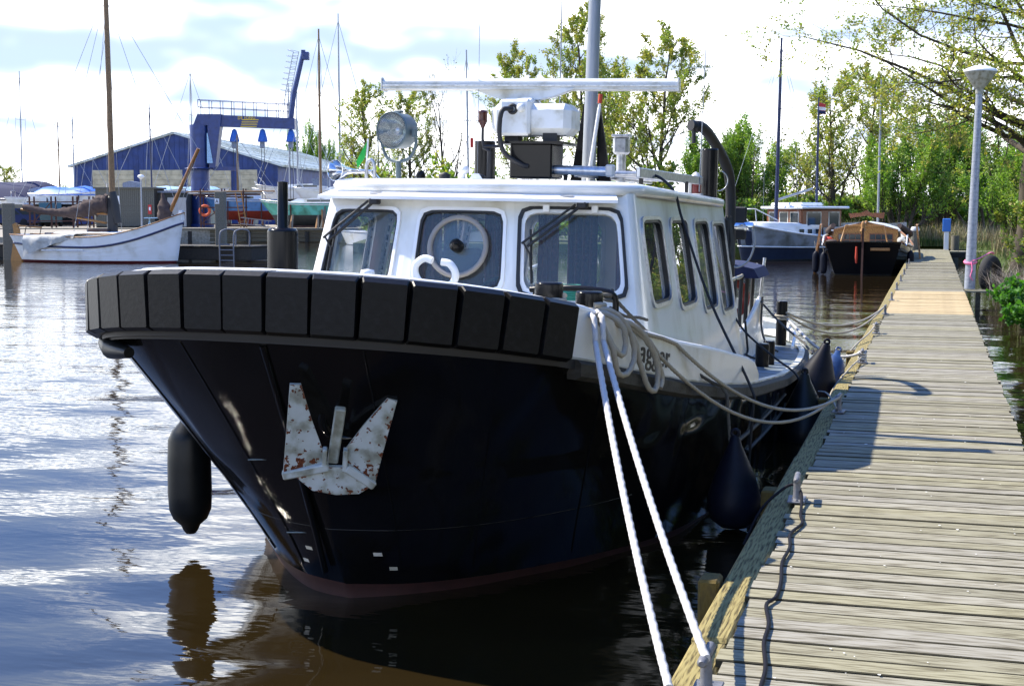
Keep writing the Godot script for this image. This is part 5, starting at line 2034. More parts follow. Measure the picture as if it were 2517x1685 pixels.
func boat_hull(root: Node, o: Dictionary) -> void:
	var n := 22
	var ts := []
	for k in n + 1:
		ts.append(pow(float(k) / n, 1.25))
	var sides := []
	for q in [1.0, 0.75, 0.5, 0.25, 0.0]:
		var row := PackedVector3Array()
		for k in range(n, -1, -1):
			var d := hull_line(o, ts[k], false)
			var w := hull_line(o, ts[k], true)
			var p := w.lerp(d, pow(q, o.get("flare", 1.0)))
			row.append(V(-p.x, lerpf(o.base, sheer_at(o, ts[k]), q), p.y))
		for k in range(1, n + 1):
			var d := hull_line(o, ts[k], false)
			var w := hull_line(o, ts[k], true)
			var p := w.lerp(d, pow(q, o.get("flare", 1.0)))
			row.append(V(p.x, lerpf(o.base, sheer_at(o, ts[k]), q), p.y))
		sides.append(row)
	var g := G.new()
	g.grid(sides)
	# transom
	var e := []
	for r in sides:
		e.append([r[0], r[r.size() - 1]])
	for k in e.size() - 1:
		g.quad(e[k][1], e[k][0], e[k + 1][0], e[k + 1][1])
	part(root, "hull", g, o.top)
	# underbody
	var low := [sides[-1]]
	for q in [[0.5, 0.75], [1.0, 0.12]]:
		var row := PackedVector3Array()
		for p in sides[-1]:
			row.append(V(p.x * q[1], o.base - o.draft * q[0], p.z * (0.97 - 0.06 * q[0])))
		low.append(row)
	g = G.new()
	g.grid(low)
	for k in low.size() - 1:
		g.quad(low[k][low[k].size() - 1], low[k][0], low[k + 1][0], low[k + 1][low[k].size() - 1])
	part(root, "underbody", g, o.bottom)
	# deck
	g = G.new()
	var a := PackedVector3Array()
	var b := PackedVector3Array()
	var c := PackedVector3Array()
	for k in n + 1:
		var d := hull_line(o, ts[k], false)
		var y: float = sheer_at(o, ts[k]) - o.get("bulwark", 0.06)
		a.append(V(-d.x * 0.985, y, d.y - 0.02))
		b.append(V(0, y + 0.04, d.y - 0.02))
		c.append(V(d.x * 0.985, y, d.y - 0.02))
	g.grid([a, b, c])
	part(root, "deck", g, o.get("deck", M.deck_grey))
	# rubbing strake / stripe and gunwale cap
	if o.has("stripe"):
		var off: Array = o.get("stripe_drop", [0.3, 0.3, 0.3])
		for s in [-1, 1]:
			var pts := []
			for k in n + 1:
				var t: float = ts[k]
				var kk := 1.0 - 2.0 * t
				var drop: float = lerpf(off[1], off[0] if kk > 0 else off[2], kk * kk)
				var y := sheer_at(o, t) - drop
				var q: float = (y - o.base) / (sheer_at(o, t) - o.base)
				var p := hull_line(o, t, true).lerp(hull_line(o, t, false), pow(maxf(q, 0.0), o.get("flare", 1.0)))
				pts.append(V(s * (p.x + 0.01), y, p.y))
			g = G.new()
			g.tube(pts, o.get("stripe_r", 0.035), 8)
			part(root, "rubbing_strake", g, o.stripe)
	for s in [-1, 1]:
		var pts := []
		for k in n + 1:
			var d := hull_line(o, ts[k], false)
			pts.append(V(s * d.x, sheer_at(o, ts[k]), d.y))
		g = G.new()
		g.tube(pts, o.get("cap_r", 0.03), 6)
		part(root, "gunwale", g, o.get("cap", M.varnish))

func mast_on(root: Node, at: Vector3, h: float, r: float, m: Material, spread := 0.0, lean := 0.0, wires := 0.010) -> void:
	var g := G.new()
	var top := at + V(lean, h, 0)
	g.tube([at, at.lerp(top, 0.6), top], [r, r * 0.9, r * 0.55], 10)
	var ma := part(root, "mast", g, m)
	if spread > 0.0:
		g = G.new()
		var p := at.lerp(top, 0.62)
		g.rod(p - V(spread, 0, 0), p + V(spread, 0, 0), 0.02, 6)
		part(ma, "spreader", g, m)
		for q in [V(spread * 1.3, 0, -0.3), V(-spread * 1.3, 0, -0.3), V(0, 0, 3.2), V(0, 0, -3.4)]:
			g = G.new()
			var foot: Vector3 = at + q
			if q.x != 0:
				g.tube([top - V(0, h * 0.04, 0), p + V(signf(q.x) * spread, 0, 0), foot], wires, 4, false)
			else:
				g.tube([top - V(0, h * 0.04, 0), foot], wires, 4, false)
			part(ma, "stay", g, M.wire)

func build_white_sailboat() -> void:
	var t := thing("sailing_boat", "white clinker sailing boat with brown stowed sail and wooden bowsprit", "sailboat", V(-33.2, 0, -50.3), PI / 2 - 0.02)
	boat_hull(t, {"L": 8.0, "B": 2.7, "sheer": [1.95, 0.96, 1.05], "base": 0.09, "draft": 0.5, "over_b": 0.35, "over_s": 0.45, "stern": 0.5, "full": 0.62, "top": M.hull_white, "bottom": M.antifoul_maroon, "stripe": M.navy_line, "stripe_drop": [0.42, 0.42, 0.36], "stripe_r": 0.045, "cap": M.varnish, "deck": M.canvas, "cap_r": 0.025})
	# clinker lands
	var g := G.new()
	for drop in [0.62, 0.78]:
		for s in [-1, 1]:
			var pts := []
			var o := {"L": 8.0, "B": 2.7, "sheer": [1.95, 0.96, 1.05], "base": 0.09, "over_b": 0.35, "over_s": 0.45, "stern": 0.5, "full": 0.62}
			for k in 20:
				var tt := 0.01 + k / 20.0
				var kk := 1.0 - 2.0 * tt
				var y: float = sheer_at(o, tt) - drop * (1.0 + (0.55 * kk * kk if kk > 0 else 0.0))
				var q: float = clampf((y - 0.09) / (sheer_at(o, tt) - 0.09), 0.02, 1.0)
				var p := hull_line(o, tt, true).lerp(hull_line(o, tt, false), q)
				pts.append(V(s * (p.x + 0.004), y, p.y))
			g.tube(pts, 0.009, 5, false)
	part(t, "clinker_land", g, M.hull_white)
	# cabin trunk with varnished sides and hatch
	g = G.new()
	g.slab([Vector2(-0.72, 0.0), Vector2(0.72, 0.0), Vector2(0.66, 0.34), Vector2(0.3, 0.42), Vector2(-0.3, 0.42), Vector2(-0.66, 0.34)], -1.9, 1.5, Basis(), V(0, 0.84, 0))
	var cab := part(t, "cabin", g, M.hull_white)
	for s in [-1, 1]:
		g = G.new()
		g.bar(V(0.69 * s, 1.17, -1.9), V(0.69 * s, 1.17, 1.5), 0.06, 0.05)
		g.bar(V(0.73 * s, 0.95, -2.0), V(0.73 * s, 0.95, 1.55), 0.03, 0.2)
		part(cab, "trim", g, M.varnish)
	g = G.new()
	g.box(V(0, 1.32, 0.05), V(0.7, 0.12, 1.0), 0.03)
	part(cab, "hatch", g, M.brown_cloth)
	# cockpit, tiller hoop, rudder
	g = G.new()
	g.box(V(0, 1.05, -2.9), V(1.3, 0.12, 1.4), 0.03)
	g.box(V(0.5, 1.1, -2.6), V(0.15, 0.2, 1.0), 0.03)
	part(t, "cockpit_cushions", g, M.navy_cloth)
	g = G.new()
	g.slab([Vector2(-4.55, -0.35), Vector2(-3.9, -0.35), Vector2(-3.95, 0.6), Vector2(-4.02, 1.35), Vector2(-4.16, 1.62), Vector2(-4.34, 1.55), Vector2(-4.28, 1.25), Vector2(-4.36, 0.6)], -0.05, 0.05, Basis(V(0, 0, 1), Vector3.UP, V(-1, 0, 0)))
	g.bar(V(0, 1.5, -4.2), V(0, 1.42, -2.9), 0.06, 0.06)
	part(t, "rudder", g, M.oak)
	g = G.new()
	g.tube(catmull([V(0.5, 1.0, -3.4), V(0.5, 1.42, -3.3), V(0.3, 1.48, -3.3), V(-0.3, 1.48, -3.3), V(-0.5, 1.42, -3.3), V(-0.5, 1.0, -3.4)], 4), 0.02, 6)
	part(t, "sheet_hoop", g, M.black_matt)
	# mast, boom and stowed sail
	g = G.new()
	g.tube([V(0, 0.9, 0.62), V(0, 2.2, 0.62), V(0, 6.5, 0.60), V(0, 11.2, 0.56)], [0.125, 0.125, 0.115, 0.10], 14)
	var mast := part(t, "mast", g, M.spar)
	g = G.new()
	g.tube([V(0, 11.2, 0.56), V(0, 12.6, 0.54)], [0.10, 0.05], 12)
	g.lathe([Vector2(0.16, 0.2), Vector2(0.16, 0.0)], 12, V(0, 11.1, 0.56))
	part(mast, "topmast", g, M.black_matt)
	g = G.new()
	g.box(V(0, 1.8, 0.60), V(0.30, 1.9, 0.40), 0.08)
	g.tube([V(0, 2.9, 0.62), V(0.0, 2.4, 0.70), V(0, 1.6, 0.86)], [0.15, 0.2, 0.14], 10)
	part(mast, "sail_collar", g, M.black_matt)
	g = G.new()
	g.tube([V(0, 2.0, 0.4), V(0, 2.18, -3.9)], [0.06, 0.05], 10)
	part(t, "boom", g, M.oak)
	g = G.new()
	g.tube([V(0, 1.62, 0.3), V(0, 1.92, -1.7)], [0.05, 0.045], 10)
	part(t, "gaff", g, M.oak)
	g = G.new()
	var rng := RandomNumberGenerator.new()
	rng.seed = 31
	var rows := []
	for k in 40:
		var z := 0.45 - k * 0.108
		var u := k / 39.0
		var r := lerpf(0.40, 0.15, smoothstep(0.12, 0.72, u)) * (0.94 + 0.14 * sin(k * 1.9) * sin(k * 0.7))
		var y := 2.15 + 0.28 * (1.0 - smoothstep(0.0, 0.5, u)) - 0.10 * sin(u * PI) + 0.12 * smoothstep(0.7, 1.0, u)
		var row := PackedVector3Array()
		for j in 14:
			var a := TAU * j / 14
			var rr := r * (1.0 + 0.10 * sin(3.0 * a + k * 0.8) + rng.randf_range(-0.05, 0.05))
			row.append(V(cos(a) * rr * 0.75, y + sin(a) * rr, z))
		rows.append(row)
	g.grid(rows, true)
	g.fan(rows[0])
	g.fan(rows[-1], true)
	part(t, "stowed_sail", g, M.brown_cloth)
	# bowsprit raised, jib bundled at its foot
	g = G.new()
	g.tube([V(0, 1.55, 3.05), V(0, 4.62, 4.72)], [0.085, 0.07], 12)
	part(t, "bowsprit", g, M.varnish)
	g = G.new()
	var jr := []
	for k in 16:
		var u := k / 15.0
		var r := [0.05, 0.08, 0.1, 0.12, 0.18, 0.22, 0.27, 0.30, 0.32, 0.33, 0.34, 0.33, 0.30, 0.26, 0.22, 0.18][k] as float
		var row := PackedVector3Array()
		for j in 12:
			var a := TAU * j / 12
			var rr := r * (1.0 + 0.16 * sin(2.0 * a + k * 1.1) + rng.randf_range(-0.06, 0.06))
			row.append(V(cos(a) * rr * 0.6, 2.85 - u * 1.35, 3.0 + u * 0.15 + sin(a) * rr))
		jr.append(row)
	g.grid(jr, true)
	part(t, "stowed_jib", g, M.brown_cloth)
	# bow horn and canvas hung amidships
	g = G.new()
	g.box(V(0, 1.93, 3.86), V(0.22, 0.42, 0.16), 0.02)
	g.box(V(0, 1.75, 3.55), V(0.2, 0.36, 0.24), 0.02)
	part(t, "stem_head", g, M.hull_white)
	g = G.new()
	var cr := []
	for k in 12:
		var u := k / 11.0
		var z := -2.85 + u * 2.5
		var row := PackedVector3Array()
		var hang := lerpf(0.92, 0.18, pow(u, 0.8))
		for j in 7:
			var q := j / 6.0
			row.append(V(-0.62 - 0.75 * smoothstep(0.0, 0.45, q) - 0.04 * sin(k * 1.3 + j), 1.10 + 0.10 * u - maxf(0.0, q - 0.35) * hang * 1.5 + 0.02 * sin(k * 2.1), z))
		cr.append(row)
	g.grid(cr)
	part(t, "hung_canvas", g, M.canvas)
	g = G.new()
	g.rod(V(-1.38, 0.50, -1.9), V(-1.40, 0.52, 0.1), 0.025, 8)
	part(t, "boat_hook", g, M.hull_white)
	g = G.new()
	g.slab([Vector2(-3.75, 0.70), Vector2(-3.35, 0.70), Vector2(-3.35, 0.78), Vector2(-3.75, 0.78)], 0.0, 0.02, Basis(V(0, 0, 1), Vector3.UP, V(-1, 0, 0)), V(1.05, 0, 0))
	# standing rigging
	for q in [[V(1.25, 1.0, 0.2), 10.6], [V(-1.25, 1.0, 0.2), 10.6], [V(1.2, 1.0, -0.5), 9.6], [V(-1.2, 1.0, -0.5), 9.6], [V(0, 1.9, 3.8), 10.8], [V(0, 4.6, 4.7), 11.0], [V(0, 2.3, -3.8), 11.0], [V(0, 2.2, -2.2), 10.9]]:
		g = G.new()
		g.tube([q[0], V(0, q[1], 0.57)], 0.011, 4, false)
		part(mast, "stay", g, M.wire)
	# bowsprit stays
	for q in [V(0, 1.9, 3.9), V(0.25, 1.6, 3.4), V(-0.25, 1.6, 3.4)]:
		g = G.new()
		g.tube([q, V(0, 4.55, 4.68)], 0.010, 4, false)
		part(mast, "stay", g, M.wire)

func build_motor_sailer() -> void:
	var head := V(-0.60, 0, 0.80)
	var turn := atan2(head.x, head.z)
	var bow := plan(9.55, 0, 59.0)
	var t := thing("motor_sailer", "white and grey motor sailer with varnished wheelhouse and two masts", "motorboat", bow - head * 5.0, turn)
	boat_hull(t, {"L": 10.0, "B": 3.3, "sheer": [1.55, 0.95, 1.15], "base": 0.05, "draft": 0.7, "over_b": 0.35, "over_s": 0.4, "stern": 0.75, "full": 0.55, "top": M.hull_navy, "bottom": M.antifoul_dark, "stripe": M.hull_white, "stripe_drop": [0.98, 0.45, 0.53], "stripe_r": 0.035, "cap": M.hull_white, "deck": M.deck_grey, "cap_r": 0.045})
	var o := {"L": 10.02, "B": 3.34, "sheer": [1.56, 0.96, 1.16], "base": 0.05, "over_b": 0.35, "over_s": 0.4, "stern": 0.75, "full": 0.55}
	# grey upper band on the topsides
	var g := G.new()
	for s in [-1, 1]:
		var a := PackedVector3Array()
		var b := PackedVector3Array()
		for k in 24:
			var tt := 0.002 + k / 23.0 * 0.995
			var kk := 1.0 - 2.0 * tt
			var drop: float = lerpf(0.42, 0.95 if kk > 0 else 0.5, kk * kk)
			for q in [[0.0, a], [drop, b]]:
				var y: float = sheer_at(o, tt) - q[0]
				var f: float = (y - 0.05) / (sheer_at(o, tt) - 0.05)
				var p := hull_line(o, tt, true).lerp(hull_line(o, tt, false), f)
				q[1].append(V(s * (p.x + 0.008), y, p.y + 0.004))
		if s > 0:
			g.grid([a, b])
		else:
			g.grid([b, a])
	part(t, "topside_band", g, M.hull_grey)
	# white raised foredeck with ports
	g = G.new()
	var plan_o := [Vector2(-1.15, 0.9), Vector2(1.15, 0.9), Vector2(1.12, 2.2), Vector2(0.9, 3.2), Vector2(0.5, 3.95), Vector2(-0.5, 3.95), Vector2(-0.9, 3.2), Vector2(-1.12, 2.2)]
	var lower := PackedVector3Array()
	var upper := PackedVector3Array()
	var rim := PackedVector3Array()
	for p in plan_o:
		lower.append(V(p.x, 0.9, p.y))
		upper.append(V(p.x * 0.95, 1.5 + 0.10 * (p.y - 0.9) / 3.0, p.y - 0.03))
		rim.append(V(p.x * 0.8, 1.56 + 0.10 * (p.y - 0.9) / 3.0, p.y - 0.12))
	g.grid([lower, upper, rim], true)
	g.fan(rim)
	var fd := part(t, "trunk_cabin", g, M.hull_white)
	for s in [-1, 1]:
		for k in 3:
			g = G.new()
			g.box(V(1.10 * s, 1.24, 1.15 + k * 0.5), V(0.06, 0.18, 0.24), 0.0)
			part(fd, "port_light", g, M.far_glass)
	# wheelhouse
	g = G.new()
	g.box(V(0, 2.0, -0.9), V(2.1, 1.15, 2.6), 0.06)
	var wh := part(t, "wheelhouse", g, M.mahogany)
	wh.position = V(0, -0.38, 1.7)
	for k in 3:
		g = G.new()
		g.box(V(-0.62 + 0.62 * k, 2.1, 0.405), V(0.52, 0.72, 0.03), 0.05)
		var fr := part(wh, "window", g, M.cream_paint)
		g = G.new()
		g.box(V(-0.62 + 0.62 * k, 2.1, 0.418), V(0.43, 0.63, 0.02), 0.04)
		part(fr, "pane", g, M.far_glass)
	for s in [-1, 1]:
		for z in [[-0.35, 0.95], [-1.65, 0.72]]:
			g = G.new()
			g.box(V(1.055 * s, 2.08, z[0]), V(0.03, 0.76, z[1]), 0.06)
			var fr := part(wh, "window", g, M.cream_paint)
			g = G.new()
			g.box(V(1.068 * s, 2.08, z[0]), V(0.02, 0.67, z[1] - 0.1), 0.05)
			part(fr, "pane", g, M.far_glass)
	g = G.new()
	g.box(V(0, 2.64, -0.95), V(2.5, 0.12, 3.1), 0.05)
	g.box(V(0, 2.76, -0.4), V(1.9, 0.2, 1.4), 0.08)
	part(wh, "roof", g, M.hull_white)
	# aft bulwark in grey
	g = G.new()
	for s in [-1, 1]:
		g.bar(V(1.50 * s, 1.15, 1.2), V(1.25 * s, 1.35, -4.7), 0.05, 0.5)
	part(t, "aft_bulwark", g, M.hull_grey)
	mast_on(t, V(0, 1.6, 2.6), 7.9, 0.085, M.mast_navy, 0.8, 0.15)
	mast_on(t, V(0, 2.2, 0.0), 4.9, 0.06, M.mast_navy)
	g = G.new()
	g.rod(V(0, 2.6, 2.5), V(0, 3.1, 0.3), 0.05, 8)
	part(t, "boom", g, M.spar_grey)
	g = G.new()
	g.tube([V(0.9, 1.7, 3.4), V(0.5, 2.2, 4.4), V(-0.5, 2.2, 4.4), V(-0.9, 1.7, 3.4)], 0.025, 6)
	g.rod(V(0.5, 2.2, 4.4), V(0.5, 1.5, 4.3), 0.02, 6)
	g.rod(V(-0.5, 2.2, 4.4), V(-0.5, 1.5, 4.3), 0.02, 6)
	part(t, "pulpit", g, M.hull_white)
	g = G.new()
	g.slab([Vector2(0, 0), Vector2(0.0, 0.5), Vector2(0.28, 0.42), Vector2(0.3, -0.05)], -0.01, 0.01, Basis(Vector3.UP, 0.6), V(0.03, 6.4, 0.0))
	var fl := part(t, "flag", g, M.sign_red)
	for q in [[0.16, M.hull_white], [-0.0, M.navy_cloth]]:
		g = G.new()
		g.slab([Vector2(0.0, q[0]), Vector2(0.0, q[0] + 0.15), Vector2(0.285, q[0] + 0.11), Vector2(0.295, q[0] - 0.03)], -0.014, 0.014, Basis(Vector3.UP, 0.6), V(0.03, 6.4, 0.0))
		part(fl, "stripe", g, q[1])

func build_black_barge() -> void:
	var t := thing("sailing_barge", "black flat bottomed barge with varnished cabin and leeboards, stern on", "barge", V(-2.2, 0, -53.2), PI)
	boat_hull(t, {"L": 12.6, "B": 3.0, "sheer": [1.5, 0.8, 1.08], "base": 0.03, "draft": 0.5, "over_b": 0.3, "over_s": 0.42, "stern": 0.82, "tm": 0.5, "full": 0.45, "top": M.black_gloss, "bottom": M.antifoul_dark, "cap": M.varnish, "deck": M.canvas, "cap_r": 0.04, "stripe": M.black_matt, "stripe_drop": [0.3, 0.25, 0.25], "stripe_r": 0.05})
	# cabin aft with small-paned windows facing astern
	var g := G.new()
	g.slab([Vector2(-1.12, 0.0), Vector2(1.12, 0.0), Vector2(1.05, 0.66), Vector2(0.55, 0.84), Vector2(0, 0.92), Vector2(-0.55, 0.84), Vector2(-1.05, 0.66)], -4.6, -0.6, Basis(), V(0, 0.92, 0))
	var cab := part(t, "cabin", g, M.oak)
	cab.position.y = -0.14
	for s in [-1, 1]:
		g = G.new()
		g.box(V(0.52 * s, 1.27, -4.61), V(0.78, 0.44, 0.04), 0.0)
		var fr := part(cab, "window", g, M.mahogany)
		for i in 4:
			for j in 2:
				g = G.new()
				g.box(V(0.52 * s - 0.28 + 0.187 * i, 1.17 + 0.2 * j, -4.635), V(0.165, 0.17, 0.02), 0.0)
				part(fr, "pane", g, M.far_glass)
		g = G.new()
		g.bar(V(1.06 * s, 1.60, -4.65), V(0.0, 1.87, -4.65), 0.05, 0.07)
		part(cab, "roof_edge", g, M.varnish)
	g = G.new()
	g.slab([Vector2(-1.15, 0.68), Vector2(-0.55, 0.87), Vector2(0, 0.95), Vector2(0.55, 0.87), Vector2(1.15, 0.68), Vector2(1.13, 0.64), Vector2(0.5, 0.83), Vector2(0, 0.91), Vector2(-0.5, 0.83), Vector2(-1.13, 0.64)], -4.66, -0.5, Basis(), V(0, 0.925, 0))
	part(cab, "roof", g, M.hull_white)
	# rolled brown covers along both sides of the roof
	for s in [-1, 1]:
		g = G.new()
		g.tube([V(1.1 * s, 1.62, -4.2), V(1.32 * s, 1.42, -3.2), V(1.4 * s, 1.30, -1.5), V(1.38 * s, 1.25, 0.5)], [0.08, 0.12, 0.13, 0.1], 10)
		part(t, "rolled_cover", g, M.brown_cloth)
		# leeboard
		g = G.new()
		g.slab([Vector2(-0.15, 0.62), Vector2(0.15, 0.66), Vector2(0.42, -0.3), Vector2(0.55, -0.95), Vector2(0.0, -1.05), Vector2(-0.55, -0.7), Vector2(-0.3, 0.0)], -0.03, 0.03, Basis(V(0, 0, 1), Vector3.UP, V(-1, 0, 0)) * Basis(Vector3.RIGHT, 0.12 * s), V(1.72 * s, 1.0, -2.6))
		part(t, "leeboard", g, M.oak)
	# rudder with carved head, hinges, tiller
	g = G.new()
	g.slab([Vector2(-6.85, -0.4), Vector2(-6.2, -0.4), Vector2(-6.28, 0.9), Vector2(-6.3, 1.5), Vector2(-6.48, 1.55), Vector2(-6.5, 0.9)], -0.03, 0.03, Basis(V(0, 0, 1), Vector3.UP, V(-1, 0, 0)))
	part(t, "rudder", g, M.rack_brown)
	g = G.new()
	g.lathe([Vector2(0.0, 0.34), Vector2(0.05, 0.30), Vector2(0.08, 0.2), Vector2(0.06, 0.1), Vector2(0.1, 0.04), Vector2(0.1, 0.0)], 12, V(0, 1.45, -6.38))
	part(t, "rudder_head", g, M.oak)
	g = G.new()
	g.bar(V(0, 1.62, -6.4), V(0, 1.75, -4.4), 0.07, 0.07)
	g.tube([V(-0.75, 1.1, -5.6), V(-0.62, 1.62, -5.4), V(0.62, 1.62, -5.4), V(0.75, 1.1, -5.6)], 0.03, 8)
	part(t, "tiller", g, M.oak)
	g = G.new()
	g.slab([Vector2(-0.55, 0.0), Vector2(0.0, 0.1), Vector2(0.55, 0.02), Vector2(0.62, 0.18), Vector2(0.2, 0.2), Vector2(0.0, 0.3), Vector2(-0.12, 0.2), Vector2(-0.6, 0.2)], -0.06, 0.06, Basis(), V(0, 1.85, -3.9))
	part(t, "stern_ornament", g, M.mahogany)
	g = G.new()
	g.box(V(-0.55, 0.86, -6.30), V(0.62, 0.10, 0.03), 0.01)
	part(t, "name_board", g, M.varnish)
	g = G.new()
	g.tube([V(0.2, 0.95, -6.34), V(0.2, 0.60, -6.36), V(0.2, 0.40, -6.34)], [0.03, 0.05, 0.03], 8)
	part(t, "red_float", g, M.oxide_red)
	var rng := RandomNumberGenerator.new()
	rng.seed = 77
	for k in 7:
		g = G.new()
		var s := -1.0 if k % 2 else 1.0
		g.ball(V(s * rng.randf_range(1.0, 1.35), 1.05 + rng.randf_range(0.0, 0.12), -5.2 + k * 0.35), V(rng.randf_range(0.10, 0.2), rng.randf_range(0.08, 0.14), rng.randf_range(0.12, 0.25)), 9, 6)
		part(t, "deck_bundle", g, [M.brown_cloth, M.canvas, M.oxide_red, M.rack_brown][k % 4])
	mast_on(t, V(-0.15, 0.9, 2.0), 6.2, 0.05, M.spar_grey, 0.0)
	# side decks' white edges at the quarters
	for s in [-1, 1]:
		g = G.new()
		g.slab([Vector2(-5.6, 0.0), Vector2(-2.6, -0.02), Vector2(-2.6, 0.34), Vector2(-5.0, 0.30)], -0.02, 0.02, Basis(V(0, 0, 1), Vector3.UP, V(-1, 0, 0)), V(1.36 * s, 0.98, 0))
		part(t, "quarter_board", g, M.hull_white)
	for p in [[V(1.62, 0.35, -4.9), "black fender hung at the barge's left quarter, outermost"], [V(1.28, 0.35, -5.9), "black fender hung at the barge's left quarter beside the rudder"], [V(-1.5, 0.4, -5.3), "black fender between the barge's right quarter and the jetty"]]:
		var f := thing("boat_fender", p[1], "fender", t.transform * p[0], 0.0, "fenders of the black barge")
		g = G.new()
		g.lathe([Vector2(0.0, 0.42), Vector2(0.03, 0.4), Vector2(0.10, 0.32), Vector2(0.115, 0.2), Vector2(0.115, -0.2), Vector2(0.09, -0.3), Vector2(0.0, -0.34)], 14)
		part(f, "body", g, M.fender_navy)
		g = G.new()
		g.rod(V(0, 0.4, 0), V(-0.05, 0.75, 0.05), 0.01, 5)
		part(f, "lanyard", g, M.rope_beige)
	g = G.new()
	for q in [[V(-1.25, 1.06, -5.9), V(-0.72, 0.60, -53.0)], [V(-1.35, 1.0, -5.2), V(-0.9, 0.9, -62.5)]]:
		rope(g, sag(t.transform * q[0], q[1], 0.06, 10), 0.013, 6)
	lone("barge_line", g, M.rope_white, "white ropes tying the black barge to the jetty", "rope")

# ------------------------------------------------------------------ boatyard on the far quay
func build_crane() -> void:
	var t := thing("boatyard_crane", "tall dark blue column crane with jib, railing and ladder mast", "crane", plan(-24.2, 0.885, 108), YAW)
	var s := 0.03412
	var g := G.new()
	g.lathe([Vector2(0.0, 7.85), Vector2(0.73, 7.85), Vector2(0.73, 0.25), Vector2(1.0, 0.22), Vector2(1.0, 0.0)], 36)
	part(t, "column", g, M.crane_blue)
	g = G.new()
	g.slab([Vector2(-0.35, 7.80), Vector2(0.0, 8.65), Vector2(1.85, 8.65), Vector2(1.75, 7.80), Vector2(1.3, 4.55), Vector2(0.86, 4.55), Vector2(0.76, 7.80)], -0.55, 0.55)
	part(t, "slewing_head", g, M.crane_blue)
	g = G.new()
	g.slab([Vector2(1.6, 7.72), Vector2(1.7, 8.6), Vector2(7.45, 8.35), Vector2(7.45, 7.5), Vector2(6.9, 7.55)], -0.38, 0.38)
	var jib := part(t, "jib", g, M.crane_blue)
	g = G.new()
	for k in 4:
		g.box(V(4.05 - 0.05 * k, 8.22 - 0.17 * k, 0.39), V(1.25, 0.07, 0.012), 0.0)
	part(jib, "print_lines", g, M.yellow_print)
	var tm := TextMesh.new()
	tm.text = "DE JONG"
	tm.font_size = 32
	tm.pixel_size = 0.0105
	tm.depth = 0.012
	var o := MeshInstance3D.new()
	o.name = "maker_lettering"
	o.mesh = tm
	o.material_override = M.yellow_print
	o.position = V(3.75, 8.38, 0.395)
	jib.add_child(o, true)
	# railing on the jib
	g = G.new()
	for z in [-0.5, 0.5]:
		for y in [9.2, 9.75]:
			g.tube([V(0.05, y, z), V(7.0, y - 0.32, z)], 0.025, 6)
		for k in 9:
			var x := 0.05 + k * 0.86
			g.rod(V(x, 8.5 - x * 0.035, z), V(x, 9.75 - x * 0.046, z), 0.03, 6)
	for y in [9.2, 9.75]:
		g.rod(V(0.05, y, -0.5), V(0.05, y, 0.5), 0.025, 6)
	part(t, "railing", g, M.crane_blue)
	# inclined mast with caged ladder
	g = G.new()
	g.tube([V(7.0, 7.6, 0), V(7.35, 10.2, 0), V(8.15, 13.4, 0)], [0.24, 0.2, 0.17], 4)
	g.box(V(8.35, 13.1, 0), V(0.5, 0.6, 0.5), 0.05)
	g.box(V(8.15, 13.45, 0), V(0.3, 0.2, 0.4), 0.0)
	part(t, "ladder_mast", g, M.crane_blue)
	g = G.new()
	for x in [0.0, 0.42]:
		g.tube([V(6.55 + x, 8.4, 0.3), V(6.75 + x, 10.2, 0.3), V(7.42 + x, 13.4, 0.3)], 0.03, 6)
	for k in 24:
		var u := k / 23.0
		var p := V(6.55, 8.5, 0.3).lerp(V(6.75, 10.2, 0.3), u / 0.36) if u < 0.36 else V(6.75, 10.2, 0.3).lerp(V(7.42, 13.3, 0.3), (u - 0.36) / 0.64)
		g.rod(p, p + V(0.42, 0, 0), 0.02, 5)
	for k in 8:
		var u := k / 7.0
		var p := V(6.80, 10.4, 0.3).lerp(V(7.40, 13.4, 0.3), u)
		g.tube([p, p + V(-0.35, 0.08, 0.25), p + V(-0.3, 0.1, 0.55), p + V(0.2, 0, 0.6), p + V(0.42, -0.02, 0.0)], 0.016, 4, false)
	part(t, "caged_ladder", g, M.spar_grey)
	# hooks in blue covers, wires
	for x in [2.72, 4.9, 7.1]:
		g = G.new()
		g.lathe([Vector2(0.05, 0.0), Vector2(0.18, -0.1), Vector2(0.34, -0.62), Vector2(0.40, -0.95), Vector2(0.36, -1.0)], 14, V(x, 7.55, 0))
		var c := part(t, "hook_cover", g, M.cover_blue)
		g = G.new()
		g.box(V(x - 0.03, 6.35, 0), V(0.36, 0.55, 0.3), 0.04)
		part(c, "hook_block", g, M.tarp_grey)
		g = G.new()
		g.rod(V(x - 0.1, 6.2, 0), V(x - 0.1, 2.0, 0), 0.022, 5)
		g.rod(V(x + 0.12, 6.2, 0), V(x + 0.12, 2.0, 0), 0.022, 5)
		part(c, "wire", g, M.black_matt)
	g = G.new()
	g.lathe([Vector2(0.74, 0.10), Vector2(1.15, 0.10), Vector2(1.15, 0.0), Vector2(0.74, 0.0)], 24, V(0, 4.45, 0))
	g.box(V(2.0, 4.5, 0), V(1.9, 0.28, 0.7), 0.0)
	part(t, "service_platform", g, M.crane_blue)
	g = G.new()
	g.slab([Vector2(0.70, 4.9), Vector2(1.15, 4.9), Vector2(0.95, 6.2), Vector2(0.78, 7.2), Vector2(0.72, 7.2)], 0.60, 0.64)
	part(t, "wind_sheet", g, M.tarp_pale)

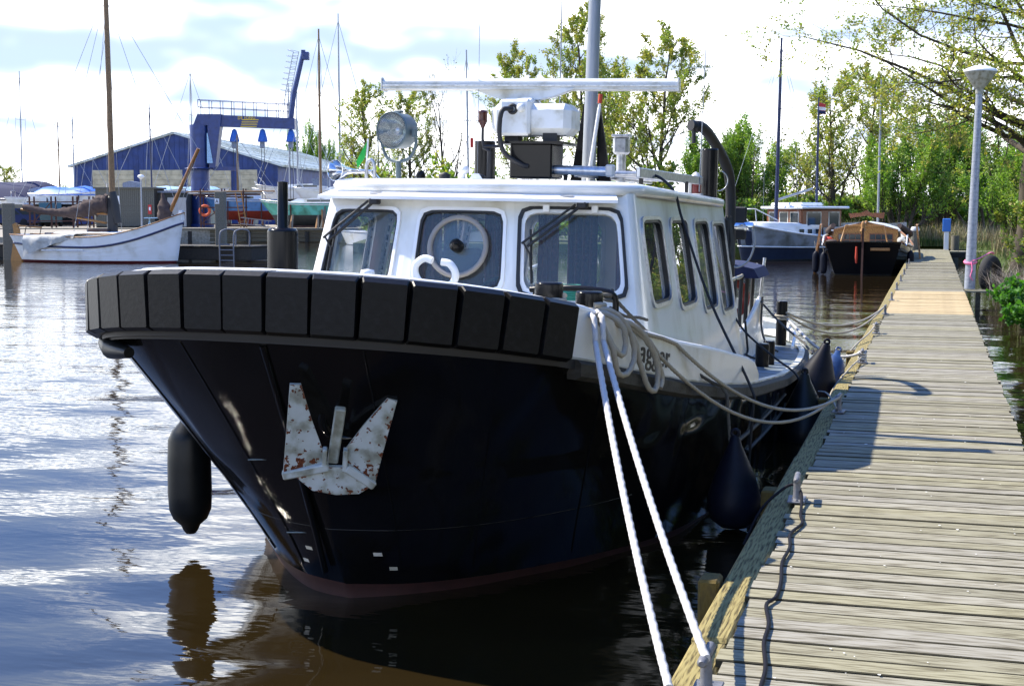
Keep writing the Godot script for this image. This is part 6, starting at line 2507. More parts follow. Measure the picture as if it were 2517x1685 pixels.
func build_shed() -> void:
	var t := thing("boat_shed", "large dark blue shed with low pitched pale roof and beige roller doors", "shed", plan(-31.46, 0.9, 130), YAW - 0.10)
	var w := 9.8
	var eave := 5.4
	var apex := 8.35
	var g := G.new()
	g.slab([Vector2(-w, 0), Vector2(w, 0), Vector2(w, eave), Vector2(0, apex), Vector2(-w, eave)], -48.0, 0.0)
	var wall := part(t, "wall", g, M.shed_blue)
	# standing seams of the cladding as thin ribs
	g = G.new()
	for k in 39:
		var x := -w + 0.25 + k * 0.5
		var h := lerpf(apex, eave, absf(x) / w)
		g.box(V(x, h * 0.5 + 1.3, 0.015), V(0.05, h - 2.7, 0.03), 0.0)
	part(wall, "rib", g, M.shed_blue)
	for s in [-1, 1]:
		g = G.new()
		var a := V(0, apex + 0.02, 0)
		var b := V(s * (w + 0.45), eave - 0.10, 0)
		var d := (b - a).normalized()
		var nrm := V(-d.y * s, d.x * s, 0).abs() * V(s, 1, 0)
		for q in [[0.3, -48.3]]:
			g.quad(a + nrm * 0.2 + V(0, 0, q[0]), b + nrm * 0.2 + V(0, 0, q[0]), b + nrm * 0.2 + V(0, 0, q[1]), a + nrm * 0.2 + V(0, 0, q[1]))
			g.quad(a + V(0, 0, q[0]), a + nrm * 0.2 + V(0, 0, q[0]), b + nrm * 0.2 + V(0, 0, q[0]), b + V(0, 0, q[0]))
			g.quad(b + V(0, 0, q[0]), b + nrm * 0.2 + V(0, 0, q[0]), b + nrm * 0.2 + V(0, 0, q[1]), b + V(0, 0, q[1]))
			g.quad(a + V(0, 0, q[0]), b + V(0, 0, q[0]), b + V(0, 0, q[1]), a + V(0, 0, q[1]))
		var rf := part(t, "roof", g, M.shed_roof)
		g = G.new()
		for k in 24:
			var z := -1.0 - k * 2.0
			g.bar(a + nrm * 0.22 + V(0, 0, z), b + nrm * 0.22 + V(0, 0, z), 0.08, 0.06)
		for k in 5:
			var p := a.lerp(b, (k + 0.5) / 5.0) + nrm * 0.21
			g.bar(p + V(0, 0, 0.2), p + V(0, 0, -48.2), 0.05, 0.03)
		part(rf, "roof_seams", g, M.shed_roof)
	for x in [[-6.0, 4.0], [-1.35, 4.1], [3.3, 4.1], [6.9, 1.9]]:
		g = G.new()
		g.box(V(x[0], 2.52, 0.015), V(x[1], 5.04, 0.03), 0.0)
		var door := part(t, "roller_door", g, M.door_beige)
		for k in 11:
			g = G.new()
			g.box(V(x[0], 0.25 + k * 0.455, 0.045), V(x[1] - 0.04, 0.43, 0.04), 0.012)
			part(door, "slat", g, M.door_beige)
	# glazed lean-to offices on the right side
	for q in [[11.2, 2.6, -6.0, 3.1], [14.5, 2.2, -14.0, 4.4]]:
		g = G.new()
		g.box(V(q[0], 1.9, q[2]), V(q[3], 3.8, 3.0), 0.0)
		var of := part(t, "office", g, M.sign_white)
		for k in 3:
			g = G.new()
			g.box(V(q[0] - q[3] * 0.3 + k * q[3] * 0.3, 2.55, q[2] + 1.51), V(q[3] * 0.25, 1.6, 0.03), 0.0)
			part(of, "window", g, M.far_glass)

func build_timber_store() -> void:
	var t := thing("timber_store", "small grey board clad store with white notice board, left of the crane", "store", plan(-29.0, 0.885, 104), YAW)
	var g := G.new()
	g.box(V(0, 1.45, -1.6), V(4.4, 2.9, 3.0), 0.0)
	var w := part(t, "wall", g, M.dark_timber)
	var rng := RandomNumberGenerator.new()
	rng.seed = 12
	for k in 30:
		g = G.new()
		g.box(V(-2.13 + k * 0.147, 1.5, -0.085), V(0.13, 2.8 + rng.randf_range(-0.05, 0.05), 0.03 + 0.01 * (k % 2)), 0.0)
		part(w, "board", g, M.shed_timber)
	g = G.new()
	g.box(V(0, 2.95, -1.6), V(4.7, 0.12, 3.3), 0.0)
	part(t, "roof", g, M.shed_timber)
	g = G.new()
	g.box(V(-0.95, 2.05, -0.03), V(1.15, 0.62, 0.04), 0.0)
	part(t, "notice_board", g, M.sign_white)
	g = G.new()
	g.box(V(1.87, 1.35, -0.03), V(0.26, 0.7, 0.04), 0.0)
	var sg := part(t, "extinguisher_sign", g, M.sign_red)
	g = G.new()
	g.box(V(1.87, 1.4, -0.005), V(0.12, 0.25, 0.02), 0.0)
	part(sg, "symbol", g, M.sign_white)
	# open green and white lean-to beside it
	var t2 := thing("storage_lean_to", "low lean-to with white door and dark opening beside the grey board store", "shed", plan(-26.3, 0.885, 105), YAW)
	g = G.new()
	g.box(V(0, 1.3, -1.6), V(3.0, 2.6, 2.6), 0.0)
	part(t2, "wall", g, M.antifoul_dark)
	g = G.new()
	g.box(V(0.9, 1.15, -0.26), V(1.4, 2.2, 0.06), 0.0)
	part(t2, "door", g, M.spar_grey)
	g = G.new()
	g.box(V(0, 2.68, -1.5), V(3.3, 0.14, 2.9), 0.0)
	part(t2, "roof", g, M.tarp_grey)

func build_quay_edge() -> void:
	# timber fronted quay edge and the dark floating jetty before it
	var t := thing("quay_wall", "timber faced quay edge below the crane, behind the floating jetty", "quay wall", plan(-30, 0, 95), YAW)
	var g := G.new()
	for k in 3:
		g.box(V(-15, 0.70 - k * 0.27, 0.14), V(72, 0.24, 0.16), 0.0)
	part(t, "waler", g, M.old_timber)
	for k in 34:
		g = G.new()
		g.rod(V(-48 + k * 2.0, -1.2, 0.32), V(-48 + k * 2.0, 0.75, 0.32), 0.13, 8)
		part(t, "pile", g, M.dark_timber)
	g = G.new()
	g.box(V(-15, 0.90, 0.16), V(72, 0.10, 0.4), 0.0)
	part(t, "coping", g, M.post_timber)
	t = thing("floating_jetty", "low black floating jetty crossing behind the white sailboat", "jetty", V(-33, 0, -53.2), 0.0)
	g = G.new()
	g.box(V(-3.2, 0.32, 0), V(18.0, 0.55, 2.2), 0.03)
	part(t, "float", g, M.dark_timber)
	for k in 60:
		g = G.new()
		g.box(V(-12.0 + k * 0.3, 0.625, 0), V(0.28, 0.05, 2.3), 0.0)
		part(t, "plank", g, M.dark_timber if k % 3 else M.old_timber)
	g = G.new()
	for x in [4.45, 5.1]:
		g.tube(catmull([V(x, 0.0, 1.3), V(x, 1.1, 1.28), V(x + 0.1, 1.32, 1.1), V(x + 0.3, 1.34, 0.9), V(x + 0.42, 1.2, 0.7), V(x + 0.42, 0.65, 0.7)], 4), 0.035, 8)
	for k in 4:
		g.rod(V(4.45, 0.05 + k * 0.22, 1.3), V(5.1, 0.05 + k * 0.22, 1.3), 0.03, 6)
	part(t, "swim_ladder", g, M.galvanised)
	for q in [[V(-29.4, 0, -53.6), 2.95, "grey square mooring post with white letter A sign"], [V(-38.35, 0, -51.2), 2.45, "plain grey square mooring post at the left picture edge"]]:
		var p := thing("mooring_post", q[2], "post", q[0], 0.25, "square mooring posts of the floating jetty")
		g = G.new()
		g.box(V(0, q[1] * 0.5 - 0.6, 0), V(0.42, q[1] + 1.2, 0.42), 0.02)
		part(p, "post", g, M.post_timber)
		if q[1] > 2.5:
			g = G.new()
			g.box(V(-0.10, q[1] - 0.42, 0.222), V(0.19, 0.22, 0.02), 0.0)
			var sg := part(p, "letter_sign", g, M.sign_white)
			var tm := TextMesh.new()
			tm.text = "A"
			tm.font_size = 24
			tm.pixel_size = 0.0085
			tm.depth = 0.008
			var o := MeshInstance3D.new()
			o.name = "letter"
			o.mesh = tm
			o.material_override = M.black_print
			o.position = V(-0.10, q[1] - 0.42, 0.236)
			sg.add_child(o, true)

func yacht(called: String, label: String, at: Vector3, turn: float, o: Dictionary) -> void:
	var t := thing(called, label, "boat", at, turn, "boats laid up in the boatyard")
	var b: float = o.get("up", 1.3)
	boat_hull(t, {"L": o.L, "B": o.L * 0.31, "sheer": [1.15, 0.85, 0.9], "base": b, "draft": o.get("draft", 0.55), "over_b": o.L * 0.10, "over_s": o.L * 0.06, "stern": 0.7, "full": 0.6, "top": o.top, "bottom": o.bottom, "stripe": o.get("stripe", M.hull_white), "stripe_drop": [0.14, 0.12, 0.12], "stripe_r": 0.03, "cap": M.alu, "deck": M.hull_white})
	var L: float = o.L
	var g := G.new()
	if not o.get("covered", false):
		g.slab([Vector2(-L * 0.22, 0.0), Vector2(L * 0.26, 0.0), Vector2(L * 0.16, 0.36), Vector2(-L * 0.20, 0.46)], -L * 0.095, L * 0.095, Basis(V(0, 0, 1), Vector3.UP, V(-1, 0, 0)), V(0, b + 0.80, 0))
		var cab := part(t, "coachroof", g, o.get("cabin", M.hull_white))
		for s in [-1, 1]:
			g = G.new()
			g.box(V(s * (L * 0.096), b + 1.02, -L * 0.02), V(0.02, 0.16, L * 0.2), 0.03)
			part(cab, "window", g, M.far_glass)
		g = G.new()
		g.tube([V(-L * 0.13, b + 0.85, -L * 0.42), V(-L * 0.13, b + 1.45, -L * 0.42), V(L * 0.13, b + 1.45, -L * 0.42), V(L * 0.13, b + 0.85, -L * 0.42)], 0.02, 5)
		g.tube([V(-L * 0.05, b + 1.1, L * 0.4), V(-L * 0.03, b + 1.7, L * 0.46), V(L * 0.03, b + 1.7, L * 0.46), V(L * 0.05, b + 1.1, L * 0.4)], 0.02, 5)
		part(t, "rails", g, M.alu)
		if o.get("hood", false):
			g = G.new()
			g.slab([Vector2(-L * 0.24, 0.3), Vector2(-L * 0.08, 0.4), Vector2(-L * 0.06, 0.9), Vector2(-L * 0.16, 1.02), Vector2(-L * 0.24, 0.85)], -L * 0.1, L * 0.1, Basis(V(0, 0, 1), Vector3.UP, V(-1, 0, 0)), V(0, b + 0.7, 0))
			part(t, "spray_hood", g, M.tarp_grey)
	else:
		var rows := []
		for k in 9:
			var u := k / 8.0
			var z := lerpf(L * 0.46, -L * 0.46, u)
			var ridge: float = b + o.get("ridge", 1.9) + 0.12 * sin(u * 9.0) - 0.5 * pow(absf(u - 0.5) * 2.0, 3.0)
			var half := L * 0.15 * (1.0 - pow(absf(u - 0.55) * 1.7, 3.0)) + 0.1
			rows.append(PackedVector3Array([V(-half, b + 0.72, z), V(-half * 0.55, lerpf(b + 0.72, ridge, 0.6), z), V(0, ridge, z), V(half * 0.55, lerpf(b + 0.72, ridge, 0.6), z), V(half, b + 0.72, z)]))
		g.grid(rows)
		part(t, "tarpaulin", g, o.cover)
	# keel and cradle
	g = G.new()
	g.slab([Vector2(-L * 0.12, b - 0.4), Vector2(L * 0.12, b - 0.4), Vector2(L * 0.06, 0.12), Vector2(-L * 0.10, 0.12)], -0.08, 0.08, Basis(V(0, 0, 1), Vector3.UP, V(-1, 0, 0)))
	part(t, "keel", g, o.bottom)
	g = G.new()
	for z in [-L * 0.22, L * 0.2]:
		g.bar(V(-1.2, 0.1, z), V(1.2, 0.1, z), 0.12, 0.12)
		for s in [-1, 1]:
			g.bar(V(s * 1.15, 0.1, z), V(s * L * 0.13, b + 0.75, z), 0.09, 0.09)
			g.bar(V(s * 0.4, 0.1, z), V(s * 1.1, b * 0.6, z), 0.07, 0.07)
	for s in [-1, 1]:
		g.bar(V(s * 1.1, 0.1, -L * 0.25), V(s * 1.1, 0.1, L * 0.23), 0.1, 0.1)
	part(t, "cradle", g, M.rack_brown)
	if o.has("mast"):
		mast_on(t, V(0, b + 0.9, L * o.get("mz", 0.08)), o.mast, o.get("mr", 0.07), o.get("mast_mat", M.spar_grey), 0.75, o.get("lean", 0.0), 0.018)

func car(label: String, at: Vector3, turn: float, m: Material, van := false) -> void:
	var t := thing("parked_car", label, "car", at, turn, "cars parked on the quay")
	var body := [Vector2(-2.1, 0.3), Vector2(2.1, 0.3), Vector2(2.15, 0.75), Vector2(1.3, 0.92), Vector2(0.7, 1.42), Vector2(-1.3, 1.46), Vector2(-2.0, 0.95)]
	if van:
		body = [Vector2(-2.2, 0.35), Vector2(2.3, 0.35), Vector2(2.3, 1.0), Vector2(1.7, 1.15), Vector2(1.1, 1.9), Vector2(-2.1, 1.95), Vector2(-2.25, 1.2)]
	var sb := Basis(V(0, 0, 1), Vector3.UP, V(-1, 0, 0))
	var g := G.new()
	g.slab(body, -0.85, 0.85, sb)
	part(t, "body", g, m)
	g = G.new()
	if van:
		g.slab([Vector2(-2.0, 1.2), Vector2(1.55, 1.2), Vector2(1.0, 1.78), Vector2(-1.95, 1.82)], -0.86, 0.86, sb)
		g.box(V(0, 1.5, -2.2), V(1.5, 0.6, 0.1), 0.02)
	else:
		g.slab([Vector2(-1.75, 0.95), Vector2(1.1, 0.95), Vector2(0.6, 1.34), Vector2(-1.2, 1.38)], -0.86, 0.86, sb)
		g.box(V(0, 1.2, -1.72), V(1.3, 0.3, 0.25), 0.02, Basis(Vector3.RIGHT, 0.6))
	part(t, "windows", g, M.far_glass)
	for z in [-1.35, 1.35]:
		for s in [-1, 1]:
			g = G.new()
			g.lathe([Vector2(0.0, 0.1), Vector2(0.30, 0.1), Vector2(0.32, 0.06), Vector2(0.32, -0.1), Vector2(0.0, -0.1)], 16, V(0.78 * s, 0.32, z), Basis(Vector3(0, 0, 1), PI / 2))
			part(t, "wheel", g, M.tyre)
	for s in [-1, 1]:
		g = G.new()
		g.box(V(0.66 * s, 0.8 if not van else 1.1, -2.12), V(0.22, 0.22, 0.1), 0.02)
		part(t, "tail_light", g, M.red_glass)
		g = G.new()
		g.box(V(0.6 * s, 0.68, 2.13), V(0.3, 0.14, 0.06), 0.02)
		part(t, "headlight", g, M.clear_plastic)

func build_yard() -> void:
	build_crane()
	build_shed()
	build_timber_store()
	build_quay_edge()
	var q := 0.885
	# boats laid up ashore: place (across, out), heading
	yacht("laid_up_boat", "laid up boat under a dark blue tent cover at the far left", plan(-43.6, q, 122), YAW + 1.35, {"L": 9.0, "top": M.hull_white, "bottom": M.antifoul_dark, "covered": true, "cover": M.navy_cloth, "ridge": 2.4, "up": 1.45, "mast": 11.0, "lean": 0.1})
	yacht("laid_up_boat", "white hulled boat on brown stands with grey cover, right of the blue tent", plan(-39.0, q, 118), YAW + 1.75, {"L": 7.6, "top": M.hull_white, "bottom": M.antifoul_dark, "hood": true, "up": 1.5, "mast": 6.3, "mast_mat": M.spar, "lean": -0.2})
	yacht("laid_up_boat", "white boat with bright blue tarpaulin on tall stands beside the board store", plan(-37.0, q, 116), YAW + 1.4, {"L": 6.6, "top": M.hull_white, "bottom": M.black_matt, "covered": true, "cover": M.tarp_blue, "ridge": 1.5, "up": 1.8, "mast": 6.4})
	yacht("laid_up_boat", "white cabin boat showing above the roof of the board store", plan(-30.6, q, 116), YAW + 1.57, {"L": 7.0, "top": M.hull_white, "bottom": M.antifoul_dark, "up": 2.0, "hood": true, "mast": 7.2, "mast_mat": M.mast_navy, "lean": -0.25})
	yacht("laid_up_boat", "boat under pale blue tarpaulin between board store and crane", plan(-27.4, q, 117), YAW + 1.6, {"L": 7.2, "top": M.hull_white, "bottom": M.antifoul_dark, "covered": true, "cover": M.tarp_pale, "ridge": 1.35, "up": 2.0, "mast": 10.2, "mr": 0.06, "lean": -0.3})
	yacht("laid_up_boat", "sky blue and red boat on stands behind the rust brown rack", plan(-20.6, q, 107), YAW - 1.45, {"L": 6.0, "top": M.hull_sky, "bottom": M.antifoul_red, "up": 1.25, "draft": 0.7, "mast": 4.9, "mast_mat": M.spar, "mr": 0.09})
	yacht("laid_up_boat", "big turquoise hulled boat on the quay edge, partly behind the tug", plan(-13.9, q, 101), YAW - 1.75, {"L": 9.4, "top": M.hull_teal, "bottom": M.antifoul_dark, "up": 0.95, "draft": 0.75, "mast": 12.4, "mast_mat": M.spar, "mr": 0.11, "mz": 0.0})
	yacht("laid_up_boat", "white yacht with tall grey mast behind the turquoise boat", plan(-16.6, q, 112), YAW - 1.5, {"L": 8.0, "top": M.hull_white, "bottom": M.antifoul_dark, "up": 2.2, "hood": true, "mast": 8.0})
	yacht("laid_up_boat", "white yacht with slim mast farther back, left of the turquoise boat's mast", plan(-18.7, q, 121), YAW - 1.6, {"L": 8.0, "top": M.hull_white, "bottom": M.antifoul_red, "up": 2.1, "mast": 9.2})
	yacht("laid_up_boat", "white yacht with navy sail cover hidden behind the tug's horn", plan(-12.4, q, 106), YAW - 1.5, {"L": 8.6, "top": M.hull_white, "bottom": M.antifoul_dark, "up": 1.9, "mast": 13.2, "mr": 0.08, "lean": 0.25})
	yacht("laid_up_boat", "white yacht at the back whose mast stands left of the tug's searchlight", plan(-12.9, q, 118), YAW - 1.5, {"L": 8.6, "top": M.hull_white, "bottom": M.antifoul_dark, "up": 1.9, "mast": 7.8})
	# bare masts of boats afloat behind the tug
	for m in [[-8.3, 86, 6.2, "slim grey mast between the searchlight and the tug's horn"], [-2.65, 80, 10.4, "grey mast with red streamer behind the tug's radar"]]:
		var t := thing("moored_yacht", m[3], "yacht", plan(m[0], 0, m[1]), YAW + 0.5, "yachts moored behind the tug")
		boat_hull(t, {"L": 8.0, "B": 2.6, "sheer": [1.1, 0.8, 0.85], "base": 0.03, "draft": 0.4, "over_b": 0.8, "over_s": 0.4, "stern": 0.7, "full": 0.6, "top": M.hull_white, "bottom": M.antifoul_dark, "cap": M.alu, "deck": M.hull_white})
		mast_on(t, V(0, 0.8, 0.4), m[2], 0.07, M.spar_grey, 0.7, -0.15)
		if m[2] > 8:
			var g := G.new()
			g.box(V(0.18, 6.0, 0.4), V(0.2, 0.55, 0.06), 0.02)
			part(t, "streamer", g, M.red_flag)
	car("dark blue hatchback parked at the left picture edge", plan(-40.4, q, 110), YAW + 2.4, M.car_blue)
	car("dark blue car parked behind the plain mooring post", plan(-38.9, q, 111.5), YAW + 2.2, M.car_blue)
	car("teal van parked left of the laid up boats", plan(-37.6, q, 113), YAW + 0.35, M.car_teal, true)
	car("silver van behind the dark blue cars", plan(-41.0, q, 114.5), YAW + 1.5, M.car_silver, true)
	# rust brown steel rack with spars
	var rk := thing("steel_rack", "rust brown steel rack stacked with spars, right of the crane column", "rack", plan(-21.6, q, 104), YAW)
	var g := G.new()
	for x in [-1.6, 0.0, 1.6]:
		for z in [-0.5, 0.5]:
			g.bar(V(x, 0, z), V(x, 2.9, z), 0.09, 0.09)
	for y in [0.25, 1.5, 2.3]:
		for z in [-0.5, 0.5]:
			g.bar(V(-1.7, y, z), V(1.7, y, z), 0.08, 0.08)
	g.bar(V(-1.6, 0.3, 0.5), V(-0.2, 1.4, 0.5), 0.06, 0.06)
	part(rk, "frame", g, M.rack_brown)
	var rng := RandomNumberGenerator.new()
	rng.seed = 8
	for k in 9:
		g = G.new()
		var z := rng.randf_range(-0.45, 0.45)
		var y := 2.42 + 0.12 * (k % 3)
		g.rod(V(-2.2 + rng.randf_range(-0.6, 0.4), y, z), V(3.2 + rng.randf_range(-0.8, 0.8), y + 0.05, z), 0.06, 7)
		part(rk, "stored_spar", g, [M.rack_brown, M.spar_grey, M.spar][k % 3])
	# second low rack left, under the laid up boats
	var rk2 := thing("steel_rack", "brown trestle rack under the white boats left of the board store", "rack", plan(-33.2, q, 103), YAW)
	g = G.new()
	for x in [-2.4, -0.8, 0.8, 2.0]:
		for z in [-0.5, 0.5]:
			g.bar(V(x, 0, z), V(x, 2.3, z), 0.10, 0.10)
	for y in [0.5, 1.2, 1.9]:
		g.bar(V(-2.6, y, 0.5), V(2.2, y, 0.5), 0.08, 0.08)
	g.bar(V(-2.4, 0.1, 0.5), V(-0.8, 1.9, 0.5), 0.06, 0.06)
	g.bar(V(0.8, 0.1, 0.5), V(2.0, 1.9, 0.5), 0.06, 0.06)
	part(rk2, "frame", g, M.rack_brown)
	# leaning ladders, planks, lifebuoy, lamp post on the quay
	for l in [[-19.9, 103.0, 0.18, 2.7, "wooden ladder leaning on the brown rack"], [-17.2, 99.0, 1.35, 2.2, "grey ladder lying below the turquoise boat"]]:
		var ld := thing("leaning_ladder", l[4], "ladder", plan(l[0], q, l[1]), YAW)
		g = G.new()
		var bb := Basis(Vector3.RIGHT, -0.2) * Basis(Vector3(0, 0, 1), l[2] if l[2] < 1 else 1.45)
		for x in [-0.22, 0.22]:
			g.bar(V(0, 0.3 if l[2] > 1 else 0.0, 0) + bb * V(x, 0, 0), V(0, 0.3 if l[2] > 1 else 0.0, 0) + bb * V(x, l[3], 0), 0.06, 0.06)
		for k in 8:
			g.rod(V(0, 0.3 if l[2] > 1 else 0.0, 0) + bb * V(-0.22, 0.2 + k * l[3] * 0.11, 0), V(0, 0.3 if l[2] > 1 else 0.0, 0) + bb * V(0.22, 0.2 + k * l[3] * 0.11, 0), 0.025, 5)
		part(ld, "frame", g, M.oak if l[2] < 1 else M.galvanised)
	for p in [[-16.0, "bundle of pale boards propped against the turquoise boat's bow"], [-13.6, "bundle of grey boards in a crate below the turquoise boat"]]:
		var bd := thing("board_bundle", p[1], "boards", plan(p[0], q, 99.2), YAW, "boards propped on the quay")
		for k in 5:
			g = G.new()
			g.bar(V(-0.4 + 0.18 * k, 0, 0.3), V(-0.5 + 0.2 * k + rng.randf_range(-0.2, 0.3), 1.2 + rng.randf_range(-0.3, 0.5), -0.2), 0.12, 0.04)
			part(bd, "board", g, [M.oak, M.post_timber, M.shed_timber][k % 3])
	g = G.new()
	g.ring(Vector3.ZERO, Basis(), 0.36, 0.10, 24, 8)
	var lb := part(self, "quay_lifebuoy", g, M.orange_ring)
	lb.position = plan(-23.05, 2.15, 104.2)
	lb.rotation.y = YAW
	tag(lb, "orange lifebuoy hanging beside the crane column", "lifebuoy")
	var lp := thing("quay_lamp", "slim grey lamp post with white shade before the board store", "lamp post", plan(-26.95, q, 101), YAW)
	g = G.new()
	g.tube([V(0, 0, 0), V(0.02, 3.5, 0)], [0.07, 0.05], 10)
	part(lp, "pole", g, M.lamp_post)
	g = G.new()
	g.lathe([Vector2(0.0, 0.28), Vector2(0.2, 0.22), Vector2(0.26, 0.1), Vector2(0.08, -0.05), Vector2(0.06, -0.1)], 16, V(0.02, 3.6, 0))
	part(lp, "lamp_shade", g, M.sign_white)
	# pontoon furniture near the crane foot
	var bx := thing("bench_table", "pale blue picnic table at the crane's foot", "table", plan(-25.0, q, 98), YAW)
	g = G.new()
	g.box(V(0, 0.75, 0), V(1.8, 0.06, 0.8), 0.0)
	part(bx, "table_top", g, M.tarp_pale)
	for x in [-0.6, 0.6]:
		g = G.new()
		g.bar(V(x, 0, -0.4), V(x, 0.72, 0.1), 0.07, 0.07)
		g.bar(V(x, 0, 0.4), V(x, 0.72, -0.1), 0.07, 0.07)
		part(bx, "leg", g, M.tarp_pale)

# ------------------------------------------------------------------ furniture of the near jetty's far part
func build_lamp() -> void:
	var t := thing("jetty_lamp", "grey lamp post with white funnel shaped head beside the jetty", "lamp post", V(0.78, 0.44, -31.3))
	t.rotation = V(0, 0, -0.018)
	var g := G.new()
	g.tube([V(0, 0, 0), V(0, 2.2, 0), V(0, 4.18, 0)], [0.115, 0.09, 0.07], 18)
	part(t, "pole", g, M.lamp_post)
	g = G.new()
	g.lathe([Vector2(0.335, 4.62), Vector2(0.33, 4.58), Vector2(0.14, 4.30), Vector2(0.085, 4.26), Vector2(0.08, 4.14)], 28)
	part(t, "lamp_cone", g, M.lamp_cone)
	g = G.new()
	g.lathe([Vector2(0.0, 4.74), Vector2(0.15, 4.72), Vector2(0.30, 4.66), Vector2(0.345, 4.63), Vector2(0.335, 4.60)], 28)
	part(t, "lamp_cover", g, M.sign_white)
	# its small landing of boards
	var p := thing("lamp_landing", "narrow board landing carrying the grey lamp post", "landing", V(1.15, 0.40, -31.2))
	for k in 3:
		g = G.new()
		g.box(V(0, 0.0, -0.22 + 0.19 * k), V(1.0, 0.04, 0.17), 0.004)
		part(p, "board", g, M.plank3)
	for x in [-0.2, 0.42]:
		g = G.new()
		g.box(V(x, -0.55, 0.15), V(0.1, 1.06, 0.1), 0.0)
		part(p, "leg", g, M.old_timber)
	# tyre and ribbon
	g = G.new()
	g.ring(V(1.32, 0.62, -34.6), Basis(Vector3.UP, 1.1), 0.33, 0.13, 28, 12)
	lone("hanging_tyre", g, M.tyre, "black rubber tyre hanging beside the lamp post", "tyre")
	g = G.new()
	g.ring(V(0.78, 1.02, -31.3), Basis(Vector3.RIGHT, PI / 2 + 0.3), 0.115, 0.03, 18, 6)
	g.tube(catmull([V(0.80, 1.03, -31.18), V(0.82, 0.86, -31.14), V(0.79, 0.72, -31.14), V(0.85, 0.62, -31.15)], 4), [0.03, 0.035, 0.04, 0.03, 0.035, 0.04, 0.03, 0.035, 0.04, 0.03, 0.03, 0.03, 0.01], 6, true, 0.4)
	g.tube(catmull([V(0.83, 1.05, -31.18), V(1.0, 1.12, -31.3), V(1.2, 1.22, -31.5), V(1.3, 1.16, -32.5)], 4), 0.028, 6, true, 0.4)
	lone("pink_ribbon", g, M.pink_ribbon, "pink and white ribbon knotted round the lamp post", "ribbon")

func build_far_furniture() -> void:
	var t := thing("power_pedestal", "blue topped white power pedestal at the jetty's end", "pedestal", V(0.55, 0.45, -62.5))
	var g := G.new()
	g.box(V(0, 0.40, 0), V(0.20, 0.80, 0.2), 0.01)
	part(t, "post", g, M.sign_white)
	g = G.new()
	g.box(V(0, 1.06, 0), V(0.34, 0.56, 0.3), 0.02)
	part(t, "socket_box", g, M.pedestal_blue)
	for q in [[V(0.92, 0, -63.0), 1.05, "short grey timber post right of the blue pedestal"], [V(-0.75, 0, -62.0), 1.35, "grey round post with pale cap at the jetty's far end"], [V(-6.9, 0, -70.0), 1.6, "grey post with pale cap behind the black barge"]]:
		var p := thing("timber_post", q[2], "post", q[0], 0.0, "round timber posts")
		g = G.new()
		g.lathe([Vector2(0.0, q[1]), Vector2(0.17, q[1]), Vector2(0.17, -1.0)], 14)
		part(p, "post", g, M.post_timber)
		if q[1] > 1.2:
			g = G.new()
			g.lathe([Vector2(0.0, q[1] + 0.1), Vector2(0.15, q[1] + 0.08), Vector2(0.185, q[1] - 0.02), Vector2(0.185, q[1] - 0.08)], 14)
			part(p, "cap", g, M.clear_plastic)
	t = thing("side_jetty", "short plank jetty leading right from the far end", "jetty", V(2.9, 0.43, -60.5))
	for k in 12:
		g = G.new()
		g.box(V(-2.05 + k * 0.37, 0, 0), V(0.35, 0.05, 1.3), 0.0)
		part(t, "plank", g, M.plank0 if k % 2 else M.plank3)
	for x in [-1.8, 0.0, 1.8]:
		g = G.new()
		g.box(V(x, -0.6, 0.5), V(0.14, 1.15, 0.14), 0.0)
		part(t, "leg", g, M.old_timber)
	g = G.new()
	g.box(V(0, -0.13, 0.6), V(4.4, 0.2, 0.08), 0.0)
	part(t, "beam", g, M.dark_timber)

# ------------------------------------------------------------------ trees and plants
class L:
	var v := PackedVector3Array()
	var c := PackedColorArray()
	func leaf(p: Vector3, d: Vector3, w: Vector3, col: Color) -> void:
		var m := p + d * 0.45
		v.append(p); v.append(m + w); v.append(p + d)
		v.append(p); v.append(p + d); v.append(m - w)
		for k in 6:
			c.append(col)
	func mesh() -> ArrayMesh:
		var m := ArrayMesh.new()
		var arr := []
		arr.resize(Mesh.ARRAY_MAX)
		arr[Mesh.ARRAY_VERTEX] = v
		arr[Mesh.ARRAY_COLOR] = c
		m.add_surface_from_arrays(Mesh.PRIMITIVE_TRIANGLES, arr)
		return m

func rdir(rng: RandomNumberGenerator) -> Vector3:
	return V(rng.randfn(), rng.randfn(), rng.randfn()).normalized()

